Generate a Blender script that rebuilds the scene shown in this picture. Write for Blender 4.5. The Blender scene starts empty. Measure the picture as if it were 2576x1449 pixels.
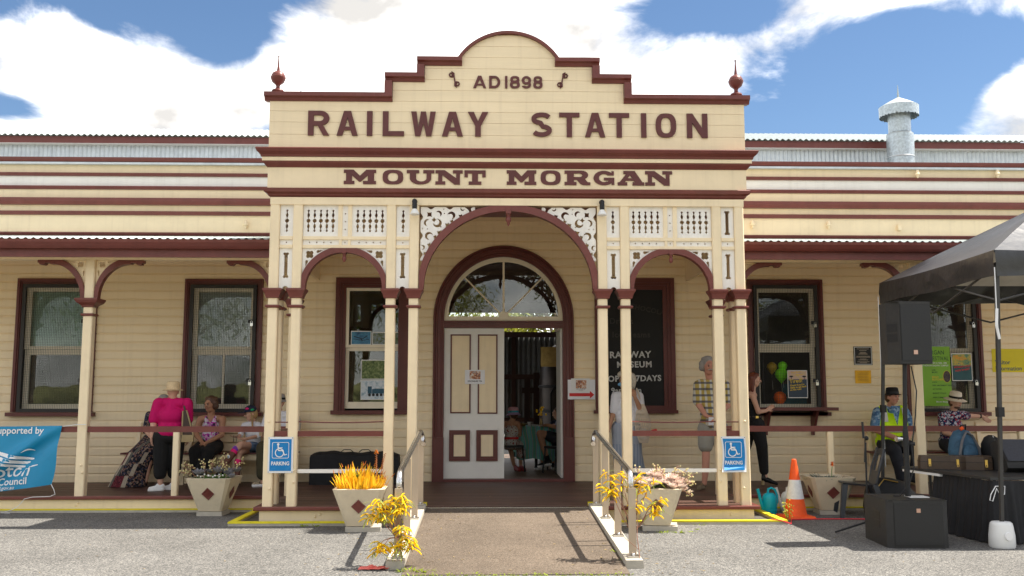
import bpy, bmesh, math, random
import numpy as np
from mathutils import Vector, Matrix, geometry
random.seed(7)
SC = bpy.context.scene
COL = SC.collection
PI = math.pi
rad = math.radians

# ------------------------------------------------------------------ camera, sky, sun, exposure
cam_d = bpy.data.cameras.new('camera'); cam = bpy.data.objects.new('camera', cam_d); COL.objects.link(cam)
cam_d.sensor_width = 36.0; cam_d.lens = 36.0 * 2400 / 2576; cam_d.clip_start = .1; cam_d.clip_end = 2000
cam.location = (-0.266, -12.0, 1.53); cam.rotation_euler = (rad(90 + 6.548), 0, rad(-1.494))
SC.camera = cam

SUN_DIR = Vector((0.55, 0.055, 1.0)).normalized()      # towards the sun
world = bpy.data.worlds.new('World'); SC.world = world; world.use_nodes = True
wt = world.node_tree; wt.nodes.clear()
def wn(t, **k):
    n = wt.nodes.new(t)
    for a, b in k.items(): setattr(n, a, b)
    return n
def wl(a, b): wt.links.new(a, b)
def wmath(op, a, b=None, clamp=False):
    n = wn('ShaderNodeMath', operation=op, use_clamp=clamp)
    for i, s in enumerate((a, b)):
        if s is None: continue
        if isinstance(s, (int, float)): n.inputs[i].default_value = s
        else: wl(s, n.inputs[i])
    return n.outputs[0]
def wvec(op, a, b):
    n = wn('ShaderNodeVectorMath', operation=op)
    for i, s in enumerate((a, b)):
        if isinstance(s, (tuple, list)): n.inputs[i].default_value = s
        else: wl(s, n.inputs[i])
    return n
SKY_STRENGTH = 0.13
sky = wn('ShaderNodeTexSky', sky_type='NISHITA', sun_disc=False)
sky.sun_elevation = math.asin(SUN_DIR.z); sky.sun_rotation = math.atan2(SUN_DIR.x, SUN_DIR.y)
sky.altitude = 300; sky.air_density = 1.0; sky.dust_density = 0.3; sky.ozone_density = 2.5
gam = wn('ShaderNodeHueSaturation'); gam.inputs['Saturation'].default_value = 1.08; gam.inputs['Value'].default_value = .21
wl(sky.outputs[0], gam.inputs['Color'])
tc = wn('ShaderNodeTexCoord')
dirv = tc.outputs['Generated']
# cumulus: fractal noise on the direction, plus broad banks (direction, radius, weight)
st = wvec('MULTIPLY', dirv, (1.0, 1.0, 1.7)).outputs[0]
n1 = wn('ShaderNodeTexNoise', noise_dimensions='3D'); n1.inputs['Scale'].default_value = 6.5; n1.inputs['Detail'].default_value = 12
n1.inputs['Roughness'].default_value = .60; n1.inputs['Distortion'].default_value = .35
wl(st, n1.inputs['Vector'])
def azel(az, el): return (math.sin(rad(az)) * math.cos(rad(el)), math.cos(rad(az)) * math.cos(rad(el)), math.sin(rad(el)))
BANKS = [(-24.0, 18.2, 4.2, 1.5, .42), (-25, 16.4, 5.0, 1.4, .34), (-18, 16.4, 5.5, 1.6, .36), (-12.0, 18.4, 4.5, 1.9, .34), (-5, 20.6, 7.0, 3.0, .38), (3, 21.0, 6.0, 2.8, .30), (2, 17.5, 9.0, 2.4, .26),
         (11.5, 18.6, 6.5, 1.9, .44), (25.5, 22.6, 6.0, 1.0, .50), (30.5, 16.4, 2.8, 1.3, .50)]
CLEAR = [(-23.5, 23.2, 9.0, 2.6, 1.0), (-29.5, 20.8, 3.5, 1.8, .4), (-15.8, 20.2, 2.4, 1.5, .42), (-28.0, 15.4, 3.5, .8, .5), (13.8, 22.4, 5.0, 1.3, .75), (23.5, 17.8, 8.0, 2.4, .95), (-10.5, 15.4, 2.8, .8, .36), (1.5, 22.9, 2.5, .9, .2), (19, 15.5, 8, 1.6, .5)]
acc = wmath('MULTIPLY_ADD', n1.outputs['Fac'], 1.9); acc.node.inputs[2].default_value = -.17
for sgn, L in ((1, BANKS), (-1, CLEAR)):
    for az, el, ra, re, w in L:
        c = azel(az, el)
        d = wvec('SUBTRACT', dirv, c).outputs[0]
        s = wvec('MULTIPLY', d, (1 / math.sin(rad(ra)), 1 / math.sin(rad(ra)), 1 / math.sin(rad(re)))).outputs[0]
        ln = wn('ShaderNodeVectorMath', operation='LENGTH'); wl(s, ln.inputs[0])
        mr = wn('ShaderNodeMapRange', interpolation_type='SMOOTHSTEP')
        mr.inputs['From Min'].default_value = 0; mr.inputs['From Max'].default_value = 1.5
        mr.inputs['To Min'].default_value = sgn * w; mr.inputs['To Max'].default_value = 0
        wl(ln.outputs['Value'], mr.inputs['Value'])
        acc = wmath('ADD', acc, mr.outputs[0])
cm = wn('ShaderNodeMapRange', interpolation_type='SMOOTHSTEP')
cm.inputs['From Min'].default_value = .50; cm.inputs['From Max'].default_value = 1.02
wl(acc, cm.inputs['Value'])
n2 = wn('ShaderNodeTexNoise'); n2.inputs['Scale'].default_value = 9; n2.inputs['Detail'].default_value = 7
wl(wvec('ADD', st, (0, 0, .05)).outputs[0], n2.inputs['Vector'])
cs = wn('ShaderNodeMapRange'); cs.inputs['From Min'].default_value = .32; cs.inputs['From Max'].default_value = .66
cs.inputs['To Min'].default_value = 1.3; cs.inputs['To Max'].default_value = 4.3
wl(n2.outputs['Fac'], cs.inputs['Value'])
ccol = wn('ShaderNodeVectorMath', operation='SCALE'); ccol.inputs[0].default_value = (1.0, .97, .93); wl(cs.outputs[0], ccol.inputs['Scale'])
mx = wn('ShaderNodeMix', data_type='RGBA'); wl(cm.outputs[0], mx.inputs['Factor']); wl(gam.outputs[0], mx.inputs['A']); wl(ccol.outputs[0], mx.inputs['B'])
bg = wn('ShaderNodeBackground'); bg.inputs['Strength'].default_value = SKY_STRENGTH
wl(mx.outputs['Result'], bg.inputs['Color'])
wo = wn('ShaderNodeOutputWorld'); wl(bg.outputs[0], wo.inputs['Surface'])

sun_d = bpy.data.lights.new('sun', 'SUN'); sun_d.energy = 2.0; sun_d.angle = rad(.5); sun_d.color = (1.0, .93, .82)
sun = bpy.data.objects.new('sun', sun_d); COL.objects.link(sun)
sun.rotation_euler = (-SUN_DIR).to_track_quat('-Z', 'Y').to_euler(); sun.location = (6, 2, 14)

SC.view_settings.view_transform = 'Standard'; SC.view_settings.look = 'None'
SC.view_settings.exposure = 2.40; SC.view_settings.gamma = 1.0; SC.view_settings.use_curve_mapping = False
SC.render.engine = 'CYCLES'
SC.cycles.max_bounces = 10; SC.cycles.diffuse_bounces = 6; SC.cycles.glossy_bounces = 4; SC.cycles.transparent_max_bounces = 12; SC.cycles.transmission_bounces = 4
SC.cycles.use_denoising = True
SC.cycles.sample_clamp_indirect = 6.0
SC.cycles.caustics_reflective = False; SC.cycles.caustics_refractive = False

# ------------------------------------------------------------------ materials
MATS = {}
def lin(r, g, b):
    f = lambda c: (c / 255 / 12.92) if c / 255 <= .04045 else ((c / 255 + .055) / 1.055) ** 2.4
    return (f(r), f(g), f(b))
def pm(name, col, rough=.55, var=.07, scale=5.0, bump=0.0, bscale=60, metal=0.0, spec=.4, rand=0.0, stretch=(1, 1, 1), dirt=None, emit=0, coat=0, streak=0):
    """painted / plain surface: base colour with soft world-space mottling, optional per-piece tone, fine relief and dirt stains"""
    m = bpy.data.materials.new(name); m.use_nodes = True; MATS[name] = m
    nt = m.node_tree; N = nt.nodes; Lk = nt.links
    b = N['Principled BSDF']
    b.inputs['Roughness'].default_value = rough; b.inputs['Metallic'].default_value = metal
    b.inputs['Specular IOR Level'].default_value = spec
    if coat: b.inputs['Coat Weight'].default_value = coat; b.inputs['Coat Roughness'].default_value = .12
    geo = N.new('ShaderNodeNewGeometry')
    vm = N.new('ShaderNodeVectorMath'); vm.operation = 'MULTIPLY'; vm.inputs[1].default_value = stretch
    Lk.new(geo.outputs['Position'], vm.inputs[0])
    no = N.new('ShaderNodeTexNoise'); no.inputs['Scale'].default_value = scale; no.inputs['Detail'].default_value = 6; no.inputs['Roughness'].default_value = .65
    Lk.new(vm.outputs[0], no.inputs['Vector'])
    mr = N.new('ShaderNodeMapRange'); mr.inputs['From Min'].default_value = .3; mr.inputs['From Max'].default_value = .7
    mr.inputs['To Min'].default_value = 1 - var; mr.inputs['To Max'].default_value = 1 + var
    Lk.new(no.outputs['Fac'], mr.inputs['Value'])
    out = mr.outputs[0]
    if rand:
        oi = N.new('ShaderNodeObjectInfo'); r2 = N.new('ShaderNodeMapRange')
        r2.inputs['To Min'].default_value = 1 - rand; r2.inputs['To Max'].default_value = 1 + rand
        Lk.new(oi.outputs['Random'], r2.inputs['Value'])
        mm = N.new('ShaderNodeMath'); mm.operation = 'MULTIPLY'; Lk.new(out, mm.inputs[0]); Lk.new(r2.outputs[0], mm.inputs[1]); out = mm.outputs[0]
    sc = N.new('ShaderNodeVectorMath'); sc.operation = 'SCALE'; sc.inputs[0].default_value = col; Lk.new(out, sc.inputs['Scale'])
    cout = sc.outputs[0]
    if streak:
        vs = N.new('ShaderNodeVectorMath'); vs.operation = 'MULTIPLY'; vs.inputs[1].default_value = (9, 9, .45); Lk.new(geo.outputs['Position'], vs.inputs[0])
        ns = N.new('ShaderNodeTexNoise'); ns.inputs['Scale'].default_value = 1.6; ns.inputs['Detail'].default_value = 5; Lk.new(vs.outputs[0], ns.inputs['Vector'])
        ms = N.new('ShaderNodeMapRange'); ms.inputs['From Min'].default_value = .52; ms.inputs['From Max'].default_value = .78; ms.inputs['To Max'].default_value = streak; Lk.new(ns.outputs['Fac'], ms.inputs['Value'])
        mz = N.new('ShaderNodeMix'); mz.data_type = 'RGBA'; mz.inputs['B'].default_value = (col[0] * .62, col[1] * .58, col[2] * .55, 1)
        Lk.new(ms.outputs[0], mz.inputs['Factor']); Lk.new(cout, mz.inputs['A']); cout = mz.outputs['Result']
    if dirt:
        dcol, amt, dsc = dirt
        n3 = N.new('ShaderNodeTexNoise'); n3.inputs['Scale'].default_value = dsc; n3.inputs['Detail'].default_value = 8; n3.inputs['Roughness'].default_value = .7
        Lk.new(geo.outputs['Position'], n3.inputs['Vector'])
        m3 = N.new('ShaderNodeMapRange'); m3.inputs['From Min'].default_value = .55; m3.inputs['From Max'].default_value = .8; m3.inputs['To Max'].default_value = amt
        Lk.new(n3.outputs['Fac'], m3.inputs['Value'])
        mxx = N.new('ShaderNodeMix'); mxx.data_type = 'RGBA'; mxx.inputs['B'].default_value = (*dcol, 1)
        Lk.new(m3.outputs[0], mxx.inputs['Factor']); Lk.new(cout, mxx.inputs['A']); cout = mxx.outputs['Result']
    Lk.new(cout, b.inputs['Base Color'])
    if bump:
        nb = N.new('ShaderNodeTexNoise'); nb.inputs['Scale'].default_value = bscale; nb.inputs['Detail'].default_value = 4
        Lk.new(vm.outputs[0], nb.inputs['Vector'])
        bp = N.new('ShaderNodeBump'); bp.inputs['Strength'].default_value = bump; bp.inputs['Distance'].default_value = .01
        Lk.new(nb.outputs['Fac'], bp.inputs['Height']); Lk.new(bp.outputs[0], b.inputs['Normal'])
    if emit:
        b.inputs['Emission Color'].default_value = (*col, 1); b.inputs['Emission Strength'].default_value = emit
    return m
def M(n): return MATS[n]
CREAM = (.89, .735, .495)
MAROON = (.165, .043, .034)
pm('cream', CREAM, .5, .05, 3, streak=.22, bump=.08, bscale=30, dirt=((.42, .33, .2), .22, 2.2))
pm('cream_board', CREAM, .5, .04, 3, streak=.2, bump=.12, bscale=26, rand=.035, stretch=(.25, 1, 2.5), dirt=((.5, .39, .23), .14, 1.6))
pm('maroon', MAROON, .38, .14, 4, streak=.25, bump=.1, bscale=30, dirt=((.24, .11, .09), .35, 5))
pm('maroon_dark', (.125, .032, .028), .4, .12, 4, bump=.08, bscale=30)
pm('white_paint', (.86, .83, .775), .5, .04, 4, streak=.2, bump=.06, bscale=30, dirt=((.5, .46, .4), .25, 3))
pm('door_white', (.80, .78, .74), .45, .05, 3, bump=.05, dirt=((.42, .36, .28), .3, 3))
pm('charcoal_frame', (.022, .019, .018), .5, .1)
pm('wire', (.05, .045, .04), .5, .1)
pm('plank', (.105, .055, .042), .48, .25, 6, bump=.15, bscale=20, rand=.22, stretch=(.15, 1, 1), spec=.3, dirt=((.12, .08, .06), .6, 3))
pm('black', (.012, .012, .013), .55, .2)
pm('black_gloss', (.012, .012, .013), .25, .2)
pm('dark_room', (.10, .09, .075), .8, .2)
pm('steel', (.62, .61, .60), .24, .1, 8, metal=1.0, dirt=((.4, .33, .27), .4, 9))
pm('yellow_line', (.78, .66, .02), .6, .12, 9, dirt=((.3, .27, .1), .5, 6))
pm('white_plastic', (.75, .75, .74), .4, .05)
pm('gold', (.75, .5, .14), .3, .1, metal=1.0)
pm('paper', (.82, .82, .86), .6, .02)
pm('ink', (.02, .02, .025), .6, .1)
pm('red', (.62, .02, .02), .5, .05)
pm('sign_blue', (.0, .20, .52), .42, .08, 5, dirt=((.1, .36, .62), .5, 9))
pm('sign_white', (.80, .80, .80), .42, .03)

def metal_corr(name, col, rough, metal=.6):
    return pm(name, col, rough, .12, 7, metal=metal, dirt=((.75, .76, .76), .35, 14))
metal_corr('galv', (.56, .60, .62), .42, .55)
pm('galv_white', (.38, .43, .43), .5, .1, 6, metal=.2)
pm('galv_spangle', (.46, .52, .55), .4, .28, 26, metal=.55, dirt=((.3, .34, .36), .5, 30))

def glass_mat(name='glass', ior=1.62, tint=(.9, .95, .93)):
    m = bpy.data.materials.new(name); m.use_nodes = True; MATS[name] = m
    nt = m.node_tree; nt.nodes.clear()
    o = nt.nodes.new('ShaderNodeOutputMaterial'); mix = nt.nodes.new('ShaderNodeMixShader')
    tr = nt.nodes.new('ShaderNodeBsdfTransparent'); tr.inputs[0].default_value = (*tint, 1)
    gl = nt.nodes.new('ShaderNodeBsdfGlossy'); gl.inputs['Roughness'].default_value = .008
    fr = nt.nodes.new('ShaderNodeFresnel'); fr.inputs['IOR'].default_value = ior
    geo = nt.nodes.new('ShaderNodeNewGeometry')
    no = nt.nodes.new('ShaderNodeTexNoise'); no.inputs['Scale'].default_value = 3.2; no.inputs['Detail'].default_value = 1
    bp = nt.nodes.new('ShaderNodeBump'); bp.inputs['Strength'].default_value = .05; bp.inputs['Distance'].default_value = .02
    nt.links.new(geo.outputs['Position'], no.inputs['Vector']); nt.links.new(no.outputs['Fac'], bp.inputs['Height']); nt.links.new(bp.outputs[0], gl.inputs['Normal'])
    nt.links.new(fr.outputs[0], mix.inputs[0]); nt.links.new(tr.outputs[0], mix.inputs[1]); nt.links.new(gl.outputs[0], mix.inputs[2]); nt.links.new(mix.outputs[0], o.inputs[0])
    return m
glass_mat()
glass_mat('clear_plastic', 1.45, (.93, .94, .93))

def aggregate(name, dark, mid, light, scale, warm=None, rough=.9):
    """stone chips bound in tar or cement: cell-coloured chips, fine dark gaps, relief"""
    m = bpy.data.materials.new(name); m.use_nodes = True; MATS[name] = m
    nt = m.node_tree; N = nt.nodes; Lk = nt.links; b = N['Principled BSDF']; b.inputs['Roughness'].default_value = rough; b.inputs['Specular IOR Level'].default_value = .25
    geo = N.new('ShaderNodeNewGeometry')
    vo = N.new('ShaderNodeTexVoronoi'); vo.inputs['Scale'].default_value = scale; vo.inputs['Randomness'].default_value = 1
    Lk.new(geo.outputs['Position'], vo.inputs['Vector'])
    sep = N.new('ShaderNodeSeparateColor'); Lk.new(vo.outputs['Color'], sep.inputs[0])
    cr = N.new('ShaderNodeValToRGB'); e = cr.color_ramp.elements
    e[0].position = 0; e[0].color = (*dark, 1); e[1].position = 1; e[1].color = (*light, 1)
    x = e.new(.3); x.color = (*[d * .5 + m_ * .5 for d, m_ in zip(dark, mid)], 1); y = e.new(.55); y.color = (*mid, 1); z = e.new(.9); z.color = (*[l * .4 + m_ * .6 for l, m_ in zip(light, mid)], 1)
    Lk.new(sep.outputs[0], cr.inputs[0])
    gap = N.new('ShaderNodeMapRange'); gap.inputs['From Min'].default_value = .25 ; gap.inputs['From Max'].default_value = .75; gap.inputs['To Min'].default_value = 1.0; gap.inputs['To Max'].default_value = .55
    Lk.new(vo.outputs['Distance'], gap.inputs['Value'])
    no = N.new('ShaderNodeTexNoise'); no.inputs['Scale'].default_value = .7; no.inputs['Detail'].default_value = 9; no.inputs['Roughness'].default_value = .68
    Lk.new(geo.outputs['Position'], no.inputs['Vector'])
    mr = N.new('ShaderNodeMapRange'); mr.inputs['From Min'].default_value = .3; mr.inputs['From Max'].default_value = .7; mr.inputs['To Min'].default_value = .74; mr.inputs['To Max'].default_value = 1.2
    Lk.new(no.outputs['Fac'], mr.inputs['Value'])
    mu = N.new('ShaderNodeMath'); mu.operation = 'MULTIPLY'; Lk.new(gap.outputs[0], mu.inputs[0]); Lk.new(mr.outputs[0], mu.inputs[1])
    sc = N.new('ShaderNodeVectorMath'); sc.operation = 'SCALE'; Lk.new(cr.outputs[0], sc.inputs[0]); Lk.new(mu.outputs[0], sc.inputs['Scale'])
    Lk.new(sc.outputs[0], b.inputs['Base Color'])
    bp = N.new('ShaderNodeBump'); bp.inputs['Strength'].default_value = .7; bp.inputs['Distance'].default_value = .006; bp.invert = True
    Lk.new(vo.outputs['Distance'], bp.inputs['Height']); Lk.new(bp.outputs[0], b.inputs['Normal'])
    return m
aggregate('chip_seal', (.09, .089, .087), (.20, .194, .183), (.37, .35, .32), 85)
aggregate('ramp_aggregate', (.12, .092, .07), (.185, .144, .108), (.255, .21, .165), 105)
pm('concrete', (.46, .42, .35), .85, .15, 6, bump=.4, bscale=70, dirt=((.2, .18, .15), .5, 4))
pm('planter_paint', (.68, .58, .42), .7, .06, 5, bump=.5, bscale=32, dirt=((.36, .3, .22), .35, 4))

def leafmat(name, col, var=.35, trans=.35):
    m = bpy.data.materials.new(name); m.use_nodes = True; MATS[name] = m
    nt = m.node_tree; N = nt.nodes; Lk = nt.links; b = N['Principled BSDF']
    geo = N.new('ShaderNodeNewGeometry'); mr = N.new('ShaderNodeMapRange'); mr.inputs['To Min'].default_value = 1 - var; mr.inputs['To Max'].default_value = 1 + var
    Lk.new(geo.outputs['Random Per Island'], mr.inputs['Value'])
    sc = N.new('ShaderNodeVectorMath'); sc.operation = 'SCALE'; sc.inputs[0].default_value = col; Lk.new(mr.outputs[0], sc.inputs['Scale'])
    Lk.new(sc.outputs[0], b.inputs['Base Color']); b.inputs['Roughness'].default_value = .5; b.inputs['Specular IOR Level'].default_value = .3
    tl = N.new('ShaderNodeBsdfTranslucent'); Lk.new(sc.outputs[0], tl.inputs['Color'])
    mix = N.new('ShaderNodeMixShader'); mix.inputs[0].default_value = trans
    Lk.new(b.outputs[0], mix.inputs[1]); Lk.new(tl.outputs[0], mix.inputs[2]); Lk.new(mix.outputs[0], N['Material Output'].inputs[0])
    return m

# ------------------------------------------------------------------ mesh helpers
class MB:
    """collects shapes; build() links them as one mesh object"""
    def __init__(s): s.v = []; s.f = []
    def add(s, vs, fs):
        o = len(s.v); s.v += [tuple(v) for v in vs]; s.f += [tuple(i + o for i in f) for f in fs]; return s
    def box(s, x0, x1, y0, y1, z0, z1):
        return s.add([(x0, y0, z0), (x1, y0, z0), (x1, y1, z0), (x0, y1, z0), (x0, y0, z1), (x1, y0, z1), (x1, y1, z1), (x0, y1, z1)],
                     [(0, 3, 2, 1), (4, 5, 6, 7), (0, 1, 5, 4), (1, 2, 6, 5), (2, 3, 7, 6), (3, 0, 4, 7)])
    def cbox(s, c, d): return s.box(c[0] - d[0] / 2, c[0] + d[0] / 2, c[1] - d[1] / 2, c[1] + d[1] / 2, c[2] - d[2] / 2, c[2] + d[2] / 2)
    def hexa(s, p):   # 8 corners: bottom ring 4, top ring 4
        return s.add(p, [(0, 3, 2, 1), (4, 5, 6, 7), (0, 1, 5, 4), (1, 2, 6, 5), (2, 3, 7, 6), (3, 0, 4, 7)])
    def prism(s, pts, y0, y1):   # polygon in x,z extruded along y
        n = len(pts); a = sum(pts[i][0] * pts[(i + 1) % n][1] - pts[(i + 1) % n][0] * pts[i][1] for i in range(n))
        if a < 0: pts = pts[::-1]
        vs = [(x, y0, z) for x, z in pts] + [(x, y1, z) for x, z in pts]
        fs = [tuple(range(n)), tuple(range(2 * n - 1, n - 1, -1))] + [(i, n + i, n + (i + 1) % n, (i + 1) % n) for i in range(n)]
        return s.add(vs, fs)
    def prism_holes(s, outer, holes, y0, y1):
        def ori(p, sg):
            a = sum(p[i][0] * p[(i + 1) % len(p)][1] - p[(i + 1) % len(p)][0] * p[i][1] for i in range(len(p)))
            return p if a * sg > 0 else p[::-1]
        loops = [ori(list(outer), 1)] + [ori(list(h), -1) for h in holes]
        flat = [q for l in loops for q in l]
        tris = geometry.tessellate_polygon([[Vector((x, z, 0)) for x, z in l] for l in loops])
        o = len(s.v); n = len(flat)
        s.v += [(x, y0, z) for x, z in flat] + [(x, y1, z) for x, z in flat]
        for t in tris:
            a, b, c = (flat[i] for i in t)
            cr = (b[0] - a[0]) * (c[1] - a[1]) - (b[1] - a[1]) * (c[0] - a[0])
            if cr < 0: t = t[::-1]
            s.f.append(tuple(o + i for i in t)); s.f.append(tuple(o + n + i for i in t[::-1]))
        k = 0
        for l in loops:
            m = len(l)
            for i in range(m):
                a, b = k + i, k + (i + 1) % m
                s.f.append((o + a, o + n + a, o + n + b, o + b))
            k += m
        return s
    def sweep_x(s, prof, x0, x1):   # profile of (y,z) extruded along x
        n = len(prof)
        vs = [(x0, y, z) for y, z in prof] + [(x1, y, z) for y, z in prof]
        a = sum(prof[i][0] * prof[(i + 1) % n][1] - prof[(i + 1) % n][0] * prof[i][1] for i in range(n))
        idx = list(range(n))
        f = [tuple(idx[::-1]), tuple(i + n for i in idx)] + [(i, (i + 1) % n, n + (i + 1) % n, n + i) for i in range(n)]
        if a < 0: f = [t[::-1] for t in f]
        return s.add(vs, f)
    def sweep_y(s, prof, y0, y1):   # profile of (x,z) along y
        return s.prism(prof, y0, y1)
    def tube(s, pts, r, n=8, caps=True, flat=1.0):
        pts = [Vector(p) for p in pts]; m = len(pts)
        rs = r if isinstance(r, (list, tuple)) else [r] * m
        o = len(s.v); up = None
        for i, p in enumerate(pts):
            t = (pts[min(i + 1, m - 1)] - pts[max(i - 1, 0)])
            t = t.normalized() if t.length > 1e-9 else Vector((0, 0, 1))
            if up is None:
                a = Vector((0, 0, 1)) if abs(t.z) < .9 else Vector((0, 1, 0))
                u = t.cross(a).normalized()
            else:
                u = (up - t * up.dot(t)); u = u.normalized() if u.length > 1e-6 else t.orthogonal().normalized()
            w = t.cross(u); up = u
            for k in range(n):
                an = 2 * PI * k / n
                s.v.append(tuple(p + (u * math.cos(an) + w * math.sin(an) * flat) * rs[i]))
        for i in range(m - 1):
            for k in range(n):
                a, b = o + i * n + k, o + i * n + (k + 1) % n
                s.f.append((a, b, b + n, a + n))
        if caps: s.f.append(tuple(range(o + n - 1, o - 1, -1))); s.f.append(tuple(range(o + (m - 1) * n, o + m * n)))
        return s
    def lathe(s, prof, c=(0, 0, 0), n=16):
        o = len(s.v)
        for r, z in prof:
            for k in range(n):
                an = 2 * PI * k / n; s.v.append((c[0] + r * math.cos(an), c[1] + r * math.sin(an), c[2] + z))
        for i in range(len(prof) - 1):
            for k in range(n):
                a, b = o + i * n + k, o + i * n + (k + 1) % n
                s.f.append((a, b, b + n, a + n))
        s.f.append(tuple(range(o + n - 1, o - 1, -1))); s.f.append(tuple(range(o + (len(prof) - 1) * n, o + len(prof) * n)))
        return s
    def ball(s, c, r, n=10, m=6):
        rr = r if isinstance(r, (list, tuple)) else (r, r, r)
        o = len(s.v)
        for i in range(m + 1):
            th = PI * i / m
            for k in range(n):
                an = 2 * PI * k / n
                s.v.append((c[0] + rr[0] * math.sin(th) * math.cos(an), c[1] + rr[1] * math.sin(th) * math.sin(an), c[2] - rr[2] * math.cos(th)))
        for i in range(m):
            for k in range(n):
                a, b = o + i * n + k, o + i * n + (k + 1) % n
                s.f.append((a, b, b + n, a + n))
        return s
    def quad(s, a, b, c, d): return s.add([a, b, c, d], [(0, 1, 2, 3)])
    def xf(s, mat): s.v = [tuple(mat @ Vector(v)) for v in s.v]; return s
    def mesh(s, name, mat, smooth=False):
        me = bpy.data.meshes.new(name); me.from_pydata(s.v, [], s.f)
        if mat is not None:
            for q in (mat if isinstance(mat, (list, tuple)) else [mat]): me.materials.append(M(q) if isinstance(q, str) else q)
        if smooth:
            me.polygons.foreach_set('use_smooth', [True] * len(me.polygons))
            try: me.set_sharp_from_angle(angle=rad(40))
            except Exception: pass
        me.update(); return me
    def build(s, name, mat, parent=None, smooth=False):
        return link(name, s.mesh(name, mat, smooth), parent)
def link(name, me, parent=None, loc=(0, 0, 0), rot=(0, 0, 0), scale=(1, 1, 1)):
    o = bpy.data.objects.new(name, me); COL.objects.link(o); o.parent = parent
    o.location = loc; o.rotation_euler = rot; o.scale = scale
    return o
def thing(name, label, cat, loc=(0, 0, 0), rz=0, group=None):
    o = bpy.data.objects.new(name, None); COL.objects.link(o); o.empty_display_size = .1
    o.location = loc; o.rotation_euler = (0, 0, rz); tag(o, label, cat, group); return o
def tag(o, label=None, cat=None, group=None, kind=None):
    if label: o['label'] = label
    if cat: o['category'] = cat
    if group: o['group'] = group
    if kind: o['kind'] = kind
    return o
def copy_tree(o, parent=None):
    c = o.copy(); COL.objects.link(c); c.parent = parent
    for ch in o.children: copy_tree(ch, c)
    return c

# 2-D shapes as numpy fields (positive inside), turned into cut boards by marching squares
def f_circ(X, Z, cx, cz, r): return r - np.hypot(X - cx, Z - cz)
def f_box(X, Z, x0, x1, z0, z1): return np.minimum(np.minimum(X - x0, x1 - X), np.minimum(Z - z0, z1 - Z))
def f_ell(X, Z, cx, cz, a, b):
    k = np.hypot((X - cx) / a, (Z - cz) / b); return (1 - k) * min(a, b)
def f_cap(X, Z, x0, z0, x1, z1, r0, r1=None):
    r1 = r0 if r1 is None else r1
    dx, dz = x1 - x0, z1 - z0
    t = np.clip(((X - x0) * dx + (Z - z0) * dz) / (dx * dx + dz * dz + 1e-12), 0, 1)
    return (r0 + (r1 - r0) * t) - np.hypot(X - x0 - dx * t, Z - z0 - dz * t)
def f_star(X, Z, cx, cz, r, rot=0):   # four-pointed star with hollow sides
    x, z = X - cx, Z - cz; c, s_ = math.cos(rot), math.sin(rot)
    x, z = np.abs(c * x - s_ * z), np.abs(s_ * x + c * z)
    return (r ** .62 - (np.maximum(x, 1e-6) ** .62 + np.maximum(z, 1e-6) ** .62)) * .02
def f_or(*a):
    r = a[0]
    for q in a[1:]: r = np.maximum(r, q)
    return r
def f_and(*a):
    r = a[0]
    for q in a[1:]: r = np.minimum(r, q)
    return r
def cutboard(field, x0, x1, z0, z1, y0, y1, res):
    nx = int(math.ceil((x1 - x0) / res)) + 3; nz = int(math.ceil((z1 - z0) / res)) + 3
    xs = x0 - res + np.arange(nx) * res; zs = z0 - res + np.arange(nz) * res
    X, Z = np.meshgrid(xs, zs, indexing='ij')
    F = np.minimum(field(X, Z), f_box(X, Z, x0, x1, z0, z1)); F = np.where(np.abs(F) < 1e-6, -1e-6, F)
    mb = MB(); vid = {}
    def V(key, x, z):
        if key not in vid:
            vid[key] = len(mb.v); mb.v.append((x, y0, z)); mb.v.append((x, y1, z))
        return vid[key]
    ins = F > 0
    for j in range(nz - 1):
        i = 0
        while i < nx - 1:
            c = (ins[i, j], ins[i + 1, j], ins[i + 1, j + 1], ins[i, j + 1])
            if not any(c): i += 1; continue
            if all(c):
                k = i
                while k < nx - 1 and ins[k, j] and ins[k + 1, j] and ins[k + 1, j + 1] and ins[k, j + 1]: k += 1
                q = [V((i, j), xs[i], zs[j]), V((k, j), xs[k], zs[j]), V((k, j + 1), xs[k], zs[j + 1]), V((i, j + 1), xs[i], zs[j + 1])]
                mb.f.append(tuple(q)); mb.f.append(tuple(a + 1 for a in q[::-1])); i = k; continue
            cs_ = [(i, j), (i + 1, j), (i + 1, j + 1), (i, j + 1)]; poly = []
            for e in range(4):
                a, b = cs_[e], cs_[(e + 1) % 4]; fa, fb = F[a], F[b]
                if fa > 0: poly.append((V(a, xs[a[0]], zs[a[1]]), 0))
                if (fa > 0) != (fb > 0):
                    t = fa / (fa - fb); key = ('e',) + tuple(sorted((a, b)))
                    poly.append((V(key, xs[a[0]] + (xs[b[0]] - xs[a[0]]) * t, zs[a[1]] + (zs[b[1]] - zs[a[1]]) * t), 1 if fa > 0 else 2))
            ids = [p_[0] for p_ in poly]
            mb.f.append(tuple(ids)); mb.f.append(tuple(a + 1 for a in ids[::-1]))
            for e in range(len(poly)):
                a, b = poly[e], poly[(e + 1) % len(poly)]
                if a[1] == 1 and b[1] == 2: mb.f.append((a[0], a[0] + 1, b[0] + 1, b[0]))
            i += 1
    return mb
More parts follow.
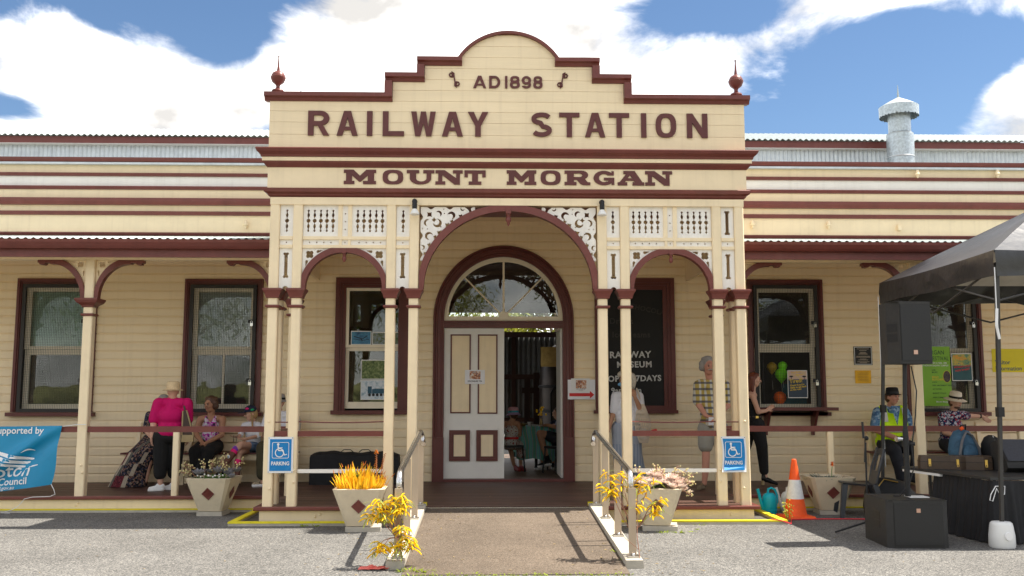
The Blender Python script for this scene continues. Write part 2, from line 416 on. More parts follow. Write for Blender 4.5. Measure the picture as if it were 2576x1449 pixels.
def text_mesh(txt, size, name='lettering', bold=0.0, ext=0.0, align='CENTER', space=1.0, shear=0.0, width=1.0):
    """a line of print as a mesh in x,z facing -y"""
    cu = bpy.data.curves.new('txt', 'FONT'); cu.body = txt; cu.size = size; cu.align_x = align; cu.offset = bold; cu.space_character = space; cu.shear = shear
    cu.extrude = ext; cu.resolution_u = 3
    ob = bpy.data.objects.new('txt', cu); COL.objects.link(ob)
    dg = bpy.context.evaluated_depsgraph_get()
    me = bpy.data.meshes.new_from_object(ob.evaluated_get(dg)); bpy.data.objects.remove(ob); bpy.data.curves.remove(cu)
    me.name = name
    me.transform(Matrix.Diagonal((width, 1, 1, 1))); me.transform(Matrix.Rotation(PI / 2, 4, 'X'))
    return me
def print_text(txt, size, mat, parent, loc, rot=(0, 0, 0), name='lettering', **k):
    me = text_mesh(txt, size, name, **k)
    me.materials.clear(); me.materials.append(M(mat)); return link(name, me, parent, loc, rot)
# ------------------------------------------------------------------ ground, kerbs, ramp
DZ = .205            # deck height
W = 3.45             # main wall plane
V = 1.30             # verandah post line
g = MB(); g.quad((-400, -400, 0), (400, -400, 0), (400, 400, 0), (-400, 400, 0))
tag(g.build('ground', 'chip_seal'), kind='structure')
# drain channel floor beside the porch, painted kerb edging
d = MB(); d.box(-3.28, -1.15, -.19, 1.2, .0, .004); d.box(1.15, 3.31, -.19, 1.2, .0, .004)
pm('pit_shade_concrete', (.10, .09, .075), .8, .3, 5)  # dirty concrete, with the pit's shade put into its dark colour
tag(d.build('drain_channel', 'pit_shade_concrete'), kind='structure')
for sx in (-1, 1):
    k = MB()
    if sx < 0:
        k.box(-3.36, -1.14, -.26, -.19, 0, .042); k.box(-3.36, -3.28, -.188, 1.2, 0, .042)
    else:
        k.box(1.14, 3.39, -.26, -.19, 0, .042); k.box(3.31, 3.39, -.188, 1.2, 0, .042)
    o = k.build('kerb', 'concrete'); tag(o, kind='structure')
    y = MB()
    if sx < 0: y.box(-3.362, -1.14, -.263, -.187, .03, .05); y.box(-3.362, -3.277, -.187, 1.2, .03, .05)
    else: y.box(1.14, 3.392, -.263, -.187, .03, .05); y.box(3.307, 3.392, -.187, 1.2, .03, .05)
    y.build('painted_edge', 'yellow_line', o)
for x0, x1 in ((-11, -3.4), (3.43, 11)):
    e = MB(); e.box(x0, x1, 1.16, 1.235, 0, .03); o = e.build('wing_kerb', 'concrete'); tag(o, kind='structure')
    e = MB(); e.box(x0, x1, 1.158, 1.236, .03, .045); e.build('painted_edge', 'yellow_line', o)
r = MB()
r.hexa([(-1.0, -3.5, -.02), (.985, -3.5, -.02), (.985, -.1, -.02), (-1.0, -.1, -.02), (-1.0, -3.5, .006), (.985, -3.5, .006), (.985, -.1, .19), (-1.0, -.1, .19)])
ramp = r.build('ramp', 'ramp_aggregate'); tag(ramp, kind='structure')
pm('joint', (.03, .026, .022), .9, .1)
def ramp_z(y): return .006 + (.184) * (y + 3.5) / 3.4
for y in (-1.25, -2.35):       # saw-cut joints on the right part of the slab
    j = MB(); j.hexa([(.52, y, ramp_z(y)), (.985, y + .02, ramp_z(y + .02)), (.985, y + .03, ramp_z(y + .03)), (.52, y + .01, ramp_z(y + .01)),
                      (.52, y, ramp_z(y) + .003), (.985, y + .02, ramp_z(y + .02) + .003), (.985, y + .03, ramp_z(y + .03) + .003), (.52, y + .01, ramp_z(y + .01) + .003)])
    j.build('slab_joint', 'joint', ramp)
s_ = MB(); s_.box(-1.0, .985, -.125, -.098, .10, .199); s_.build('threshold_strip', 'steel', ramp)
for sx, xa, xb in ((-1, -1.17, -1.002), (1, .987, 1.15)):
    k = MB()
    segs = [(-3.22, -2.35), (-2.345, -1.2), (-1.195, -.02)]
    for a, b in segs:
        zt = lambda y: .075 + .05 * (y + 3.2)
        k.hexa([(xa, a, 0), (xb, a, 0), (xb, b, 0), (xa, b, 0), (xa + .004, a, zt(a)), (xb - .004, a, zt(a)), (xb - .004, b, zt(b)), (xa + .004, b, zt(b))])
    o = k.build('ramp_kerb', 'concrete'); tag(o, kind='structure')
    y = MB(); y.box(xa + (.0 if sx > 0 else .1), xb - (.1 if sx > 0 else 0), -.02, .05, .2, .245); y.build('painted_edge', 'yellow_line', o)

# ------------------------------------------------------------------ the station
ST = thing('station_building', 'cream and maroon weatherboard railway station with arched entrance porch and side verandahs', 'station')
def part(mb, name, mat, parent=None, smooth=False): return mb.build(name, mat, parent or ST, smooth)

# --- main wall: backing with openings, then every weatherboard
XW = 11.0
MWIN = [(-7.79, -6.52, 1.30, 3.43), (-5.13, -3.88, 1.30, 3.43), (3.98, 5.22, 1.30, 3.45), (6.56, 7.83, 1.30, 3.45)]
GW = (-2.71, -1.535, 1.32, 3.46); CW = (1.48, 2.78, 1.32, 3.466)
DC = 2.79
def ell_x(a, b, dz): return a * math.sqrt(max(0, 1 - (dz / b) ** 2))
AO, BO, AI, BI = 1.13, 1.20, .96, 1.02
hl = [[(x0 + .03, z0), (x1 - .03, z0), (x1 - .03, z1 - .03), (x0 + .03, z1 - .03)] for x0, x1, z0, z1 in MWIN + [GW]]
door = [(-1.04, DZ)] + [(1.04, DZ), (1.04, DC)] + [(1.04 * math.cos(t), DC + 1.1 * math.sin(t)) for t in np.linspace(.1, PI - .1, 22)] + [(-1.04, DC)]
w = MB()
w.prism_holes([(-XW, DZ - .2), (XW, DZ - .2), (XW, 4.2), (3.0, 4.2), (3.0, 4.44), (-3.0, 4.44), (-3.0, 4.2), (-XW, 4.2)], hl + [[(p_[0], max(p_[1], DZ + .002)) for p_ in door]], W + .012, W + .11)
wall = part(w, 'wall', 'cream')
ub = MB()
ub.sweep_x([(W + .01, 0), (W - .028, 0), (W - .030, .004), (W - .028, .104), (W - .022, .114), (W - .010, .1385), (W + .01, .1385)], 0, 1)   # chamferboard: flat face, bevelled top edge
ubm = ub.mesh('board', 'cream_board')
z = DZ; row = 0
while z < 4.40:
    zt = z + .1385
    cuts = []
    for x0, x1, a, b in MWIN + [GW, CW]:
        if zt > a - .03 and z < b - .02: cuts.append((x0 + .04, x1 - .04))
    if z < DC: cuts.append((-1.06, 1.06))
    elif z - DC < BI: 
        xi = ell_x(AI, BI, z - DC) + .01; cuts.append((-xi, xi))
    cuts.sort(); x = -XW; segs = []
    for a, b in cuts:
        if a > x: segs.append((x, a))
        x = max(x, b)
    segs.append((x, XW))
    if z > 4.1: segs = [(-2.98, 2.98)]
    for x0, x1, a, b in MWIN + [GW, CW]:      # short boards closing the row over the head and under the sill
        if z < b - .02 and zt > b + .004: link('board', ubm, wall, (x0 + .04, 0, b - .012), (0, 0, 0), (x1 - x0 - .08, 1, (zt - b + .012) / .1385))
        if z < a - .07 and zt > a - .03: link('board', ubm, wall, (x0 + .04, 0, z), (0, 0, 0), (x1 - x0 - .08, 1, (a - .045 - z) / .1385))
    for a, b in segs:
        pieces = [(a, b)]
        if b - a > 6:
            c = a + (b - a) * random.uniform(.35, .65); pieces = [(a, c), (c + .002, b)]
        for a2, b2 in pieces:
            link('board', ubm, wall, (a2, 0, z), (0, 0, 0), (b2 - a2, 1, 1))
    z += .1385; row += 1
# louvre of horizontal bands above the verandah roof
bands = [(5.41, 5.345, 'maroon', .10), (5.345, 5.315, 'maroon', .06), (5.315, 5.165, 'cream', .0), (5.165, 5.115, 'maroon', .05), (5.115, 4.945, 'white_paint', .0), (4.945, 4.89, 'maroon', .06),
         (4.89, 4.737, 'cream', .02), (4.737, 4.63, 'maroon', .12), (4.63, 4.528, 'cream', .03), (4.528, 4.468, 'maroon', .07), (4.468, 4.185, 'cream', .02), (4.185, 4.135, 'maroon', .05), (4.135, 4.0, 'white_paint', .01)]
for x0, x1 in ((-XW, -3.06), (3.06, XW)):
    for zt, zb, m_, out in bands:
        b = MB(); yo = W - .03 - out
        if m_ == 'maroon': b.sweep_x([(yo, zt), (W + .05, zt + .004), (W + .05, zb - .004), (yo + .02, zb), (yo + .008, zb + (zt - zb) * .45), (yo, zb + (zt - zb) * .6)], x0, x1)
        else: b.box(x0, x1, yo, W + .04, zb - .006, zt + .006)
        part(b, 'fascia_band' if m_ != 'maroon' else 'moulding', m_)
    # set-back clerestory: corrugated wall, fascia, corrugated roof
    def corr(x0, x1, y0, z0, y1, z1, pitch, amp, nrm, thick=.004, sub=6):
        mb = MB(); n = int((x1 - x0) / pitch * sub)
        vs = []; fs = []
        for i in range(n + 1):
            x = x0 + (x1 - x0) * i / n; o = amp * math.sin(2 * PI * (x - x0) / pitch)
            vs += [(x, y0 + nrm[0] * o, z0 + nrm[1] * o), (x, y1 + nrm[0] * o, z1 + nrm[1] * o)]
        for i in range(n): fs.append((2 * i, 2 * i + 2, 2 * i + 3, 2 * i + 1))
        return mb.add(vs, fs)
    YC = 4.6
    part(corr(x0, x1, YC, 5.3, YC, 6.02, .076, .010, (1, 0)), 'clerestory_sheet', 'galv', smooth=True)
    b = MB(); b.box(x0, x1, YC - .13, YC - .10, 5.95, 6.07); part(b, 'clerestory_fascia', 'maroon')
    b = MB(); b.box(x0, x1, YC - .13, YC + .02, 5.945, 5.95); part(b, 'eaves_lining', 'white_paint')
    part(corr(x0, x1, YC - .19, 6.085, YC + 2.6, 6.975, .105, .016, (0, 1)), 'roof_sheet', 'galv_white', smooth=True)
    part(corr(x0, x1, YC + 5.2, 6.085, YC + 2.6, 6.975, .105, .014, (0, 1), sub=4), 'roof_sheet', 'galv_white', smooth=True)
    b = MB(); b.box(x0, x1, W - .1, YC + .1, 5.30, 5.335); part(b, 'parapet_gutter', 'galv')
    # verandah roof, gutter, front beam, ceiling
    part(corr(x0, x1, .80, 3.655, W, 4.12, .105, .014, (0, 1)), 'verandah_roof', 'galv_white', smooth=True)
    b = MB(); b.sweep_x([(.74, 3.64), (.80, 3.64), (.80, 3.615), (.88, 3.60), (.88, 3.52), (.80, 3.52), (.775, 3.55), (.745, 3.60)], x0, x1); part(b, 'gutter', 'maroon')
    b = MB(); b.box(x0, x1, .885, .92, 3.415, 3.60); part(b, 'fascia_board', 'maroon')
    b = MB(); b.box(x0, x1, .92, 1.24, 3.485, 3.50); part(b, 'soffit', 'cream')
    b = MB(); b.box(x0, x1, V - .06, V + .06, 3.427, 3.51); part(b, 'verandah_beam', 'cream')
    b = MB(); b.hexa([(x0, V + .06, 3.495), (x1, V + .06, 3.495), (x1, W, 3.98), (x0, W, 3.98), (x0, V + .06, 3.51), (x1, V + .06, 3.51), (x1, W, 3.995), (x0, W, 3.995)]); part(b, 'verandah_ceiling', 'cream_board')
    b = MB(); b.box(x0, x1, 1.3, W, .02, .03); part(b, 'sub_floor', 'dark_room')
    b = MB(); b.box(x0, x1, 1.26, 1.30, .04, .163); part(b, 'deck_fascia', 'cream')
    b = MB(); b.sweep_x([(1.215, .208), (1.31, .208), (1.31, .163), (1.222, .163), (1.21, .172), (1.21, .198)], x0, x1); part(b, 'deck_nosing', 'maroon')
b = MB(); b.box(-XW, XW, W + .05, 9.6, 4.14, 4.2); part(b, 'attic_floor', 'dark_room')
# --- decks
deck = part(MB().box(-3.0, 3.0, 0, W, .13, .15), 'deck', 'dark_room')
pu = MB().box(0, 1, 0, .096, DZ - .03, DZ); pum = pu.mesh('plank', 'plank')
y = -.06
while y < W - .02:
    spans = [(-3.06, 3.06)] if y < 1.31 else [(-11, -4.2), (-4.198, 1.1), (1.102, 6.0), (6.002, 11)] if int(y * 10) % 2 else [(-11, -6.5), (-6.498, -1.0), (-.998, 4.0), (4.002, 11)]
    if -0.07 < y < 1.31: spans = [(-3.06, .3 if int(y * 10) % 2 else -.8), (.302 if int(y * 10) % 2 else -.798, 3.06)]
    for a, b_ in spans: link('plank', pum, deck, (a, y, random.uniform(-.0012, .0012)), (0, 0, 0), (b_ - a, 1, 1))
    y += .1
for x0, x1 in ((-3.10, -1.17), (1.15, 3.10)):
    b = MB(); b.sweep_x([(-.105, .205), (-.061, .207), (-.061, .16), (-.10, .16), (-.11, .17), (-.11, .198)], x0, x1); part(b, 'deck_nosing', 'maroon')
    b = MB(); b.box(x0 + .06, x1 - .06, -.05, -.02, .0, .159); part(b, 'deck_fascia', 'cream')
for sx in (-1, 1):
    b = MB(); xa, xb = (-3.10, -3.061) if sx < 0 else (3.061, 3.10); b.box(xa, xb, -.06, 1.2, .16, .206); part(b, 'deck_nosing', 'maroon')
    b = MB(); b.box(sx * 3.03 - .015, sx * 3.03 + .015, -.02, 1.26, 0, .159); part(b, 'deck_fascia', 'cream')

# --- posts
PW = .0615
def chamfer_post(x, y, w_, z0, z1):
    mb = MB(); c = .012
    mb.add([(x + a * (w_ - (c if k else 0)), y + b * (w_ - (0 if k else c)), zz) for zz in (z0, z1) for a, b, k in ((-1, -1, 0), (-1, -1, 1), (1, -1, 1), (1, -1, 0), (1, 1, 0), (1, 1, 1), (-1, 1, 1), (-1, 1, 0))],
           [(7, 6, 5, 4, 3, 2, 1, 0), tuple(range(8, 16))] + [(i, (i + 1) % 8, 8 + (i + 1) % 8, 8 + i) for i in range(8)])
    return mb
def capital_mesh(x, y, wid=.118, zt=2.885):
    mb = MB()
    prof = [(PW + .012, zt - .118), (PW + .02, zt - .112), (PW + .022, zt - .095), (wid - .02, zt - .055), (wid - .006, zt - .03), (wid, zt - .022), (wid, zt), (wid - .02, zt + .006)]
    vs = []; fs = []
    for r_, z_ in prof: vs += [(x - r_, y - r_, z_), (x + r_, y - r_, z_), (x + r_, y + r_, z_), (x - r_, y + r_, z_)]
    for i in range(len(prof) - 1):
        for k in range(4): fs.append((4 * i + k, 4 * i + (k + 1) % 4, 4 * i + 4 + (k + 1) % 4, 4 * i + 4 + k))
    fs.append((3, 2, 1, 0)); fs.append(tuple(range(4 * len(prof) - 4, 4 * len(prof))))
    return mb.add(vs, fs)
def ring_mesh(x, y, zc=2.663):
    mb = MB(); prof = [(PW + .004, zc - .02), (PW + .02, zc - .012), (PW + .028, zc + .002), (PW + .024, zc + .016), (PW + .004, zc + .02)]
    vs = []; fs = []
    for r_, z_ in prof: vs += [(x - r_, y - r_, z_), (x + r_, y - r_, z_), (x + r_, y + r_, z_), (x - r_, y + r_, z_)]
    for i in range(len(prof) - 1):
        for k in range(4): fs.append((4 * i + k, 4 * i + (k + 1) % 4, 4 * i + 4 + (k + 1) % 4, 4 * i + 4 + k))
    return mb.add(vs, fs)
def post(x, y, z1, w_=PW, cap=.118):
    p_ = part(chamfer_post(x, y, w_ - .002, DZ - .001, z1), 'post', 'cream')
    capital_mesh(x, y, cap).build('capital', 'maroon', p_)
    ring_mesh(x, y).build('neck_ring', 'maroon', p_)
    return p_
PX = [2.95, 2.66, 1.483, 1.193]
for sx in (-1, 1):
    for x in PX: post(sx * x, 0, 4.0)
    post(sx * 2.95, .30, 4.0)                       # third post of the corner cluster
    post(sx * 2.95, V - .02, 4.0)
    post(sx * 5.765, V, 3.427, .066, .155)
    post(sx * 8.62, V, 3.427, .066, .155)
    part(chamfer_post(sx * 3.185, V, .05, DZ, 3.427), 'half_post', 'cream')
# bolts
bm_ = MB().ball((0, 0, 0), (.016, .012, .016), 8, 5).mesh('bolt', 'cream', True)
for x, z_ in ((-2.95, 1.235), (2.95, 1.235), (-2.63, .50), (-2.63, .64), (2.63, .50), (2.63, .64), (-2.92, .42), (2.92, .42)): link('bolt', bm_, ST, (x, -PW - .003, z_))
for x, z_ in ((-5.75, .62), (-5.73, .52), (5.76, .62), (5.75, .52)): link('bolt', bm_, ST, (x, V - .07, z_))
for x, y_, z_ in ((-5.77, 1.257, .12), (-5.80, 1.257, .085), (-2.3, -.053, .11), (-2.36, -.053, .085), (2.75, -.053, .09)): link('bolt', bm_, ST, (x, y_, z_))

# --- porch frieze: rails, stiles, pierced boards
def bx(name, mat, *a): return part(MB().box(*a), name, mat)
bx('frieze_beam', 'cream', -3.012, 3.012, -.066, .066, 3.957, 4.05)
Y0, Y1 = -.02, .012
for sx in (-1, 1):
    def mx(a, b): return (a, b) if sx > 0 else (-b, -a)
    # rails
    for zb, zt in ((3.513, 3.553), (3.404, 3.443)):
        for a, b in ((1.255, 1.42), (1.546, 2.597), (2.723, 2.887)):
            x0, x1 = mx(a, b); bx('frieze_rail', 'cream', x0, x1, -.045, .04, zb, zt)
    for a, b in ((1.982, 2.031), (2.105, 2.155)):
        x0, x1 = mx(a, b); bx('frieze_stile', 'cream', x0, x1, -.042, .04, 3.554, 3.956)
    for a, b in ((1.996, 2.027), (2.108, 2.14)):
        x0, x1 = mx(a, b); bx('frieze_stile', 'cream', x0, x1, -.042, .04, 3.444, 3.512)
PROF = [(-.147, 0), (-.131, .017), (-.113, .006), (-.10, .008), (-.077, .0185), (-.055, .014), (-.038, .0045), (-.0, .004), (.038, .0045), (.055, .014), (.077, .0185), (.10, .008), (.113, .006), (.131, .017), (.147, 0)]
PZ = np.array([a for a, _ in PROF]); PWD = np.array([b for _, b in PROF])
def f_slot(X, Z, cx, cz=3.757):
    return f_or(np.interp(Z - cz, PZ, PWD, left=-.02, right=-.02) - np.abs(X - cx), f_circ(X, Z, cx, cz, .026))
def f_bone(X, Z, cx, z0, z1):
    return f_or(f_cap(X, Z, cx, z0 + .02, cx, z1 - .02, .022), *[f_circ(X, Z, cx + s2 * .018, zz, .0175) for s2 in (-1, 1) for zz in (z0 + .012, z1 - .012)])
def panel(x0, x1, z0, z1, holes, mat='white_paint', res=.005, y0=Y0, y1=Y1, name='fretwork_panel'):
    part(cutboard(lambda X, Z: f_and(f_box(X, Z, x0, x1, z0, z1), -f_or(*[h(X, Z) for h in holes]) if holes else f_box(X, Z, x0, x1, z0, z1)), x0, x1, z0, z1, y0, y1, res), name, mat)
for sx in (-1, 1):
    def mx(a, b): return (a, b) if sx > 0 else (-b, -a)
    H_ = lambda L, f: [f(c * sx) for c in L]
    slot = lambda c: (lambda X, Z: f_slot(X, Z, c)); dot = lambda c, zc: (lambda X, Z: f_circ(X, Z, c, zc, .0095)); bone = lambda c, a, b: (lambda X, Z: f_bone(X, Z, c, a, b))
    x0, x1 = mx(1.546, 1.982); panel(x0, x1, 3.553, 3.957, [slot(sx * c) for c in (1.60, 1.678, 1.756, 1.834, 1.912)])
    x0, x1 = mx(2.155, 2.597); panel(x0, x1, 3.553, 3.957, [slot(sx * c) for c in (2.224, 2.302, 2.379, 2.457, 2.535)])
    x0, x1 = mx(2.031, 2.105); panel(x0, x1, 3.553, 3.957, [dot(sx * 2.068, c) for c in (3.646, 3.746, 3.848)])
    x0, x1 = mx(1.255, 1.42); panel(x0, x1, 3.553, 3.957, [slot(sx * 1.337)])
    x0, x1 = mx(2.723, 2.887); panel(x0, x1, 3.553, 3.957, [slot(sx * 2.805)] if sx < 0 else [bone(2.805, 3.60, 3.905)])
    x0, x1 = mx(1.546, 1.996); panel(x0, x1, 3.443, 3.513, [dot(sx * c, 3.479) for c in (1.62, 1.71, 1.80, 1.89)])
    x0, x1 = mx(2.14, 2.597); panel(x0, x1, 3.443, 3.513, [dot(sx * c, 3.479) for c in (2.244, 2.334, 2.423, 2.514)])
    x0, x1 = mx(2.027, 2.108); panel(x0, x1, 3.443, 3.513, [dot(sx * 2.068, 3.479)])
    for a, b, c in ((1.255, 1.42, 1.337), (2.723, 2.887, 2.805)):
        x0, x1 = mx(a, b); panel(x0, x1, 3.443, 3.513, [dot(sx * c, 3.479)])
        half = lambda X, Z, c=c: f_circ(X, Z, sx * c, 2.885, .037)
        panel(x0, x1, 2.885, 3.404, [bone(sx * c, 3.03, 3.345), half])
    # small arch with its spandrels
    cx = sx * 2.072
    def f_arch(X, Z):
        inner = f_ell(X, Z, cx, 2.885, .483, .463); outer = f_ell(X, Z, cx, 2.885, .556, .54)
        return f_and(outer, -inner, f_box(X, Z, cx - .527, cx + .527, 2.887, 3.4035))
    part(cutboard(f_arch, cx - .527, cx + .527, 2.887, 3.4035, -.058, .05, .007), 'arch', 'maroon')
    def quat(X, Z, qx, qz): return f_or(*[f_circ(X, Z, qx + a * .021, qz + b * .021, .0255) for a in (-1, 1) for b in (-1, 1)])
    def f_sp(X, Z):
        hol = f_or(*[f_or(quat(X, Z, cx + s2 * .437, 3.325), f_cap(X, Z, cx + s2 * .335, 3.363, cx + s2 * .275, 3.375, .018, .003), f_cap(X, Z, cx + s2 * .473, 3.235, cx + s2 * .487, 3.175, .018, .003)) for s2 in (-1, 1)])
        return f_and(f_box(X, Z, cx - .526, cx + .526, 2.95, 3.404), -f_ell(X, Z, cx, 2.885, .52, .50), -hol)
    part(cutboard(f_sp, cx - .526, cx + .526, 2.95, 3.404, Y0, Y1, .006), 'fretwork_panel', 'white_paint')
    p_ = MB(); p_.box(cx - .027, cx + .027, -.065, .02, 3.335, 3.4); p_.lathe([(.012, -.075), (.02, -.06), (.028, -.035), (.024, -.012), (.016, -.003), (.022, .01), (.022, .03)], (cx, -.025, 3.305), 12)
    part(p_, 'pendant', 'maroon', smooth=True)
def f_arch(X, Z):
    return f_and(f_ell(X, Z, 0, 2.89, 1.150, 1.085), -f_ell(X, Z, 0, 2.89, 1.068, .995), f_box(X, Z, -1.128, 1.128, 2.89, 3.956))
part(cutboard(f_arch, -1.128, 1.128, 2.89, 3.956, -.06, .05, .009), 'arch', 'maroon')
p_ = MB(); p_.box(-.035, .035, -.068, .03, 3.855, 3.952); p_.lathe([(.008, -.13), (.014, -.11), (.02, -.09), (.036, -.06), (.034, -.03), (.022, -.012), (.026, .0), (.03, .02), (.03, .03)], (0, -.025, 3.83), 12)
part(p_, 'pendant', 'maroon', smooth=True)
# large scrolled spandrels beside the centre arch
def sp_pt(px, py):   # sketch coordinates (millimetres from the upper outer corner)
    return -1.126 + (px - 235) * .001062, 3.952 - (py - 240) * .001062
def f_scroll(X, Z):
    edge = np.minimum(X + 1.126, 3.952 - Z)
    run = np.where(X + 1.126 < 3.952 - Z, 3.952 - Z, X + 1.126)
    scal = .010 + .030 * np.maximum(0, np.cos(run * 2 * PI / .24 + 2.6)) ** 2
    body = f_and(edge - scal, -f_ell(X, Z, 0, 2.89, 1.135, 1.07), .70 - (X + 1.126), .70 - (3.952 - Z))
    hs = []
    def star(px, py, r, rot=0): x, z_ = sp_pt(px, py); hs.append(f_star(X, Z, x, z_, r * .00106 * 1.5, rot))
    def cres(px, py, r, ox, oy, r2):
        x, z_ = sp_pt(px, py); hs.append(f_and(f_circ(X, Z, x, z_, r * .00106), -f_circ(X, Z, x + ox * .00106, z_ - oy * .00106, r2 * .00106)))
    def dotp(px, py, r=8): x, z_ = sp_pt(px, py); hs.append(f_circ(X, Z, x, z_, r * .00106))
    star(350, 340, 34, .78); star(405, 405, 26); star(725, 362, 28, .5); star(565, 470, 30, .6); star(620, 425, 24, .3); star(475, 565, 34, .5); star(420, 612, 24, .4); star(352, 710, 26, .3); star(300, 815, 22, .9); star(835, 290, 22, .4)
    cres(460, 330, 38, -18, 16, 36); cres(612, 350, 48, -16, 14, 34); cres(325, 440, 42, 22, 6, 40); cres(445, 445, 52, -14, -14, 36); cres(345, 600, 48, 14, 10, 34)
    cres(270, 740, 30, -14, 4, 24); cres(745, 270, 26, 4, -12, 22)
    for q in ((527, 328), (488, 490), (327, 516), (590, 330), (640, 380), (520, 275), (268, 512)): dotp(*q)
    return f_and(body, -f_or(*hs))
spl = cutboard(f_scroll, -1.126, -.40, 3.2, 3.955, -.018, .008, .006)
o = part(spl, 'fretwork_panel', 'white_paint')
spr = MB(); spr.v = [(-x, y_, z_) for x, y_, z_ in spl.v]; spr.f = [f[::-1] for f in spl.f]
part(spr, 'fretwork_panel', 'white_paint')

# --- porch entablature and parapet
HX = 3.055
def cornice(name, mat, prof, hx=HX):   # moulding along the front, returned down both sides
    mb = MB(); ring = []
    for out, z_ in prof: ring.append([(-hx - out, 1.2, z_), (-hx - out, -.07 - out, z_), (hx + out, -.07 - out, z_), (hx + out, 1.2, z_)])
    vs = [v for q in ring for v in q]; fs = []
    for i in range(len(ring) - 1):
        for k in range(3): fs.append((4 * i + k, 4 * i + 4 + k, 4 * i + 5 + k, 4 * i + 1 + k))
    fs = [f[::-1] for f in fs]
    fs.append((0, 1, 2, 3)); n = 4 * (len(ring) - 1); fs.append((n + 3, n + 2, n + 1, n))
    return part(mb.add(vs, fs), name, mat)
cornice('cornice', 'maroon', [(-.035, 4.045), (-.03, 4.06), (-.01, 4.075), (-.005, 4.095), (.035, 4.115), (.04, 4.155), (.03, 4.165)])
bx('frieze_board', 'cream', -HX, HX, -.065, .06, 4.165, 4.44)
cornice('moulding', 'maroon', [(.0, 4.435), (.012, 4.44), (.05, 4.485), (.055, 4.505), (.05, 4.507)])
cornice('fascia_band', 'cream', [(.06, 4.507), (.062, 4.51), (.062, 4.555), (.05, 4.556)])
cornice('cornice', 'maroon', [(.065, 4.556), (.075, 4.56), (.08, 4.585), (.12, 4.62), (.135, 4.655), (.13, 4.665)])
# shaped parapet: backing, boards, coping
ST_PTS = [(HX, 4.66), (HX, 5.30), (1.49, 5.30), (1.49, 5.565), (1.08, 5.565), (1.08, 5.785), (.615, 5.785)]
RA = .745; CZ_ = 6.215 - RA
a0 = math.asin((5.80 - CZ_) / RA)
ARC = [(RA * math.cos(t), CZ_ + RA * math.sin(t)) for t in np.linspace(a0, PI / 2, 14)]
right = ST_PTS + ARC
outline = right + [(-x, z_) for x, z_ in right[::-1][1:]]
par = part(MB().prism_holes(outline, [], -.05, .05), 'parapet', 'cream')
def par_w(z_):
    if z_ < 5.30: return HX
    if z_ < 5.565: return 1.49
    if z_ < 5.785: return 1.08
    return math.sqrt(max(0, RA ** 2 - (z_ - CZ_) ** 2))
zb = [4.668, 4.865, 5.025, 5.17, 5.31, 5.455, 5.60, 5.75, 5.90, 6.05, 6.2]
for a, b in zip(zb[:-1], zb[1:]):
    if a < 5.8:
        cuts_ = sorted({a + .0035} | {q for q in (5.30, 5.565, 5.785) if a < q < b} | {b})
        poly = []
        zz = cuts_
        for k in range(len(zz) - 1):
            poly += [(par_w(zz[k] + 1e-4) - .002, zz[k]), (par_w(zz[k] + 1e-4) - .002, zz[k + 1])]
    else:
        poly = [(par_w(min(q, 6.212)) - .002, q) for q in np.linspace(a + .0035, b, 5)]
    MB().prism(poly + [(-x, z_) for x, z_ in poly[::-1]], -.064, -.05).build('board', 'cream_board', par)
def coping(pts, w_in, y0, y1, mat, name):   # strip following the outline, w_in wide towards the inside
    mb = MB()
    for s2 in (-1, 1):
        P = [(s2 * x, z_) for x, z_ in pts]
        mb.prism(P, y0, y1)
    return mb
cps = {-1: MB(), 1: MB()}
steps = [((1.49, HX + .062), 5.30, 5.405), ((1.08, 1.588), 5.565, 5.672), ((.60, 1.178), 5.785, 5.888)]
for s2 in (-1, 1):
    cp = cps[s2]
    for (xa, xb), z0, z1 in steps:
        x0, x1 = (xa, xb) if s2 > 0 else (-xb, -xa)
        cp.sweep_x([(-.14, z1), (.09, z1), (.09, z0 + .03), (-.066, z0), (-.085, z0 + .004), (-.10, z0 + .04), (-.14, z0 + .055)], x0, x1)
    for xa, xb, z0, z1 in ((1.492, 1.588, 5.4052, 5.5648), (1.082, 1.178, 5.6722, 5.7848)):
        x0, x1 = (xa, xb) if s2 > 0 else (-xb, -xa)
        cp.box(x0, x1, -.139, .088, z0, z1)
for s2 in (-1, 1): cps[s2].build('coping', 'maroon', par)
ca = MB(); arc = [(.64, 5.8885), (.62, 5.86), (.595, 5.84)]
inn = [(RA * math.cos(t), CZ_ + RA * math.sin(t)) for t in np.linspace(a0 + .05, PI - a0 - .05, 30)]
out = [((RA + .036) * math.cos(t), CZ_ + (RA + .036) * math.sin(t)) for t in np.linspace(a0 + .05, PI - a0 - .05, 30)]
O_ = [(.68, 5.8925)] + out + [(-.68, 5.8925)]; I_ = [(.60, 5.8885)] + inn + [(-.60, 5.8885)]
for i in range(len(O_) - 1):
    a, b, c, d_ = I_[i], O_[i], O_[i + 1], I_[i + 1]
    ca.hexa([(a[0], -.11, a[1]), (b[0], -.11, b[1]), (b[0], .07, b[1]), (a[0], .07, a[1]), (d_[0], -.11, d_[1]), (c[0], -.11, c[1]), (c[0], .07, c[1]), (d_[0], .07, d_[1])])
ca.build('arched_coping', 'maroon', par)
for sx in (-1, 1):
    f = MB(); f.lathe([(.082, 0), (.085, .018), (.07, .024), (.078, .034), (.072, .05), (.045, .058), (.03, .075), (.024, .095), (.03, .118), (.045, .13), (.075, .155), (.094, .20), (.097, .213), (.098, .222), (.09, .228), (.088, .245), (.07, .278), (.04, .297), (.022, .303), (.02, .318), (.013, .37), (.008, .45), (.007, .487), (.011, .492), (.011, .503), (.004, .508)], (sx * 2.965, -.03, 5.405), 18)
    part(f, 'finial', 'maroon', smooth=True)
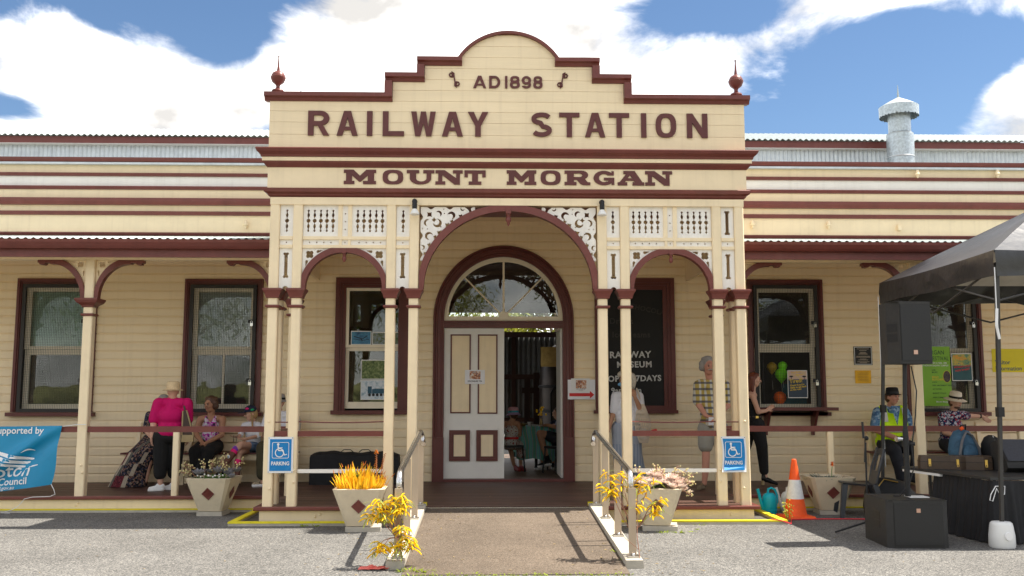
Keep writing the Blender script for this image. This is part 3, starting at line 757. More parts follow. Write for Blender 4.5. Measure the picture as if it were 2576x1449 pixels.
# porch box behind the parapet: side boards, ceiling, roof
for sx in (-1, 1):
    x = sx * 3.0
    bx('side_frieze', 'cream', min(x, x - sx * .03), max(x, x - sx * .03), .07, W, 4.05, 5.0)
    bx('side_beam', 'cream', x - .04, x + .04, .36, V - .09, 3.40, 4.05)
    bx('sun_block_infill', 'cream', x - .02, x + .02, V + .05, W - .03, 3.42, 4.049)  # added to stop sun leaking in between verandah roof and porch side
bx('porch_ceiling', 'cream_board', -2.97, 2.97, .066, W - .02, 4.40, 4.42)
bx('porch_roof', 'galv', -2.97, 2.97, .06, YC, 4.98, 5.02)
bx('cornice_strip', 'cream', -2.97, 2.97, W - .06, W - .018, 4.32, 4.398)

# --- lettering
def stroke(path, w_, closed=False):
    P = [Vector((x, z_)) for x, z_ in path]; L = []; R_ = []; n = len(P)
    for i in range(n):
        t = (P[min(i + 1, n - 1)] - P[max(i - 1, 0)]).normalized(); nn = Vector((-t.y, t.x)) * (w_ / 2)
        L.append(tuple(P[i] + nn)); R_.append(tuple(P[i] - nn))
    return L + R_[::-1]
def arc_pts(cx, cz, rx, rz, a0, a1, n=10): return [(cx + rx * math.cos(rad(a0 + (a1 - a0) * i / n)), cz + rz * math.sin(rad(a0 + (a1 - a0) * i / n))) for i in range(n + 1)]
def squircle(cx, cz, rx, rz, e=2.6, n=28):
    return [(cx + rx * math.copysign(abs(math.cos(t)) ** (2 / e), math.cos(t)), cz + rz * math.copysign(abs(math.sin(t)) ** (2 / e), math.sin(t))) for t in [2 * PI * i / n for i in range(n)]]
def letter(ch, x0, x1, z0, z1, s):   # plain block letters; returns (outer, holes)
    w_, h = x1 - x0, z1 - z0; X = lambda u: x0 + u; Z = lambda v: z0 + v
    m = w_ / 2
    if ch == 'I': return [(x0, z0), (x1, z0), (x1, z1), (x0, z1)], []
    if ch == 'L': return [(x0, z0), (x1, z0), (x1, z0 + s * .85), (X(s), z0 + s * .85), (X(s), z1), (x0, z1)], []
    if ch == 'T': return [(X(m - s / 2), z0), (X(m + s / 2), z0), (X(m + s / 2), z1 - s * .85), (x1, z1 - s * .85), (x1, z1), (x0, z1), (x0, z1 - s * .85), (X(m - s / 2), z1 - s * .85)], []
    if ch == 'A':
        t = s * .62; c0, c1 = h * .22, h * .22 + s * .62; k = (m - t) / h
        li = lambda v: s * 1.02 + v * k     # inner leg line
        return [(x0, z0), (X(s * .98), z0), (X(li(c0)), Z(c0)), (x1 - li(c0), Z(c0)), (x1 - s * .98, z0), (x1, z0), (X(m + t), z1), (X(m - t), z1)], [[(X(li(c1)), Z(c1)), (x1 - li(c1), Z(c1)), (X(m), Z(h * .74))]]
    if ch == 'W':
        t = s * .45
        return [(x0, z1), (X(s * .95), z1), (X(w_ * .30), Z(h * .36)), (X(m - t), z1), (X(m + t), z1), (X(w_ * .70), Z(h * .36)), (x1 - s * .95, z1), (x1, z1), (x1 - w_ * .17, z0), (X(w_ * .62), z0), (X(m), Z(h * .52)), (X(w_ * .38), z0), (X(w_ * .17), z0)], []
    if ch == 'Y': return [(x0, z1), (X(s * 1.05), z1), (X(m), Z(h * .62)), (x1 - s * 1.05, z1), (x1, z1), (X(m + s / 2), Z(h * .43)), (X(m + s / 2), z0), (X(m - s / 2), z0), (X(m - s / 2), Z(h * .43))], []
    if ch == 'N': return [(x0, z0), (X(s), z0), (X(s), Z(h * .62)), (x1 - s * 1.05, z0), (x1, z0), (x1, z1), (x1 - s, z1), (x1 - s, Z(h * .38)), (X(s * 1.05), z1), (x0, z1)], []
    if ch == 'O': return squircle(X(m), Z(h / 2), m, h / 2), [squircle(X(m), Z(h / 2), m - s, h / 2 - s * .8)]
    if ch == 'D':
        return [(x0, z0), (X(m), z0)] + arc_pts(X(m), Z(h / 2), m, h / 2, -80, 80, 10) + [(X(m), z1), (x0, z1)], [[(X(s), Z(s * .9)), (X(m), Z(s * .9))] + arc_pts(X(m), Z(h / 2), m - s, h / 2 - s * .9, -75, 75, 8) + [(X(m), z1 - s * .9), (X(s), z1 - s * .9)]]
    if ch == 'R':
        b = h * .40; rz = (h - b) / 2
        return [(x0, z0), (X(s), z0), (X(s), Z(b)), (X(w_ * .45), Z(b)), (x1 - s * 1.05, z0), (x1, z0), (X(w_ * .70), Z(b + .012))] + arc_pts(X(w_ * .58), Z(b + rz), w_ * .42, rz, -62, 90, 9) + [(x0, z1)], \
               [[(X(s), Z(b + s * .8)), (X(w_ * .55), Z(b + s * .8))] + arc_pts(X(w_ * .55), Z(b + rz), w_ * .45 - s, rz - s * .8, -80, 80, 7) + [(X(w_ * .55), z1 - s * .8), (X(s), z1 - s * .8)]]
    if ch == 'S':
        r_ = h / 4; hs = s * .85
        pa = arc_pts(X(m), Z(h * .735), m - s / 2, h * .265 - hs / 2, 25, 200, 12) + arc_pts(X(m), Z(h * .735), m - s / 2, h * .25 - hs / 2, 215, 262, 4) + arc_pts(X(m), Z(h * .265), m - s / 2, h * .25 - hs / 2, 82, 35, 4) + arc_pts(X(m), Z(h * .265), m - s / 2, h * .265 - hs / 2, 20, -155, 12)
        return stroke(pa, hs), []
    if ch == '8':
        o = []
        a, b2 = squircle(X(m), Z(h * .72), m * .92, h * .28, 2.5, 24), squircle(X(m), Z(h * .30), m, h * .30, 2.5, 24)
        top = [q for q in a if q[1] > Z(h * .56)]; bot = [q for q in b2 if q[1] < Z(h * .5)]
        key = lambda q, cz: math.atan2(q[1] - cz, q[0] - X(m))
        top.sort(key=lambda q: key(q, Z(h * .56))); bot.sort(key=lambda q: (key(q, Z(h * .5)) + 4 * PI) % (2 * PI))
        return top + [(X(m * .2), Z(h * .53))] + bot + [(X(m * 1.8), Z(h * .53))], [squircle(X(m), Z(h * .73), m * .92 - s, h * .27 - s * .75, 2.3, 14), squircle(X(m), Z(h * .29), m - s, h * .29 - s * .75, 2.3, 14)]
    if ch == '9':
        a = squircle(X(m), Z(h * .66), m, h * .34, 2.5, 24)
        o = arc_pts(X(m), Z(h * .66), m, h * .34, -30, 205, 18) + arc_pts(X(m), Z(h * .66), m, h * .34, 215, 262, 5) + [(x1 - s, Z(h * .36)), (x1 - s, Z(h * .3))] + arc_pts(X(m), Z(h * .3), m - s, h * .3 - s * .8, -5, -150, 8) + arc_pts(X(m), Z(h * .3), m, h * .3, -160, -5, 10)
        return o, [squircle(X(m), Z(h * .67), m - s, h * .33 - s * .8, 2.3, 14)]
def slab(ch, x0, x1, z0, z1):   # broad slab-serif letters
    w_, h = x1 - x0, z1 - z0; X = lambda u: x0 + u * w_; Z = lambda v: z0 + v * h; q = .22
    if ch == 'M': return [(x0, z0), (X(.33), z0), (X(.33), Z(q)), (X(.255), Z(q)), (X(.255), Z(.60)), (X(.47), Z(.17)), (X(.53), Z(.17)), (X(.745), Z(.60)), (X(.745), Z(q)), (X(.60), Z(q)), (X(.60), z0), (x1, z0), (x1, Z(q)), (X(.94), Z(q)), (X(.94), Z(1 - q)), (x1, Z(1 - q)), (x1, z1), (X(.70), z1), (X(.50), Z(.58)), (X(.30), z1), (x0, z1), (x0, Z(1 - q)), (X(.07), Z(1 - q)), (X(.07), Z(q)), (x0, Z(q))], []
    if ch == 'O': return squircle(X(.5), Z(.5), w_ / 2, h / 2, 2.9), [squircle(X(.5), Z(.5), w_ * .25, h * .30, 2.6, 20)]
    if ch == 'U': return [(x0, z1), (x0, Z(1 - q)), (X(.11), Z(1 - q))] + [(X(.11), Z(.45))] + arc_pts(X(.5), Z(.42), w_ * .39, h * .42, 190, 350, 12) + [(X(.89), Z(.45)), (X(.89), Z(1 - q)), (x1, Z(1 - q)), (x1, z1), (X(.60), z1), (X(.60), Z(1 - q)), (X(.72), Z(1 - q)), (X(.72), Z(.45))] + arc_pts(X(.53), Z(.42), w_ * .19, h * .22, -10, -170, 8) + [(X(.34), Z(.45)), (X(.34), Z(1 - q)), (X(.45), Z(1 - q)), (X(.45), z1)], []
    if ch == 'N': return [(x0, z0), (X(.36), z0), (X(.36), Z(q)), (X(.25), Z(q)), (X(.25), Z(.66)), (X(.70), z0), (X(.90), z0), (X(.90), Z(1 - q)), (x1, Z(1 - q)), (x1, z1), (X(.64), z1), (X(.64), Z(1 - q)), (X(.76), Z(1 - q)), (X(.76), Z(.45)), (X(.34), z1), (x0, z1), (x0, Z(1 - q)), (X(.10), Z(1 - q)), (X(.10), Z(q)), (x0, Z(q))], []
    if ch == 'T': return [(X(.20), z0), (X(.80), z0), (X(.80), Z(q)), (X(.64), Z(q)), (X(.64), Z(1 - q)), (X(.84), Z(1 - q)), (X(.84), Z(.52)), (x1, Z(.52)), (x1, z1), (x0, z1), (x0, Z(.52)), (X(.16), Z(.52)), (X(.16), Z(1 - q)), (X(.36), Z(1 - q)), (X(.36), Z(q)), (X(.20), Z(q))], []
    if ch == 'R': return [(x0, z0), (X(.46), z0), (X(.46), Z(q)), (X(.36), Z(q)), (X(.36), Z(.36)), (X(.48), Z(.36)), (X(.62), Z(.08)), (X(.72), z0), (x1, z0), (x1, Z(q * .9)), (X(.90), Z(q * .9)), (X(.80), Z(.40))] + arc_pts(X(.66), Z(.70), w_ * .26, h * .30, -55, 90, 8) + [(x0, z1), (x0, Z(1 - q)), (X(.10), Z(1 - q)), (X(.10), Z(q)), (x0, Z(q))], [[(X(.36), Z(.56)), (X(.60), Z(.56))] + arc_pts(X(.60), Z(.68), w_ * .09, h * .12, -70, 70, 5) + [(X(.60), Z(.80)), (X(.36), Z(.80))]]
    if ch == 'G': return arc_pts(X(.5), Z(.5), w_ * .5, h * .5, 40, 320, 20) + [(X(.86), Z(.03)), (x1, Z(.03)), (x1, Z(.52)), (X(.50), Z(.52)), (X(.50), Z(.34)), (X(.72), Z(.34)), (X(.70), Z(.26))] + arc_pts(X(.5), Z(.5), w_ * .24, h * .28, -60, -318, 16) + [(X(.80), Z(.68)), (X(.98), Z(.68)), (X(.98), Z(.97)), (X(.86), Z(.97))], []
    if ch == 'A': return [(x0, z0), (X(.36), z0), (X(.36), Z(q)), (X(.27), Z(q)), (X(.31), Z(.32)), (X(.60), Z(.32)), (X(.65), Z(q)), (X(.56), Z(q)), (X(.56), z0), (x1, z0), (x1, Z(q)), (X(.93), Z(q)), (X(.64), z1), (X(.22), z1), (X(.22), Z(1 - q)), (X(.32), Z(1 - q)), (X(.07), Z(q)), (x0, Z(q))], [[(X(.38), Z(.50)), (X(.54), Z(.50)), (X(.46), Z(.70))]]
pm('letter_paint', (.115, .030, .027), .45, .15, 8, bump=.15, bscale=40)
def put_letters(word, spans, z0, z1, fn, y0, y1, **k):
    for ch, (a, b) in zip(word, spans):
        o_, h_ = fn(ch, a, b, z0, z1, **k)
        part(MB().prism_holes(o_, h_, y0, y1), 'letter', 'letter_paint')
put_letters('RAILWAY', [(-2.559, -2.289), (-2.193, -1.925), (-1.81, -1.74), (-1.608, -1.336), (-1.247, -.933), (-.851, -.584), (-.521, -.261)], 4.85, 5.172, letter, -.088, -.0645, s=.072)
put_letters('STATION', [(.288, .563), (.652, .913), (.984, 1.244), (1.295, 1.555), (1.708, 1.776), (1.897, 2.162), (2.301, 2.568)], 4.852, 5.172, letter, -.088, -.0645, s=.068)
put_letters('AD1898'.replace('1', 'I'), [(-.455, -.289), (-.25, -.107), (-.045, -.014), (.018, .146), (.17, .292), (.319, .44)], 5.491, 5.654, letter, -.082, -.0645, s=.034)
put_letters('MOUNT', [(-2.091, -1.684), (-1.60, -1.339), (-1.294, -.945), (-.929, -.584), (-.561, -.291)], 4.222, 4.408, slab, -.078, -.0655)
put_letters('MORGAN', [(-.022, .355), (.411, .667), (.717, 1.046), (1.088, 1.354), (1.397, 1.738), (1.751, 2.099)], 4.224, 4.413, slab, -.078, -.0655)
for sx in (-1, 1):   # scrolled flourishes either side of the date
    c = sx * .695; pts = []
    for i in range(30):
        t = i / 29
        if t < .35: a = 90 + 520 * (1 - t / .35); r_ = .012 + .030 * (t / .35); pts.append((c + sx * (.042 + 0) - sx * r_ * math.cos(rad(a)) * -1, 5.655 + r_ * math.sin(rad(a)) + .012))
        elif t > .65: a = -90 - 520 * ((t - .65) / .35); r_ = .042 - .030 * ((t - .65) / .35); pts.append((c - sx * .035 + sx * r_ * math.cos(rad(a)) * -1, 5.545 + r_ * math.sin(rad(a)) - .004))
        else: u = (t - .35) / .3; pts.append((c + sx * (.015 - .03 * u), 5.695 - .19 * u))
    m_ = MB(); m_.tube([(x, -.074, z_) for x, z_ in pts], .010, 6); part(m_, 'flourish', 'letter_paint', smooth=True)
# ------------------------------------------------------------------ windows, door, brackets, rails
def frame_mb(x0, x1, z0, z1, wd, y0, y1, bottom=True, wb=None):
    m = MB(); m.box(x0, x0 + wd, y0, y1, z0, z1); m.box(x1 - wd, x1, y0, y1, z0, z1); m.box(x0 + wd, x1 - wd, y0, y1, z1 - wd, z1)
    if bottom: m.box(x0 + wd, x1 - wd, y0, y1, z0, z0 + (wb or wd))
    return m
pm('blind_green', (.66, .80, .72), .8, .15, 3); pm('blind_grey', (.76, .73, .76), .8, .1, 3); pm('blind_dark', (.03, .03, .032), .8, .2)
pm('sash_cream', (.86, .78, .62), .5, .05)
def casing(x0, x1, z0, z1, wd):
    m = frame_mb(x0, x1, z0, z1, wd * .45, W - .075, W + .02, False)
    m2 = frame_mb(x0 + wd * .45, x1 - wd * .45, z0, z1 - wd * .45, wd * .22, W - .055, W + .02, False)
    m3 = frame_mb(x0 + wd * .67, x1 - wd * .67, z0, z1 - wd * .67, wd * .33, W - .035, W + .03, False)
    for q in (m2, m3): m.add(q.v, q.f)
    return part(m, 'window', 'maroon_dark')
def padlock(win, x, z_):
    m = MB(); m.box(x - .10, x + .02, W - .10, W - .085, z_ - .028, z_ + .028); m.build('latch', 'black', win)
    m = MB(); m.box(x - .065, x - .02, W - .115, W - .10, z_ - .075, z_ - .025); m.tube([(x - .058, W - .108, z_ - .03), (x - .058, W - .108, z_), (x - .043, W - .108, z_ + .012), (x - .028, W - .108, z_), (x - .028, W - .108, z_ - .03)], .005, 6); m.build('padlock', 'steel', win)
def mesh_window(x0, x1, z0, z1, top_blind, meet, low_mullion=False, hatch=False):
    win = casing(x0, x1, z0, z1, .095)
    a0, a1, c0, c1 = x0 + .095, x1 - .095, z0, z1 - .095
    frame_mb(a0, a1, c0, c1, .055, W - .085, W - .055).build('security_frame', 'charcoal_frame', win)
    b0, b1, d0, d1 = a0 + .055, a1 - .055, c0 + .055, c1 - .055
    m = MB(); n = int((b1 - b0) / .0265)
    for i in range(1, n): x = b0 + (b1 - b0) * i / n; m.box(x - .0014, x + .0014, W - .0722, W - .068, d0, d1)
    n = int((d1 - d0) / .0265)
    for i in range(1, n): z_ = d0 + (d1 - d0) * i / n; m.box(b0, b1, W - .0765, W - .0724, z_ - .0014, z_ + .0014)
    m.build('security_mesh', 'wire', win)
    frame_mb(b0 - .03, b1 + .03, meet - .02, d1 + .03, .085, W + .02, W + .055, wb=.05).build('upper_sash', 'sash_cream', win)
    lo = frame_mb(b0 - .03, b1 + .03, d0 - .04, meet - .022, .085, W + .058, W + .09, wb=.11)
    if low_mullion: lo.box((b0 + b1) / 2 - .016, (b0 + b1) / 2 + .016, W + .06, W + .088, d0 + .06, meet - .05)
    lo.build('lower_sash', 'sash_cream', win)
    MB().box(b0 + .05, b1 - .05, W + .036, W + .04, meet + .02, d1 - .04).build('pane', 'glass', win)
    if not hatch: MB().box(b0 + .05, b1 - .05, W + .072, W + .076, d0 + .05, meet - .06).build('pane', 'glass', win)
    if top_blind: MB().box(b0 + .02, b1 - .02, W + .13, W + .134, meet - .04, d1).build('blind', top_blind, win)
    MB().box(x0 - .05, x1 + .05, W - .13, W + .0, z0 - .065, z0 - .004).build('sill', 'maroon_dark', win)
    padlock(win, a1 - .02, 2.72 + .02); padlock(win, a1 - .02, 1.80)
    return win
w1 = mesh_window(*MWIN[0], 'blind_green', 2.315)
w2 = mesh_window(*MWIN[1], 'blind_grey', 2.315, True)
w3 = mesh_window(*MWIN[2], None, 2.37, hatch=True)
w4 = mesh_window(*MWIN[3], None, 2.30)
# a ledge with brackets under the ticket window
l_ = MB(); l_.box(4.0, 5.29, W - .40, W - .135, 1.325, 1.375); l_.box(4.0, 5.21, W - .13, W - .018, 1.245, 1.234 + .06); 
for x in (4.22, 4.98): l_.prism([(x - .02, 1.325), (x + .02, 1.325), (x + .02, .93), (x - .02, .93)], W - .10, W - .02); l_.hexa([(x - .02, W - .14, 1.0), (x + .02, W - .14, 1.0), (x + .02, W - .1, .98), (x - .02, W - .1, .98), (x - .02, W - .34, 1.32), (x + .02, W - .34, 1.32), (x + .02, W - .1, 1.32), (x - .02, W - .1, 1.32)])
l_.build('ledge', 'maroon_dark', w3)
# glazed sash window left of the door
gw = casing(*GW, .165)
x0, x1, z0, z1 = GW; b0, b1 = -2.545, -1.60
frame_mb(b0, b1, 2.33, 3.298, .05, W - .02, W + .02, wb=.045).build('upper_sash', 'sash_cream', gw)
m = frame_mb(b0, b1, 1.355, 2.328, .052, W + .022, W + .06, wb=.105)
for xx, s2 in ((b0 + .05, 1), (b1 - .05, -1)): m.prism([(xx, 2.325), (xx + s2 * .02, 2.325), (xx, 2.27)], W + .023, W + .058)
m.build('lower_sash', 'sash_cream', gw)
MB().box(b0 + .04, b1 - .04, W + .0, W + .004, 2.36, 3.26).build('pane', 'glass', gw)
MB().box(b0 + .04, b1 - .04, W + .042, W + .046, 1.45, 2.30).build('pane', 'glass', gw)
MB().box(x0 - .04, x1 + .0, W - .12, W, 1.262, 1.325).build('sill', 'maroon_dark', gw)
# entrance: arched casing, fanlight, transom, two leaves
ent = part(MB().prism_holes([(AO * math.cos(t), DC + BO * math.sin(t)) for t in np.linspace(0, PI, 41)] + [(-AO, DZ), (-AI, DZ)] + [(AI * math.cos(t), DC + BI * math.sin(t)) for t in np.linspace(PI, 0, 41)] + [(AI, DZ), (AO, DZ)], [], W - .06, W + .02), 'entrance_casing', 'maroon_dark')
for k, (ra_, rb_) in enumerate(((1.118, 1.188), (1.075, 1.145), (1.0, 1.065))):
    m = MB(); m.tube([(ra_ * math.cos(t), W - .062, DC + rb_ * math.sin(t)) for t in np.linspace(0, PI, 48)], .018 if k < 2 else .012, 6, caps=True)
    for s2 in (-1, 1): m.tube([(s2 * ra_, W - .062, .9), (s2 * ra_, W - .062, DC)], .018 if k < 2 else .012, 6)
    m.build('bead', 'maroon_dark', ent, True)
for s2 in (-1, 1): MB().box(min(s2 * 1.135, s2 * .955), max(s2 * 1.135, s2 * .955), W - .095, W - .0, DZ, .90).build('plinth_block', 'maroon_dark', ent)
fan = MB().prism_holes([(AI * math.cos(t), 2.80 + (BI - .01) * math.sin(t)) for t in np.linspace(0, PI, 41)] + [(-AI, 2.767), (AI, 2.767)], [[(.892 * math.cos(t), 2.838 + .895 * math.sin(t)) for t in np.linspace(0, PI, 37)]], W - .01, W + .035)
fan.box(-.016, .016, W - .012, W + .03, 2.838, 3.74)
for s2 in (-1, 1): fan.add(*(lambda a: (a.v, a.f))(MB().tube([(s2 * .05, W + .01, 2.88), (s2 * .635, W + .01, 3.475)], .014, 6)))
fan.prism([(.085 * math.cos(t), 2.836 + .085 * math.sin(t)) for t in np.linspace(0, PI, 13)], W - .014, W + .034)
fl = part(fan, 'fanlight', 'sash_cream')
MB().prism([(.90 * math.cos(t), 2.83 + .905 * math.sin(t)) for t in np.linspace(0, PI, 25)], W + .014, W + .018).build('pane', 'glass', fl)
m = MB(); m.box(-AI, AI, W - .05, W + .04, 2.648, 2.766); m.box(-AI, AI, W - .075, W - .05, 2.735, 2.76); m.box(-AI, AI, W - .066, W - .05, 2.70, 2.722); part(m, 'transom', 'maroon_dark')
dl = part(MB().box(-.957, .01, W - .0, W + .045, .25, 2.645), 'door_leaf', 'door_white')
for x0, x1, z0, z1 in ((-.856, -.529, 1.278, 2.546), (-.415, -.097, 1.27, 2.545)):
    frame_mb(x0, x1, z0, z1, .022, W - .018, W - .0).build('panel_moulding', 'maroon_dark', dl)
    MB().box(x0 + .022, x1 - .022, W - .006, W - .0005, z0 + .022, z1 - .022).build('panel', 'cream', dl)
for x0, x1, z0, z1 in ((-.868, -.535, .524, 1.012), (-.434, -.092, .524, 1.012)):
    m = frame_mb(x0, x1, z0, z1, .038, W - .032, W - .0); q = frame_mb(x0 + .038, x1 - .038, z0 + .038, z1 - .038, .035, W - .018, W - .0); m.add(q.v, q.f)
    m.build('panel_moulding', 'maroon_dark', dl)
    MB().box(x0 + .073, x1 - .073, W - .006, W - .0005, z0 + .073, z1 - .073).build('panel', 'cream', dl)
od = part(MB().box(.925, .962, W + .06, W + 1.0, .25, 2.645), 'door_leaf', 'door_white')
m = MB(); m.box(-.96, .96, W - .11, W + .06, DZ, .245); part(m, 'door_sill', 'maroon_dark')
m = MB(); m.box(.955, .962, W - .01, W + .06, .25, 2.645); part(m, 'door_jamb', 'maroon_dark')

# brackets of the side verandahs
def bracket(xp, s2):   # xp: face of the post, s2: direction away from it
    x = lambda u: xp + s2 * u
    lo, hi = min(x(0), x(.66)), max(x(0), x(.66))
    def f(X, Z):
        U = (X - xp) * s2
        cx, cz, a, b = .475, 2.90, .42, .505
        ring = f_and(f_ell(U, Z, cx, cz, a + .06, b + .05), -f_ell(U, Z, cx, cz, a, b - .035), .49 - U, U - .0)
        tail = f_or(f_box(U, Z, .44, .66, 3.385, 3.425), f_circ(U, Z, .59, 3.392, .036), f_box(U, Z, .60, .635, 3.36, 3.40))
        return f_and(f_or(ring, tail), 3.425 - Z)
    part(cutboard(f, lo, hi, 2.89, 3.425, V - .055, V + .045, .008), 'bracket', 'maroon')
    def h(X, Z):
        U = (X - xp) * s2
        hol = f_or(*[f_circ(U, Z, .085 + i * .018, 3.365 + j * .018, .022) for i in (-1, 1) for j in (-1, 1)], f_cap(U, Z, .17, 3.40, .23, 3.408, .014, .003), f_cap(U, Z, .035, 3.27, .04, 3.20, .014, .003))
        return f_and(U, .36 - U, 3.425 - Z, Z - 2.96, -f_ell(U, Z, .475, 2.90, .45, .525), -hol)
    part(cutboard(h, lo, hi, 2.96, 3.425, V - .012, V + .012, .007), 'bracket_panel', 'cream')
for sx in (-1, 1):
    for xp, s2 in ((sx * (5.765 - .066), -sx), (sx * (5.765 + .066), sx), (sx * 3.235, sx), (sx * (8.62 - .066), -sx)): bracket(xp, s2)
# verandah and porch rails
def rail(x0, x1, y, z0, z1, d=.035): bx('rail', 'maroon', x0, x1, y - d, y + d, z0, z1)
for sx in (-1, 1):
    a, b = sorted((sx * 3.02, sx * 5.70)); rail(a, b, V, 1.06, 1.138)
    a, b = sorted((sx * 5.83, sx * 8.56)); rail(a, b, V, 1.06, 1.138)
    for x in (4.50, 7.2): part(chamfer_post(sx * x, V, .042, DZ, 1.06), 'baluster', 'cream')
    a, b = sorted((sx * 1.546, sx * 2.597)); rail(a, b, 0, 1.052, 1.118)
    a, b = sorted((sx * 2.723, sx * 2.887)); rail(a, b, 0, 1.052, 1.118)
    a, b = sorted((sx * 1.546, sx * 2.597)); bx('low_rail', 'white_paint', a, b, -.02, .02, .607, .652)
    bx('rail', 'maroon', sx * 2.95 - .03, sx * 2.95 + .03, .37, V - .09, 1.052, 1.118)
    m = MB(); n = 14
    m.tube([(sx * (1.546 + 1.05 * i / n), 0, 1.232 - .012 * math.sin(PI * i / n)) for i in range(n + 1)], .0085, 6); m.tube([(sx * 2.723, 0, 1.226), (sx * 2.887, 0, 1.226)], .0085, 6)
    part(m, 'cable', 'maroon')
# roof ventilator and far spike
rv = MB(); rv.lathe([(.225, -.2), (.225, .56), (.19, .60), (.185, .60), (.185, 1.02)], (0, 0, 0), 28)
vx, vy, vz = 6.90, 4.0, 5.50
R_ = part(rv.xf(Matrix.Translation((vx, vy, vz))), 'roof_ventilator', 'galv_spangle', smooth=True)
for zz in (.16, .575): MB().lathe([(.232, zz - .01), (.236, zz), (.232, zz + .01)] if zz < .5 else [(.215, zz - .012), (.222, zz), (.2, zz + .014)], (vx, vy, vz), 28).build('band', 'galv', R_, True)
sk = MB(); n = 72
for i in range(n + 1):
    a = 2 * PI * i / n; low = .905 - .032 * abs(math.sin(a * 15))
    sk.v += [(vx + .325 * math.cos(a), vy + .325 * math.sin(a), vz + low), (vx + .328 * math.cos(a), vy + .328 * math.sin(a), vz + 1.06)]
sk.f += [(2 * i, 2 * i + 2, 2 * i + 3, 2 * i + 1) for i in range(n)]
sk.build('scalloped_skirt', 'galv_spangle', R_)
MB().lathe([(.33, 1.06), (.18, 1.15), (.02, 1.235), (.018, 1.24), (.0175, 1.25), (.002, 1.47)], (vx, vy, vz), 28).build('cone_cap', 'galv_white', R_, True)
sp = MB().lathe([(.05, -.3), (.03, .0), (.002, .235)], (-3.60, 4.6, 6.80), 10); part(sp, 'roof_spike', 'galv_spangle')
# porcelain insulators on the bands
ins = MB(); ins.lathe([(.012, -.075), (.018, -.06), (.02, -.03), (.04, -.022), (.042, -.005), (.03, .012), (.028, .03), (.024, .05), (.012, .062)], (0, -.06, 0), 12); ins.tube([(0, .05, -.05), (0, -.06, -.055)], .01, 6)
im = ins.mesh('insulator', 'cream', True)
for x, z_ in ((6.87, 5.225), (8.22, 5.235), (4.09, 4.36), (5.35, 4.36), (-3.42, 4.43), (-4.18, 4.32)): link('insulator', im, ST, (x, W - .05, z_))
m = MB(); m.box(6.50, 6.56, W - .12, W - .02, 4.27, 4.36); part(m, 'junction_box', 'cream')

# ------------------------------------------------------------------ rooms behind the openings
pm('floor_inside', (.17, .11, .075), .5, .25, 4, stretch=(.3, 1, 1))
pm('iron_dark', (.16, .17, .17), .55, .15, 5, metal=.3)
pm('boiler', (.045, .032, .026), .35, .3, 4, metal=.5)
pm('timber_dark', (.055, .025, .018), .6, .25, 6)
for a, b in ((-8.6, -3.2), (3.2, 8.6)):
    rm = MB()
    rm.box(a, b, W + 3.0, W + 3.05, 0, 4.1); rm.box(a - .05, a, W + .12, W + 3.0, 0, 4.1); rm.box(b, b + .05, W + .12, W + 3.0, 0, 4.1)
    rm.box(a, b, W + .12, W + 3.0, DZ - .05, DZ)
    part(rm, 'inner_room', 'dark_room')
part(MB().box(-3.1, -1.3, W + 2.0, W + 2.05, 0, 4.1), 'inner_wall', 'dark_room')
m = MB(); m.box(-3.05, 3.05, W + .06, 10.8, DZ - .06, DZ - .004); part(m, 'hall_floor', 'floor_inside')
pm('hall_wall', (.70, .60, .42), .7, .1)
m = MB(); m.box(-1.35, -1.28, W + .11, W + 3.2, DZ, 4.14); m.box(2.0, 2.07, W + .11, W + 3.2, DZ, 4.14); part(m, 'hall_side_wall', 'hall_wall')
# platform side: posts, beam with an arch, corrugated hoarding, gate
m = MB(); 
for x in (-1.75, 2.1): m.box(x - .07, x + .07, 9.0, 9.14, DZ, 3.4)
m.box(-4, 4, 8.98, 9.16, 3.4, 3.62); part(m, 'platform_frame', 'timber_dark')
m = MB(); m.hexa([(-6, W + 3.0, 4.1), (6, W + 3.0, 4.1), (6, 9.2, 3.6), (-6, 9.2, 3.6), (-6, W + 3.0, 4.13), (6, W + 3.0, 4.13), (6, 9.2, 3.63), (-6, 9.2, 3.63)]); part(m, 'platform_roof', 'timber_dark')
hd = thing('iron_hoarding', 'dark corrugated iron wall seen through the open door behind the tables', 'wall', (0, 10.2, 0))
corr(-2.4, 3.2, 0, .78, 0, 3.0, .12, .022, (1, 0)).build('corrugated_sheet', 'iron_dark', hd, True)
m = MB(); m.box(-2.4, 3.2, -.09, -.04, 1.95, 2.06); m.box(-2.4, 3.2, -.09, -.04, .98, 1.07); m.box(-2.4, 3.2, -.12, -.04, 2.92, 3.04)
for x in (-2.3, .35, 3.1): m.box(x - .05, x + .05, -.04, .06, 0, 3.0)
m.build('framing', 'timber_dark', hd)
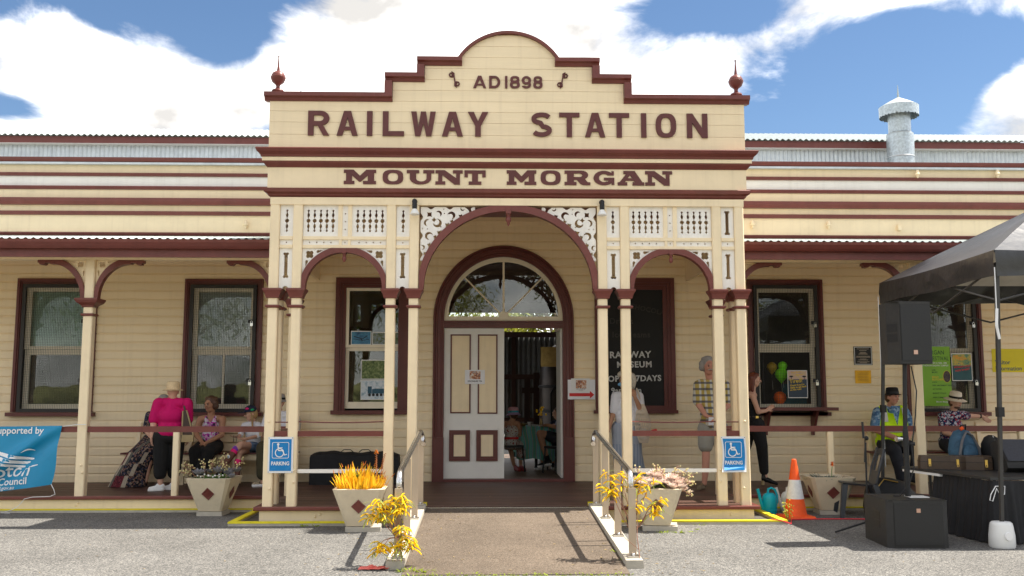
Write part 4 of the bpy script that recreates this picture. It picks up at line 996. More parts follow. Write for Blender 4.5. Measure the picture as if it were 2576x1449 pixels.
# ------------------------------------------------------------------ handrails of the ramp
def handrail(sx, label):
    t = thing('handrail', label, 'handrail', (sx * 1.075, -1.6, .1), 0, 'handrails beside the ramp')
    ox, oy, oz = t.location
    L = lambda x, y, z_: (x - ox, y - oy, z_ - oz)
    x = sx * 1.075
    pts = [(x - sx * .035, -.16, .965), (x - sx * .03, -.115, .985), (x - sx * .02, -.095, 1.03), (x - sx * .01, -.10, 1.075), (x, -.14, 1.106), (x, -.22, 1.112)]
    n = 8
    for i in range(1, n + 1): pts.append((x, -.22 - 2.60 * i / n, 1.112 - .262 * i / n))
    pts += [(x, -2.90, .838), (x, -2.965, .815), (x, -3.0, .77), (x, -3.005, .72), (x - sx * .006, -2.985, .68), (x - sx * .012, -2.95, .662)]
    m = MB(); m.tube([L(*q) for q in pts], .029, 14); m.build('rail', 'steel', t, True)
    for y in (-.10, -1.05, -2.08, -3.06):
        zt = 1.09 if y > -.2 else (1.112 - .1008 * (-.22 - y) - .02 if y > -2.9 else .70)
        zb = .075 + .05 * (y + 3.2)
        m = MB(); m.box(x - .034 - ox, x + .034 - ox, y - .011 - oy, y + .011 - oy, zb - oz, zt - oz); pst = m.build('post', 'rail_post', t)
        m = MB(); m.box(x - .052 - ox, x + .052 - ox, y - .06 - oy, y + .04 - oy, zb + .001 - oz, zb + .012 - oz); m.build('base_plate', 'steel', pst)
        m = MB(); m.ball((x - ox, y - .038 - oy, zb + .022 - oz), .016, 8, 5); m.build('bolt', 'steel', pst, True)
    return t
pm('rail_post', (.52, .42, .32), .42, .12, 5, metal=.55, stretch=(1, 1, .3))
handrail(-1, 'stainless steel ramp handrail standing on the kerb beside the yellow aloe planter')
handrail(1, 'stainless steel ramp handrail standing on the kerb beside the pink succulent planter')

# ------------------------------------------------------------------ planters
pm('soil', (.05, .035, .025), .9, .3, 20)
def frustum(z0, a0_, z1, a1_, ch0, ch1):
    def ring(a, c, z_): return [(-a + c, -a, z_), (a - c, -a, z_), (a, -a + c, z_), (a, a - c, z_), (a - c, a, z_), (-a + c, a, z_), (-a, a - c, z_), (-a, -a + c, z_)]
    return ring(a0_, ch0, z0), ring(a1_, ch1, z1)
def make_planter(label, loc, rz, slab, slab_w=.2, slab_rz=0, slab_off=(0, 0)):
    t = thing('planter', label, 'planter', loc, rz, 'tapered concrete planters')
    zb = .056 if slab else .0
    A, B = frustum(zb + .004, .152, zb + .43, .298, .022, .05)
    C_, D_ = frustum(zb + .43, .288, zb + .434, .255, .045, .04)
    D2, E2 = frustum(zb + .434, .255, zb + .36, .235, .04, .035)
    m = MB(); rings = [A, B, C_, D_, E2]
    for r_ in rings: m.v += r_
    for i in range(len(rings) - 1):
        for k in range(8): m.f.append((8 * i + k, 8 * i + (k + 1) % 8, 8 * i + 8 + (k + 1) % 8, 8 * i + 8 + k))
    m.f.append(tuple(range(7, -1, -1)))
    m.build('bowl', 'planter_paint', t)
    _, S = frustum(0, .24, zb + .385, .24, .03, .035); s2 = MB(); s2.add(S, [tuple(range(8))]); s2.build('soil', 'soil', t)
    if slab:
        m = MB(); m.box(-slab_w, slab_w, -slab_w, slab_w, 0, .054); o = m.build('base_slab', 'concrete', t); o.rotation_euler = (0, 0, slab_rz); o.location = (*slab_off, 0)
    # sunken painted diamonds on the four sides
    sl = math.atan((.298 - .152) / .43); zc = zb + .235; off = .152 + (.235 / .43) * .146
    for k in range(4):
        d_ = MB(); r_ = .088
        P_ = [(0, -r_), (r_ * .97, 0), (0, r_), (-r_ * .97, 0)]
        I_ = [(u * .62, v * .62) for u, v in P_]
        d_.v = [(u, -.004, v) for u, v in P_] + [(u, .010, v) for u, v in I_] 
        d_.f = [(i, (i + 1) % 4, 4 + (i + 1) % 4, 4 + i) for i in range(4)] + [(4, 5, 6, 7)]
        # frame slightly proud of the face so that the sunken centre reads
        d_.v = [(u, -.003, v) for u, v in P_] + [(u * .9, -.010, v * .9) for u, v in P_] + [(u * .62, -.0035, v * .62) for u, v in P_]
        d_.f = [(i, (i + 1) % 4, 4 + (i + 1) % 4, 4 + i) for i in range(4)] + [(4 + i, 4 + (i + 1) % 4, 8 + (i + 1) % 4, 8 + i) for i in range(4)] + [(8, 9, 10, 11)]
        Rm = Matrix.Rotation(k * PI / 2, 4, 'Z') @ Matrix.Translation((0, -off - .002, zc)) @ Matrix.Rotation(sl, 4, 'X')
        d_.xf(Rm); d_.build('diamond', 'maroon', t)
    return t
make_planter('cream planter by the left verandah steps filled with grey rosettes and green leaves', (-3.86, .90, 0), rad(-3), True, .165)
make_planter('cream planter filled with spiky yellow aloe beside the ramp', (-1.735, -.60, 0), rad(1), True, .2, rad(3), (.04, 0))
make_planter('cream planter overflowing with pink grey succulents beside the ramp', (1.735, -.62, 0), rad(-12), True, .2, rad(2), (.03, .02))
make_planter('cream planter with one orange daisy behind the traffic cone', (4.29, .84, 0), rad(-4), True, .165)

# planting
leafmat('rosette_grey', (.30, .30, .33), .2, .1); leafmat('rosette_green', (.14, .26, .07), .3, .2); leafmat('rosette_pink', (.76, .62, .54), .2, .2)
leafmat('aloe_yellow', (.85, .55, .03), .3, .35); leafmat('aloe_tip', (.60, .18, .02), .3, .2); leafmat('silver_leaf', (.17, .20, .16), .3, .2)
leafmat('flower_cream', (.78, .70, .36), .15, .2); leafmat('flower_orange', (.85, .16, .01), .1, .2); leafmat('stem_pink', (.42, .22, .15), .2, .1)
leafmat('wattle_yellow', (1.0, .74, .015), .12, .45); leafmat('wattle_leaf', (.28, .32, .05), .3, .35); leafmat('weed', (.28, .36, .02), .35, .4); leafmat('white_flower', (.8, .8, .78), .05, .2)
def blade(mb, base, dirv_, ln, wd, curl=.3, seg=4, fold=.3):
    """one leaf: a tapering strip with a keel, bending down towards its tip"""
    d = Vector(dirv_).normalized(); up = Vector((0, 0, 1)); s = d.cross(up); s = s.normalized() if s.length > 1e-4 else Vector((1, 0, 0))
    p = Vector(base); o = len(mb.v); n = s.cross(d)
    for i in range(seg + 1):
        t = i / seg; w_ = wd * (math.sin(PI * min(1, .18 + t * .82)) ** .7 if i < seg else 0.02)
        mb.v += [tuple(p - s * w_ / 2), tuple(p - n * wd * fold * (1 - t)), tuple(p + s * w_ / 2)]
        d = (d - up * curl / seg).normalized(); p = p + d * ln / seg; n = s.cross(d)
    for i in range(seg):
        a = o + 3 * i
        mb.f += [(a, a + 1, a + 4, a + 3), (a + 1, a + 2, a + 5, a + 4)]
def rosette(mb, c, r, n=3, tilt=(0, 0)):
    for k in range(n):
        cnt = 6 + 2 * k
        for i in range(cnt):
            an = 2 * PI * (i + .5 * k) / cnt + random.uniform(-.1, .1); el = rad(75 - 55 * k / max(1, n - 1))
            d = (math.cos(an) * math.cos(el) + tilt[0], math.sin(an) * math.cos(el) + tilt[1], math.sin(el))
            blade(mb, (c[0] + .1 * r * math.cos(an), c[1] + .1 * r * math.sin(an), c[2]), d, r * (.55 + .45 * k / max(1, n - 1)), r * .38, -.25, 3, .25)
def flower_stem(stem, fl, base, tip, nf=10, spread=.05, fs=.013):
    b, t = Vector(base), Vector(tip); mid = (b + t) / 2 + Vector((random.uniform(-.02, .02), random.uniform(-.02, .02), .03))
    stem.tube([b, mid, t], [.005, .004, .003], 5)
    for i in range(nf):
        u = random.uniform(.55, 1.05); q = b.lerp(t, u) + Vector((random.uniform(-1, 1), random.uniform(-1, 1), random.uniform(-.6, 1))) * spread
        stem.tube([b.lerp(t, min(1, u)), q], .002, 4, caps=False); fl.ball(tuple(q), fs * random.uniform(.7, 1.1), 6, 4)
random.seed(11)
def plant_thing(name, label, loc): return thing(name, label, 'plant', loc)
# 1 grey rosettes
t = plant_thing('succulent_plant', 'grey blue succulent rosettes with cream flower stems in the left planter', (-3.86, .90, .44))
m = MB(); 
for x, y, z_, r_ in ((-.16, -.17, .10, .11), (.09, -.16, .13, .11), (.21, -.1, .09, .10), (-.04, -.02, .11, .09), (.18, .1, .1, .1), (-.2, .08, .08, .09), (.27, -.18, .06, .08), (.02, .15, .1, .09), (.29, .02, .12, .09)): rosette(m, (x, y, z_), r_, 3, (0, -.35))
m.build('rosette', 'rosette_grey', t)
m = MB()
for i in range(190):
    a, r_ = random.uniform(0, 2 * PI), .24 * math.sqrt(random.random()); blade(m, (r_ * math.cos(a), r_ * math.sin(a), .0), (math.cos(a) * .7, math.sin(a) * .7, random.uniform(.4, 1.2)), random.uniform(.05, .12), .03, .5, 3)
m.build('foliage', 'rosette_green', t)
s_, f_ = MB(), MB()
for b_, tp in (((-.2, -.1, .06), (-.36, -.2, .12)), ((-.2, -.05, .1), (-.33, -.15, .22)), ((-.1, -.1, .1), (-.12, -.15, .25)), ((0, -.1, .1), (.02, -.2, .22)), ((.05, -.05, .12), (.14, -.12, .30)), ((.2, .0, .1), (.40, -.1, .26)), ((.1, -.1, .1), (.2, -.2, .22)), ((-.05, 0, .1), (-.02, -.05, .28)), ((.05, .05, .1), (.12, 0, .33)), ((-.25, 0, .05), (-.38, -.05, .17))): flower_stem(s_, f_, b_, tp, 13, .045, .011)
s_.build('stem', 'stem_pink', t); f_.build('blossom', 'flower_cream', t)
w_ = MB()
for i in range(16): w_.ball((random.uniform(-.18, .18), -.24 + random.uniform(-.02, .03), random.uniform(.02, .1)), .012, 6, 4)
w_.build('small_white_blossom', 'white_flower', t)
# 2 yellow aloe
t = plant_thing('aloe_plant', 'spiky sunburnt yellow aloe filling the planter left of the ramp', (-1.735, -.60, .44))
m, tp_ = MB(), MB()
for i in range(270):
    a, r_ = random.uniform(0, 2 * PI), .25 * math.sqrt(random.random()); x, y = r_ * math.cos(a), r_ * math.sin(a)
    tall = math.exp(-(x + .03) ** 2 / .03)
    ln = random.uniform(.14, .24) + .20 * tall * random.random()
    d = (x * 1.6 + random.uniform(-.35, .35), y * 1.4 + random.uniform(-.35, .35), 1)
    blade(m, (x, y, -.03), d, ln, random.uniform(.024, .042), random.uniform(-.1, .55), 5, .3)
    if i % 5 == 0:
        dv = Vector(d).normalized(); q = Vector((x, y, -.03)) + dv * ln * .95
        tp_.tube([q, q + dv * .05 + Vector((random.uniform(-.02, .02), 0, 0))], [.006, .001], 5)
m.build('leaf_mass', 'aloe_yellow', t); tp_.build('leaf_tip', 'aloe_tip', t)
s_, f_ = MB(), MB()
for bx_, tx, tz in ((.17, .18, .47), (.18, .28, .44)):
    s_.tube([(bx_, -.05, .0), ((bx_ + tx) / 2 + .01, -.06, tz * .55), (tx, -.07, tz)], [.006, .005, .003], 5)
    for i in range(16): u = .6 + .4 * i / 15; f_.tube([(bx_ + (tx - bx_) * u, -.065, tz * u), (bx_ + (tx - bx_) * u + (.014 if i % 2 else -.014), -.07, tz * u - .006)], .004, 5)
for i in range(7): f_.tube([(.18, -.07, .455), (.18 + .025 * math.cos(i), -.07 + .02 * math.sin(i * 2), .44 + .02 * (i % 3))], .007, 5)
s_.build('flower_stalk', 'stem_pink', t); tag(f_.build('flower_buds', 'aloe_tip', t), kind='stuff')
m = MB()
for i in range(26): blade(m, (-.08 + random.uniform(-.05, .05), -.02, .1), (random.uniform(-.6, .6), random.uniform(-.6, .3), 1), random.uniform(.1, .2), .014, .2, 3)
m.build('green_sprig', 'rosette_green', t)
# 3 pink-grey rosettes
t = plant_thing('succulent_plant', 'dense sunlit pinkish succulent spilling over the planter right of the ramp', (1.735, -.62, .44))
m = MB()
for i in range(110):
    a, r_ = random.uniform(0, 2 * PI), .29 * math.sqrt(random.random()); x, y = r_ * math.cos(a), r_ * math.sin(a)
    rosette(m, (x * 1.12 + .02, y - .02, .04 + .20 * random.random() * (1 - r_ / .42)), random.uniform(.06, .10), 3, (x * 1.2, y * 1.2))
for i in range(12): rosette(m, (.26 + random.uniform(0, .12), random.uniform(-.2, .1), random.uniform(-.02, .1)), .06, 2, (.8, -.3))
m.build('rosette', 'rosette_pink', t)
s_, f_ = MB(), MB()
for b_, tp in (((-.2, -.05, .1), (-.25, -.1, .28)), ((-.02, -.05, .12), (-.02, -.1, .30)), ((.1, 0, .12), (.05, -.1, .24)), ((.2, 0, .1), (.24, -.08, .30)), ((.25, -.1, .08), (.40, -.15, .19)), ((.27, -.1, .05), (.42, -.15, .10)), ((.25, -.1, .0), (.36, -.2, -.03)), ((-.25, 0, .1), (-.32, -.1, .18)), ((.2, -.05, .1), (.33, -.1, .24))): flower_stem(s_, f_, b_, tp, 12, .04, .010)
s_.build('stem', 'stem_pink', t); f_.build('blossom', 'flower_cream', t)
m = MB()
for i in range(14): blade(m, (-.06, -.2, .06), (random.uniform(-1, 1), random.uniform(-.8, .1), random.uniform(.1, .9)), .08, .03, .3, 3)
m.build('green_rosette', 'rosette_green', t)
# 4 silver leaves and a daisy
t = plant_thing('daisy_plant', 'low silver leaved plant with a single orange daisy near the plastic chair', (4.29, .84, .44))
m = MB()
for i in range(230):
    a, r_ = random.uniform(0, 2 * PI), .25 * math.sqrt(random.random()); blade(m, (r_ * math.cos(a), r_ * math.sin(a), -.01), (math.cos(a) * .8, math.sin(a) * .8, random.uniform(.3, 1.1)), random.uniform(.06, .13), .018, .4, 3)
m.build('foliage', 'silver_leaf', t)
s_ = MB(); s_.tube([(.02, -.1, 0), (.015, -.11, .10), (.025, -.12, .21)], .005, 5); s_.build('stem', 'rosette_green', t)
m = MB()
for i in range(18): a = 2 * PI * i / 18; blade(m, (.025, -.122, .215), (math.cos(a), -.25, math.sin(a) * .5 + .1), .045, .018, .1, 2, .05)
m.ball((.025, -.13, .217), .012, 8, 4); m.build('daisy', 'flower_orange', t)

# sprays of wattle taped to the lower rail posts
def wattle(label, loc, sx, tips):
    t = thing('wattle_spray', label, 'branch', loc, 0, 'wattle sprays taped to the handrails')
    st, lf, fl = MB(), MB(), MB()
    root = Vector((0, 0, -.18))
    for tx, ty, tz in tips:
        tip = Vector((tx, ty, tz)); mid = root.lerp(tip, .5) + Vector((0, 0, .06))
        pts = [root, root.lerp(mid, .5) + Vector((random.uniform(-.02, .02), 0, 0)), mid, mid.lerp(tip, .6) + Vector((0, 0, .02)), tip]
        st.tube(pts, [.005, .0045, .004, .003, .002], 5)
        for i in range(13):
            u = random.uniform(.45, 1.05); q = mid.lerp(tip, (u - .3) / .75) + Vector((random.uniform(-.03, .03), random.uniform(-.03, .03), random.uniform(-.02, .03)))
            a = random.uniform(0, 2 * PI)
            blade(lf, q, (math.cos(a), math.sin(a), random.uniform(-.3, .6)), random.uniform(.08, .17), .012, random.uniform(.5, 1.4), 4, .1)
            a = random.uniform(0, 2 * PI); d = Vector((math.cos(a), math.sin(a), random.uniform(-.2, .7))).normalized(); pp = [q]; 
            for k in range(4): d = (d - Vector((0, 0, .28))).normalized(); pp.append(pp[-1] + d * random.uniform(.018, .026))
            fl.tube(pp, [.004, .006, .0065, .006, .003], 6)
    st.build('stem', 'stem_pink', t); lf.build('leaf_mass', 'wattle_leaf', t); fl.build('flower_spike', 'wattle_yellow', t, True)
    m = MB(); m.lathe([(.042, -.11), (.046, -.05), (.05, -.03), (.047, .0)], (0, .045, -.02), 12); m.build('clear_tape', 'clear_plastic', t, True)
    return t
random.seed(5)
wattle('bright yellow wattle spray drooping round the foot of the left handrail', (-1.085, -3.12, .45), -1,
       [(-.26, -.02, .10), (-.18, -.06, .17), (-.05, -.05, .20), (.05, -.02, .22), (-.12, -.08, .04), (.02, -.1, .10), (-.30, 0, .02), (.10, -.06, .16), (.09, -.12, -.10), (.13, -.1, -.22), (.05, -.12, -.30), (-.12, -.1, -.30), (.17, -.06, -.26), (.16, -.1, -.3), (-.2, -.1, -.33)])
wattle('bright yellow wattle spray bursting above the foot of the right handrail', (1.085, -2.98, .46), 1,
       [(-.30, .06, .27), (-.23, .05, .37), (-.10, .08, .36), (.12, .06, .36), (.22, .06, .30), (.30, .0, .12), (.26, -.02, .02), (.05, -.08, .12), (-.2, .04, .22)])
m = MB(); random.seed(3)   # the stem that hangs below the right spray
t = thing('fallen_twig', 'bare brown twig leaning against the foot of the right handrail', 'twig', (1.075, -3.13, .12))
m.tube([(.035, 0, .32), (.03, -.01, .15), (.05, -.03, -.04)], .004, 5); m.tube([(.04, -.02, .04), (-.08, -.02, .14), (-.12, -.02, .20)], [.003, .0025, .002], 5); m.build('twig', 'stem_pink', t)

# weeds along the ramp edge and the kerb
def weeds(label, spots, name='weeds'):
    m = MB()
    for x, y, z_, r_, n, h in spots:
        for i in range(n):
            a, q = random.uniform(0, 2 * PI), r_ * math.sqrt(random.random()); blade(m, (x + q * math.cos(a), y + q * math.sin(a) * .6, z_), (math.cos(a) * .8, math.sin(a) * .8, random.uniform(.4, 1.3)), random.uniform(.4, 1) * h, .010, .6, 3, .1)
    o = m.build(name, 'weed'); tag(o, label, 'weeds', kind='stuff'); return o
weeds('yellow green grass tufts growing along the foot of the ramp and kerbs',
      [(-.98 + .06 * i, -3.33 - .012 * i, .0, .06, 34, .07) for i in range(4)] + [(-.9 + .13 * i, -3.52 + random.uniform(-.02, .03), .0, .09, 22, .035) for i in range(15)] + [(.98, -2.6, .05, .04, 18, .06), (.985, -2.95, .03, .03, 14, .06),
       (1.75, -.93, 0, .09, 30, .045), (1.93, -.95, 0, .06, 30, .06), (2.08, -.9, 0, .05, 12, .035), (2.2, -.7, 0, .04, 12, .03), (-2.45, -.30, 0, .05, 16, .05), (-2.3, -.3, 0, .05, 16, .05), (2.3, -.3, 0, .08, 14, .03), (1.16, -2.0, 0, .05, 10, .05), (-1.3, -.32, 0, .05, 16, .06)])
t = thing('weed_plant', 'small yellow flowering weed growing from the kerb before the watering can', 'plant', (3.50, .05, .0))
m = MB(); f_ = MB()
for i in range(5):
    x, y = random.uniform(-.04, .04), random.uniform(-.03, .03); tp = (x * 2, y, random.uniform(.12, .27)); m.tube([(x, y, 0), tp], .003, 4)
    for k in range(9): u = random.uniform(.25, 1); f_.ball((x + (tp[0] - x) * u + random.uniform(-.025, .025), y + random.uniform(-.02, .02), tp[2] * u), (.010, .009, .007), 6, 4)
m.build('stem', 'weed', t); leafmat('weed_yellow', (.70, .68, .16), .2, .3); f_.build('blossom', 'weed_yellow', t)
t = thing('red_rag', 'crumpled faded red cloth scrap lying beside the ramp foot', 'cloth', (-1.27, -3.2, .002))
m = MB(); m.v = [(.13 * u + random.uniform(-.02, .02), .05 * v + random.uniform(-.015, .015), abs(random.gauss(0, .012)) + .004) for u in np.linspace(-1, 1, 7) for v in np.linspace(-1, 1, 5)]
m.f = [(5 * i + j, 5 * i + j + 1, 5 * i + j + 6, 5 * i + j + 5) for i in range(6) for j in range(4)]; pm('rag', (.70, .16, .13), .9, .2, 20); m.build('rag', 'rag', t)

# ------------------------------------------------------------------ things around the right side
pm('cone_orange', (.86, .10, .01), .55, .12, 8, dirt=((.4, .06, .02), .4, 6)); pm('cone_white', (.72, .72, .72), .4, .1, 30)
pm('can_blue', (.0, .42, .56), .4, .05); pm('can_white', (.72, .72, .68), .5, .05)
t = thing('traffic_cone', 'orange traffic cone with white reflective collar', 'cone', (3.70, .40, 0), rad(4))
MB().hexa([(-.20, -.20, 0), (.20, -.20, 0), (.20, .20, 0), (-.20, .20, 0), (-.185, -.185, .03), (.185, -.185, .03), (.185, .185, .03), (-.185, .185, .03)]).build('base', 'cone_orange', t)
rr_ = lambda z_: .145 - (.145 - .03) * (z_ - .03) / .70
MB().lathe([(.15, .03), (rr_(.05), .05), (rr_(.24), .24)], n=26).build('lower_band', 'cone_orange', t, True)
MB().lathe([(rr_(.24) + .002, .24), (rr_(.48) + .002, .48)], n=26).build('reflective_collar', 'cone_white', t, True)
MB().lathe([(rr_(.48), .48), (rr_(.70), .70), (.03, .735), (.024, .74)], n=26).build('upper_band', 'cone_orange', t, True)
def can(label, loc, rz, mat):
    t = thing('watering_can', label, 'watering can', loc, rz, 'watering cans by the verandah edge')
    m = MB(); m.lathe([(.088, 0), (.095, .01), (.095, .20), (.09, .225), (.07, .255), (.045, .27), (.04, .262)], n=22); m.lathe([(.0965, .045), (.0985, .05), (.0965, .055)], n=22); m.build('body', mat, t, True)
    MB().tube([(-.085, 0, .06), (-.12, 0, .15), (-.155, 0, .29), (-.165, 0, .325)], [.026, .022, .02, .022], 10).build('spout', mat, t, True)
    MB().tube([(-.02, 0, .265), (-.015, 0, .32), (.03, 0, .335), (.08, 0, .31), (.11, 0, .24), (.11, 0, .15), (.09, 0, .11)], .015, 8, flat=1.3).build('handle', mat, t, True)
can('turquoise plastic watering can on the ground by the porch corner', (3.49, .82, 0), rad(10), 'can_blue')
can('off white plastic watering can half hidden behind the traffic cone', (3.79, .98, 0), rad(5), 'can_white')
m = MB(); pm('cable_red', (.66, .03, .05), .45, .05); random.seed(2)
m.tube([(3.20, -.20, .055), (3.30, -.28, .05), (3.42, -.29, .01), (3.55, .10, .012), (3.75, .15, .010), (4.0, .17, .010), (4.3, .16, .010), (4.7, .12, .010), (5.2, -.05, .010)], .0075, 6)
tag(m.build('extension_lead', 'cable_red', smooth=True), 'red extension lead running past the traffic cone to the sound gear', 'cable')
# plastic chair
pm('chair_plastic', (.035, .038, .045), .38, .1)
t = thing('plastic_chair', 'dark grey plastic garden chair turned side on beside the planter', 'chair', (4.52, .42, 0), rad(-100))
# local: seat faces -y, back at +y
MB().hexa([(-.21, -.21, .43), (.21, -.21, .43), (.19, .2, .40), (-.19, .2, .40), (-.22, -.22, .455), (.22, -.22, .455), (.2, .21, .42), (-.2, .21, .42)]).build('seat', 'chair_plastic', t)
for x, y, x2, y2 in ((-.19, -.19, -.25, -.25), (.19, -.19, .25, -.25), (-.18, .18, -.23, .30), (.18, .18, .23, .30)):
    s = 1 if x > 0 else -1
    MB().hexa([(x2 - .03, y2 - .025, 0), (x2 + .03, y2 - .025, 0), (x2 + .03, y2 + .025, 0), (x2 - .03, y2 + .025, 0), (x - .045, y - .035, .43), (x + .045, y - .035, .43), (x + .045, y + .035, .43), (x - .045, y + .035, .43)]).build('leg', 'chair_plastic', t)
bk = MB().prism_holes([(-.19, 0), (.19, 0), (.22, .36), (.18, .46), (0, .475), (-.18, .46), (-.22, .36)], [[(-.10, .18), (.10, .18), (.115, .38), (0, .40), (-.115, .38)]], -.012, .012)
bk.xf(Matrix.Translation((0, .19, .42)) @ Matrix.Rotation(rad(-16), 4, 'X')); bk.build('backrest', 'chair_plastic', t)
for s in (-1, 1): MB().tube([(s * .2, .2, .44), (s * .225, .235, .62), (s * .2, .31, .88)], .016, 6).build('side_rib', 'chair_plastic', t)
# microphone stand
t = thing('microphone_stand', 'black tripod microphone stand without microphone beside the subwoofer', 'microphone stand', (4.02, -1.12, 0))
MB().tube([(.01, 0, .1), (.02, 0, .86), (.022, 0, 1.02)], [.011, .011, .012], 8).build('pole', 'black', t, True)
MB().tube([(.02, 0, 1.06), (-.005, -.02, .80)], .008, 8).build('boom', 'black', t, True)
MB().tube([(-.012, -.02, 1.255), (-.005, -.02, 1.07)], .014, 8).build('grip', 'black', t, True)
MB().ball((.03, -.01, 1.07), .026, 10, 6).build('joint', 'black', t, True)
for ax, ay in ((-.33, .1), (.06, -.42), (.30, .15)):
    MB().tube([(.01, 0, .14), (ax, ay, .012)], [.012, .011], 8).build('leg', 'black', t, True)
# subwoofer, pole, loudspeaker
pm('speaker_box', (.028, .027, .026), .65, .15, 20, bump=.3, bscale=150); pm('speaker_grille', (.014, .014, .015), .5, .2, 300)
pm('badge', (.55, .35, .28), .35, .1, metal=.7)
def grille(name, x0, x1, z0, z1, y, parent, pitch=.016):
    g_ = MB().box(x0, x1, y, y + .01, z0, z1); o = g_.build(name, 'speaker_grille', parent)
    return o
def hole_grid(x0, x1, z0, z1, y, parent, step=.012):
    m = MB(); j = 0; z_ = z0
    while z_ < z1:
        x = x0 + (step / 2 if j % 2 else 0)
        while x < x1: m.quad((x - .0035, y, z_), (x, y, z_ - .0035), (x + .0035, y, z_), (x, y, z_ + .0035)); x += step
        z_ += step * .87; j += 1
    o = m.build('perforation', 'grille_hole', parent); tag(o, kind='stuff'); return o
pm('grille_hole', (.05, .05, .052), .4, .1)
t = thing('subwoofer', 'big black subwoofer box standing on the gravel', 'speaker', (4.175, -1.78, 0), rad(-4))
MB().add([(-.31, -.32, 0), (-.25, -.37, 0), (.25, -.37, 0), (.31, -.32, 0), (.31, .36, 0), (-.31, .36, 0), (-.31, -.32, .478), (-.25, -.37, .478), (.25, -.37, .478), (.31, -.32, .478), (.31, .36, .478), (-.31, .36, .478)],
         [(5, 4, 3, 2, 1, 0), (6, 7, 8, 9, 10, 11)] + [(i, (i + 1) % 6, 6 + (i + 1) % 6, 6 + i) for i in range(6)]).build('cabinet', 'speaker_box', t)
grille('grille', -.245, .245, .03, .445, -.378, t); hole_grid(-.235, .24, .04, .44, -.3795, t)
MB().box(-.30, .30, -.3725, .2, .4785, .482).build('top_edge', 'speaker_grille', t)
MB().box(-.02, .02, -.385, -.378, .36, .40).build('badge', 'badge', t)
m = MB(); m.box(-.3125, -.309, -.13, .04, .17, .25); m.box(-.3125, -.309, -.13, .04, .265, .34); m.build('hand_hole', 'black', t)
MB().box(.02, .22, -.11, .06, .4825, .490).build('pole_mount_plate', 'white_plastic', t)
t2 = thing('speaker_pole', 'black pole rising from the subwoofer to the loudspeaker', 'pole', (4.205, -1.80, .49))
MB().tube([(0, 0, 0), (.004, 0, .7)], .029, 12).build('lower_tube', 'black', t2, True); MB().tube([(.004, 0, .7), (.03, 0, 1.40)], .023, 12).build('upper_tube', 'black', t2, True)
MB().tube([(0, 0, .52), (0, 0, .62)], .036, 12).build('collar', 'black', t2, True); MB().tube([(-.05, -.03, .60), (-.12, -.05, .60)], [.02, .03], 8).build('knob', 'steel', t2, True); MB().tube([(.03, -.03, .55), (.08, -.05, .55)], [.012, .02], 8).build('knob', 'black', t2, True)
t = thing('loudspeaker', 'black loudspeaker raised on the pole above the subwoofer', 'speaker', (4.30, -1.70, 1.89), rad(6))
MB().add([(x, y, z_) for z_ in (0, .665) for x, y in ((-.20, .17), (-.215, .0), (-.165, -.19), (.19, -.19), (.215, -.15), (.215, .17))], [(5, 4, 3, 2, 1, 0)[::-1][::-1], (6, 7, 8, 9, 10, 11)] + [(i, (i + 1) % 6, 6 + (i + 1) % 6, 6 + i) for i in range(6)]).build('cabinet', 'speaker_box', t)
grille('grille', -.155, .185, .035, .635, -.197, t); hole_grid(-.148, .18, .04, .63, -.1985, t)
MB().box(-.025, .02, -.204, -.197, .10, .145).build('badge', 'badge', t)
MB().box(-.205, .205, -.188, .1, .6655, .671).build('top_rim', 'speaker_grille', t)
m = MB(); 
for z_ in (.24, .345): m.add([(-.2185, -.01, z_), (-.1785, -.15, z_), (-.1785, -.15, z_ + .085), (-.2185, -.01, z_ + .085)], [(0, 1, 2, 3)])
m.build('hand_hole', 'black', t)
m = MB(); m.tube([(4.34, -1.72, 1.87), (4.36, -1.78, 1.6), (4.31, -1.84, 1.35), (4.25, -1.845, 1.0), (4.26, -1.86, .8), (4.18, -1.9, .62), (4.10, -1.85, .50), (4.05, -1.8, .494)], .007, 6)
tag(m.build('speaker_cable', 'black', smooth=True), 'black cable hanging down along the loudspeaker pole', 'cable')
# marquee
pm('canopy_black', (.030, .030, .034), .36, .2, 2, bump=1.0, bscale=7, spec=.6); pm('canopy_inside', (.58, .55, .48), .8, .1); pm('marquee_steel', (.05, .048, .046), .45, .15, metal=.2)
MQ = thing('marquee', 'black pop up marquee with dark steel legs', 'marquee', (6.62, -.62, 0), 0)
hx, hy, ze, zp = 1.50, 1.49, 3.09, 3.93
def canopy():
    m = MB(); n = 14
    cs = [(-hx, -hy), (hx, -hy), (hx, hy), (-hx, hy)]
    for k in range(4):
        a, b = Vector((*cs[k], ze)), Vector((*cs[(k + 1) % 4], ze)); o = len(m.v)
        for i in range(n + 1):
            for j in range(n + 1):
                u, v = i / n, j / n; q = a.lerp(b, u).lerp(Vector((0, 0, zp)), v)
                sag = -.07 * math.sin(PI * v) * math.sin(PI * u) - .02 * math.sin(PI * u) * (1 - v) + .012 * math.sin(u * 37 + v * 5) * (1 - v) * math.sin(PI * v)
                m.v.append((q.x, q.y, q.z + sag))
        for i in range(n):
            for j in range(n): c = o + i * (n + 1) + j; m.f.append((c, c + n + 1, c + n + 2, c + 1))
    return m
canopy().build('canopy', 'canopy_black', MQ, True)
c2 = canopy(); c2.v = [(x * .985, y * .985, z_ - .02) for x, y, z_ in c2.v]; c2.f = [f[::-1] for f in c2.f]; c2.build('lining', 'canopy_inside', MQ, True)
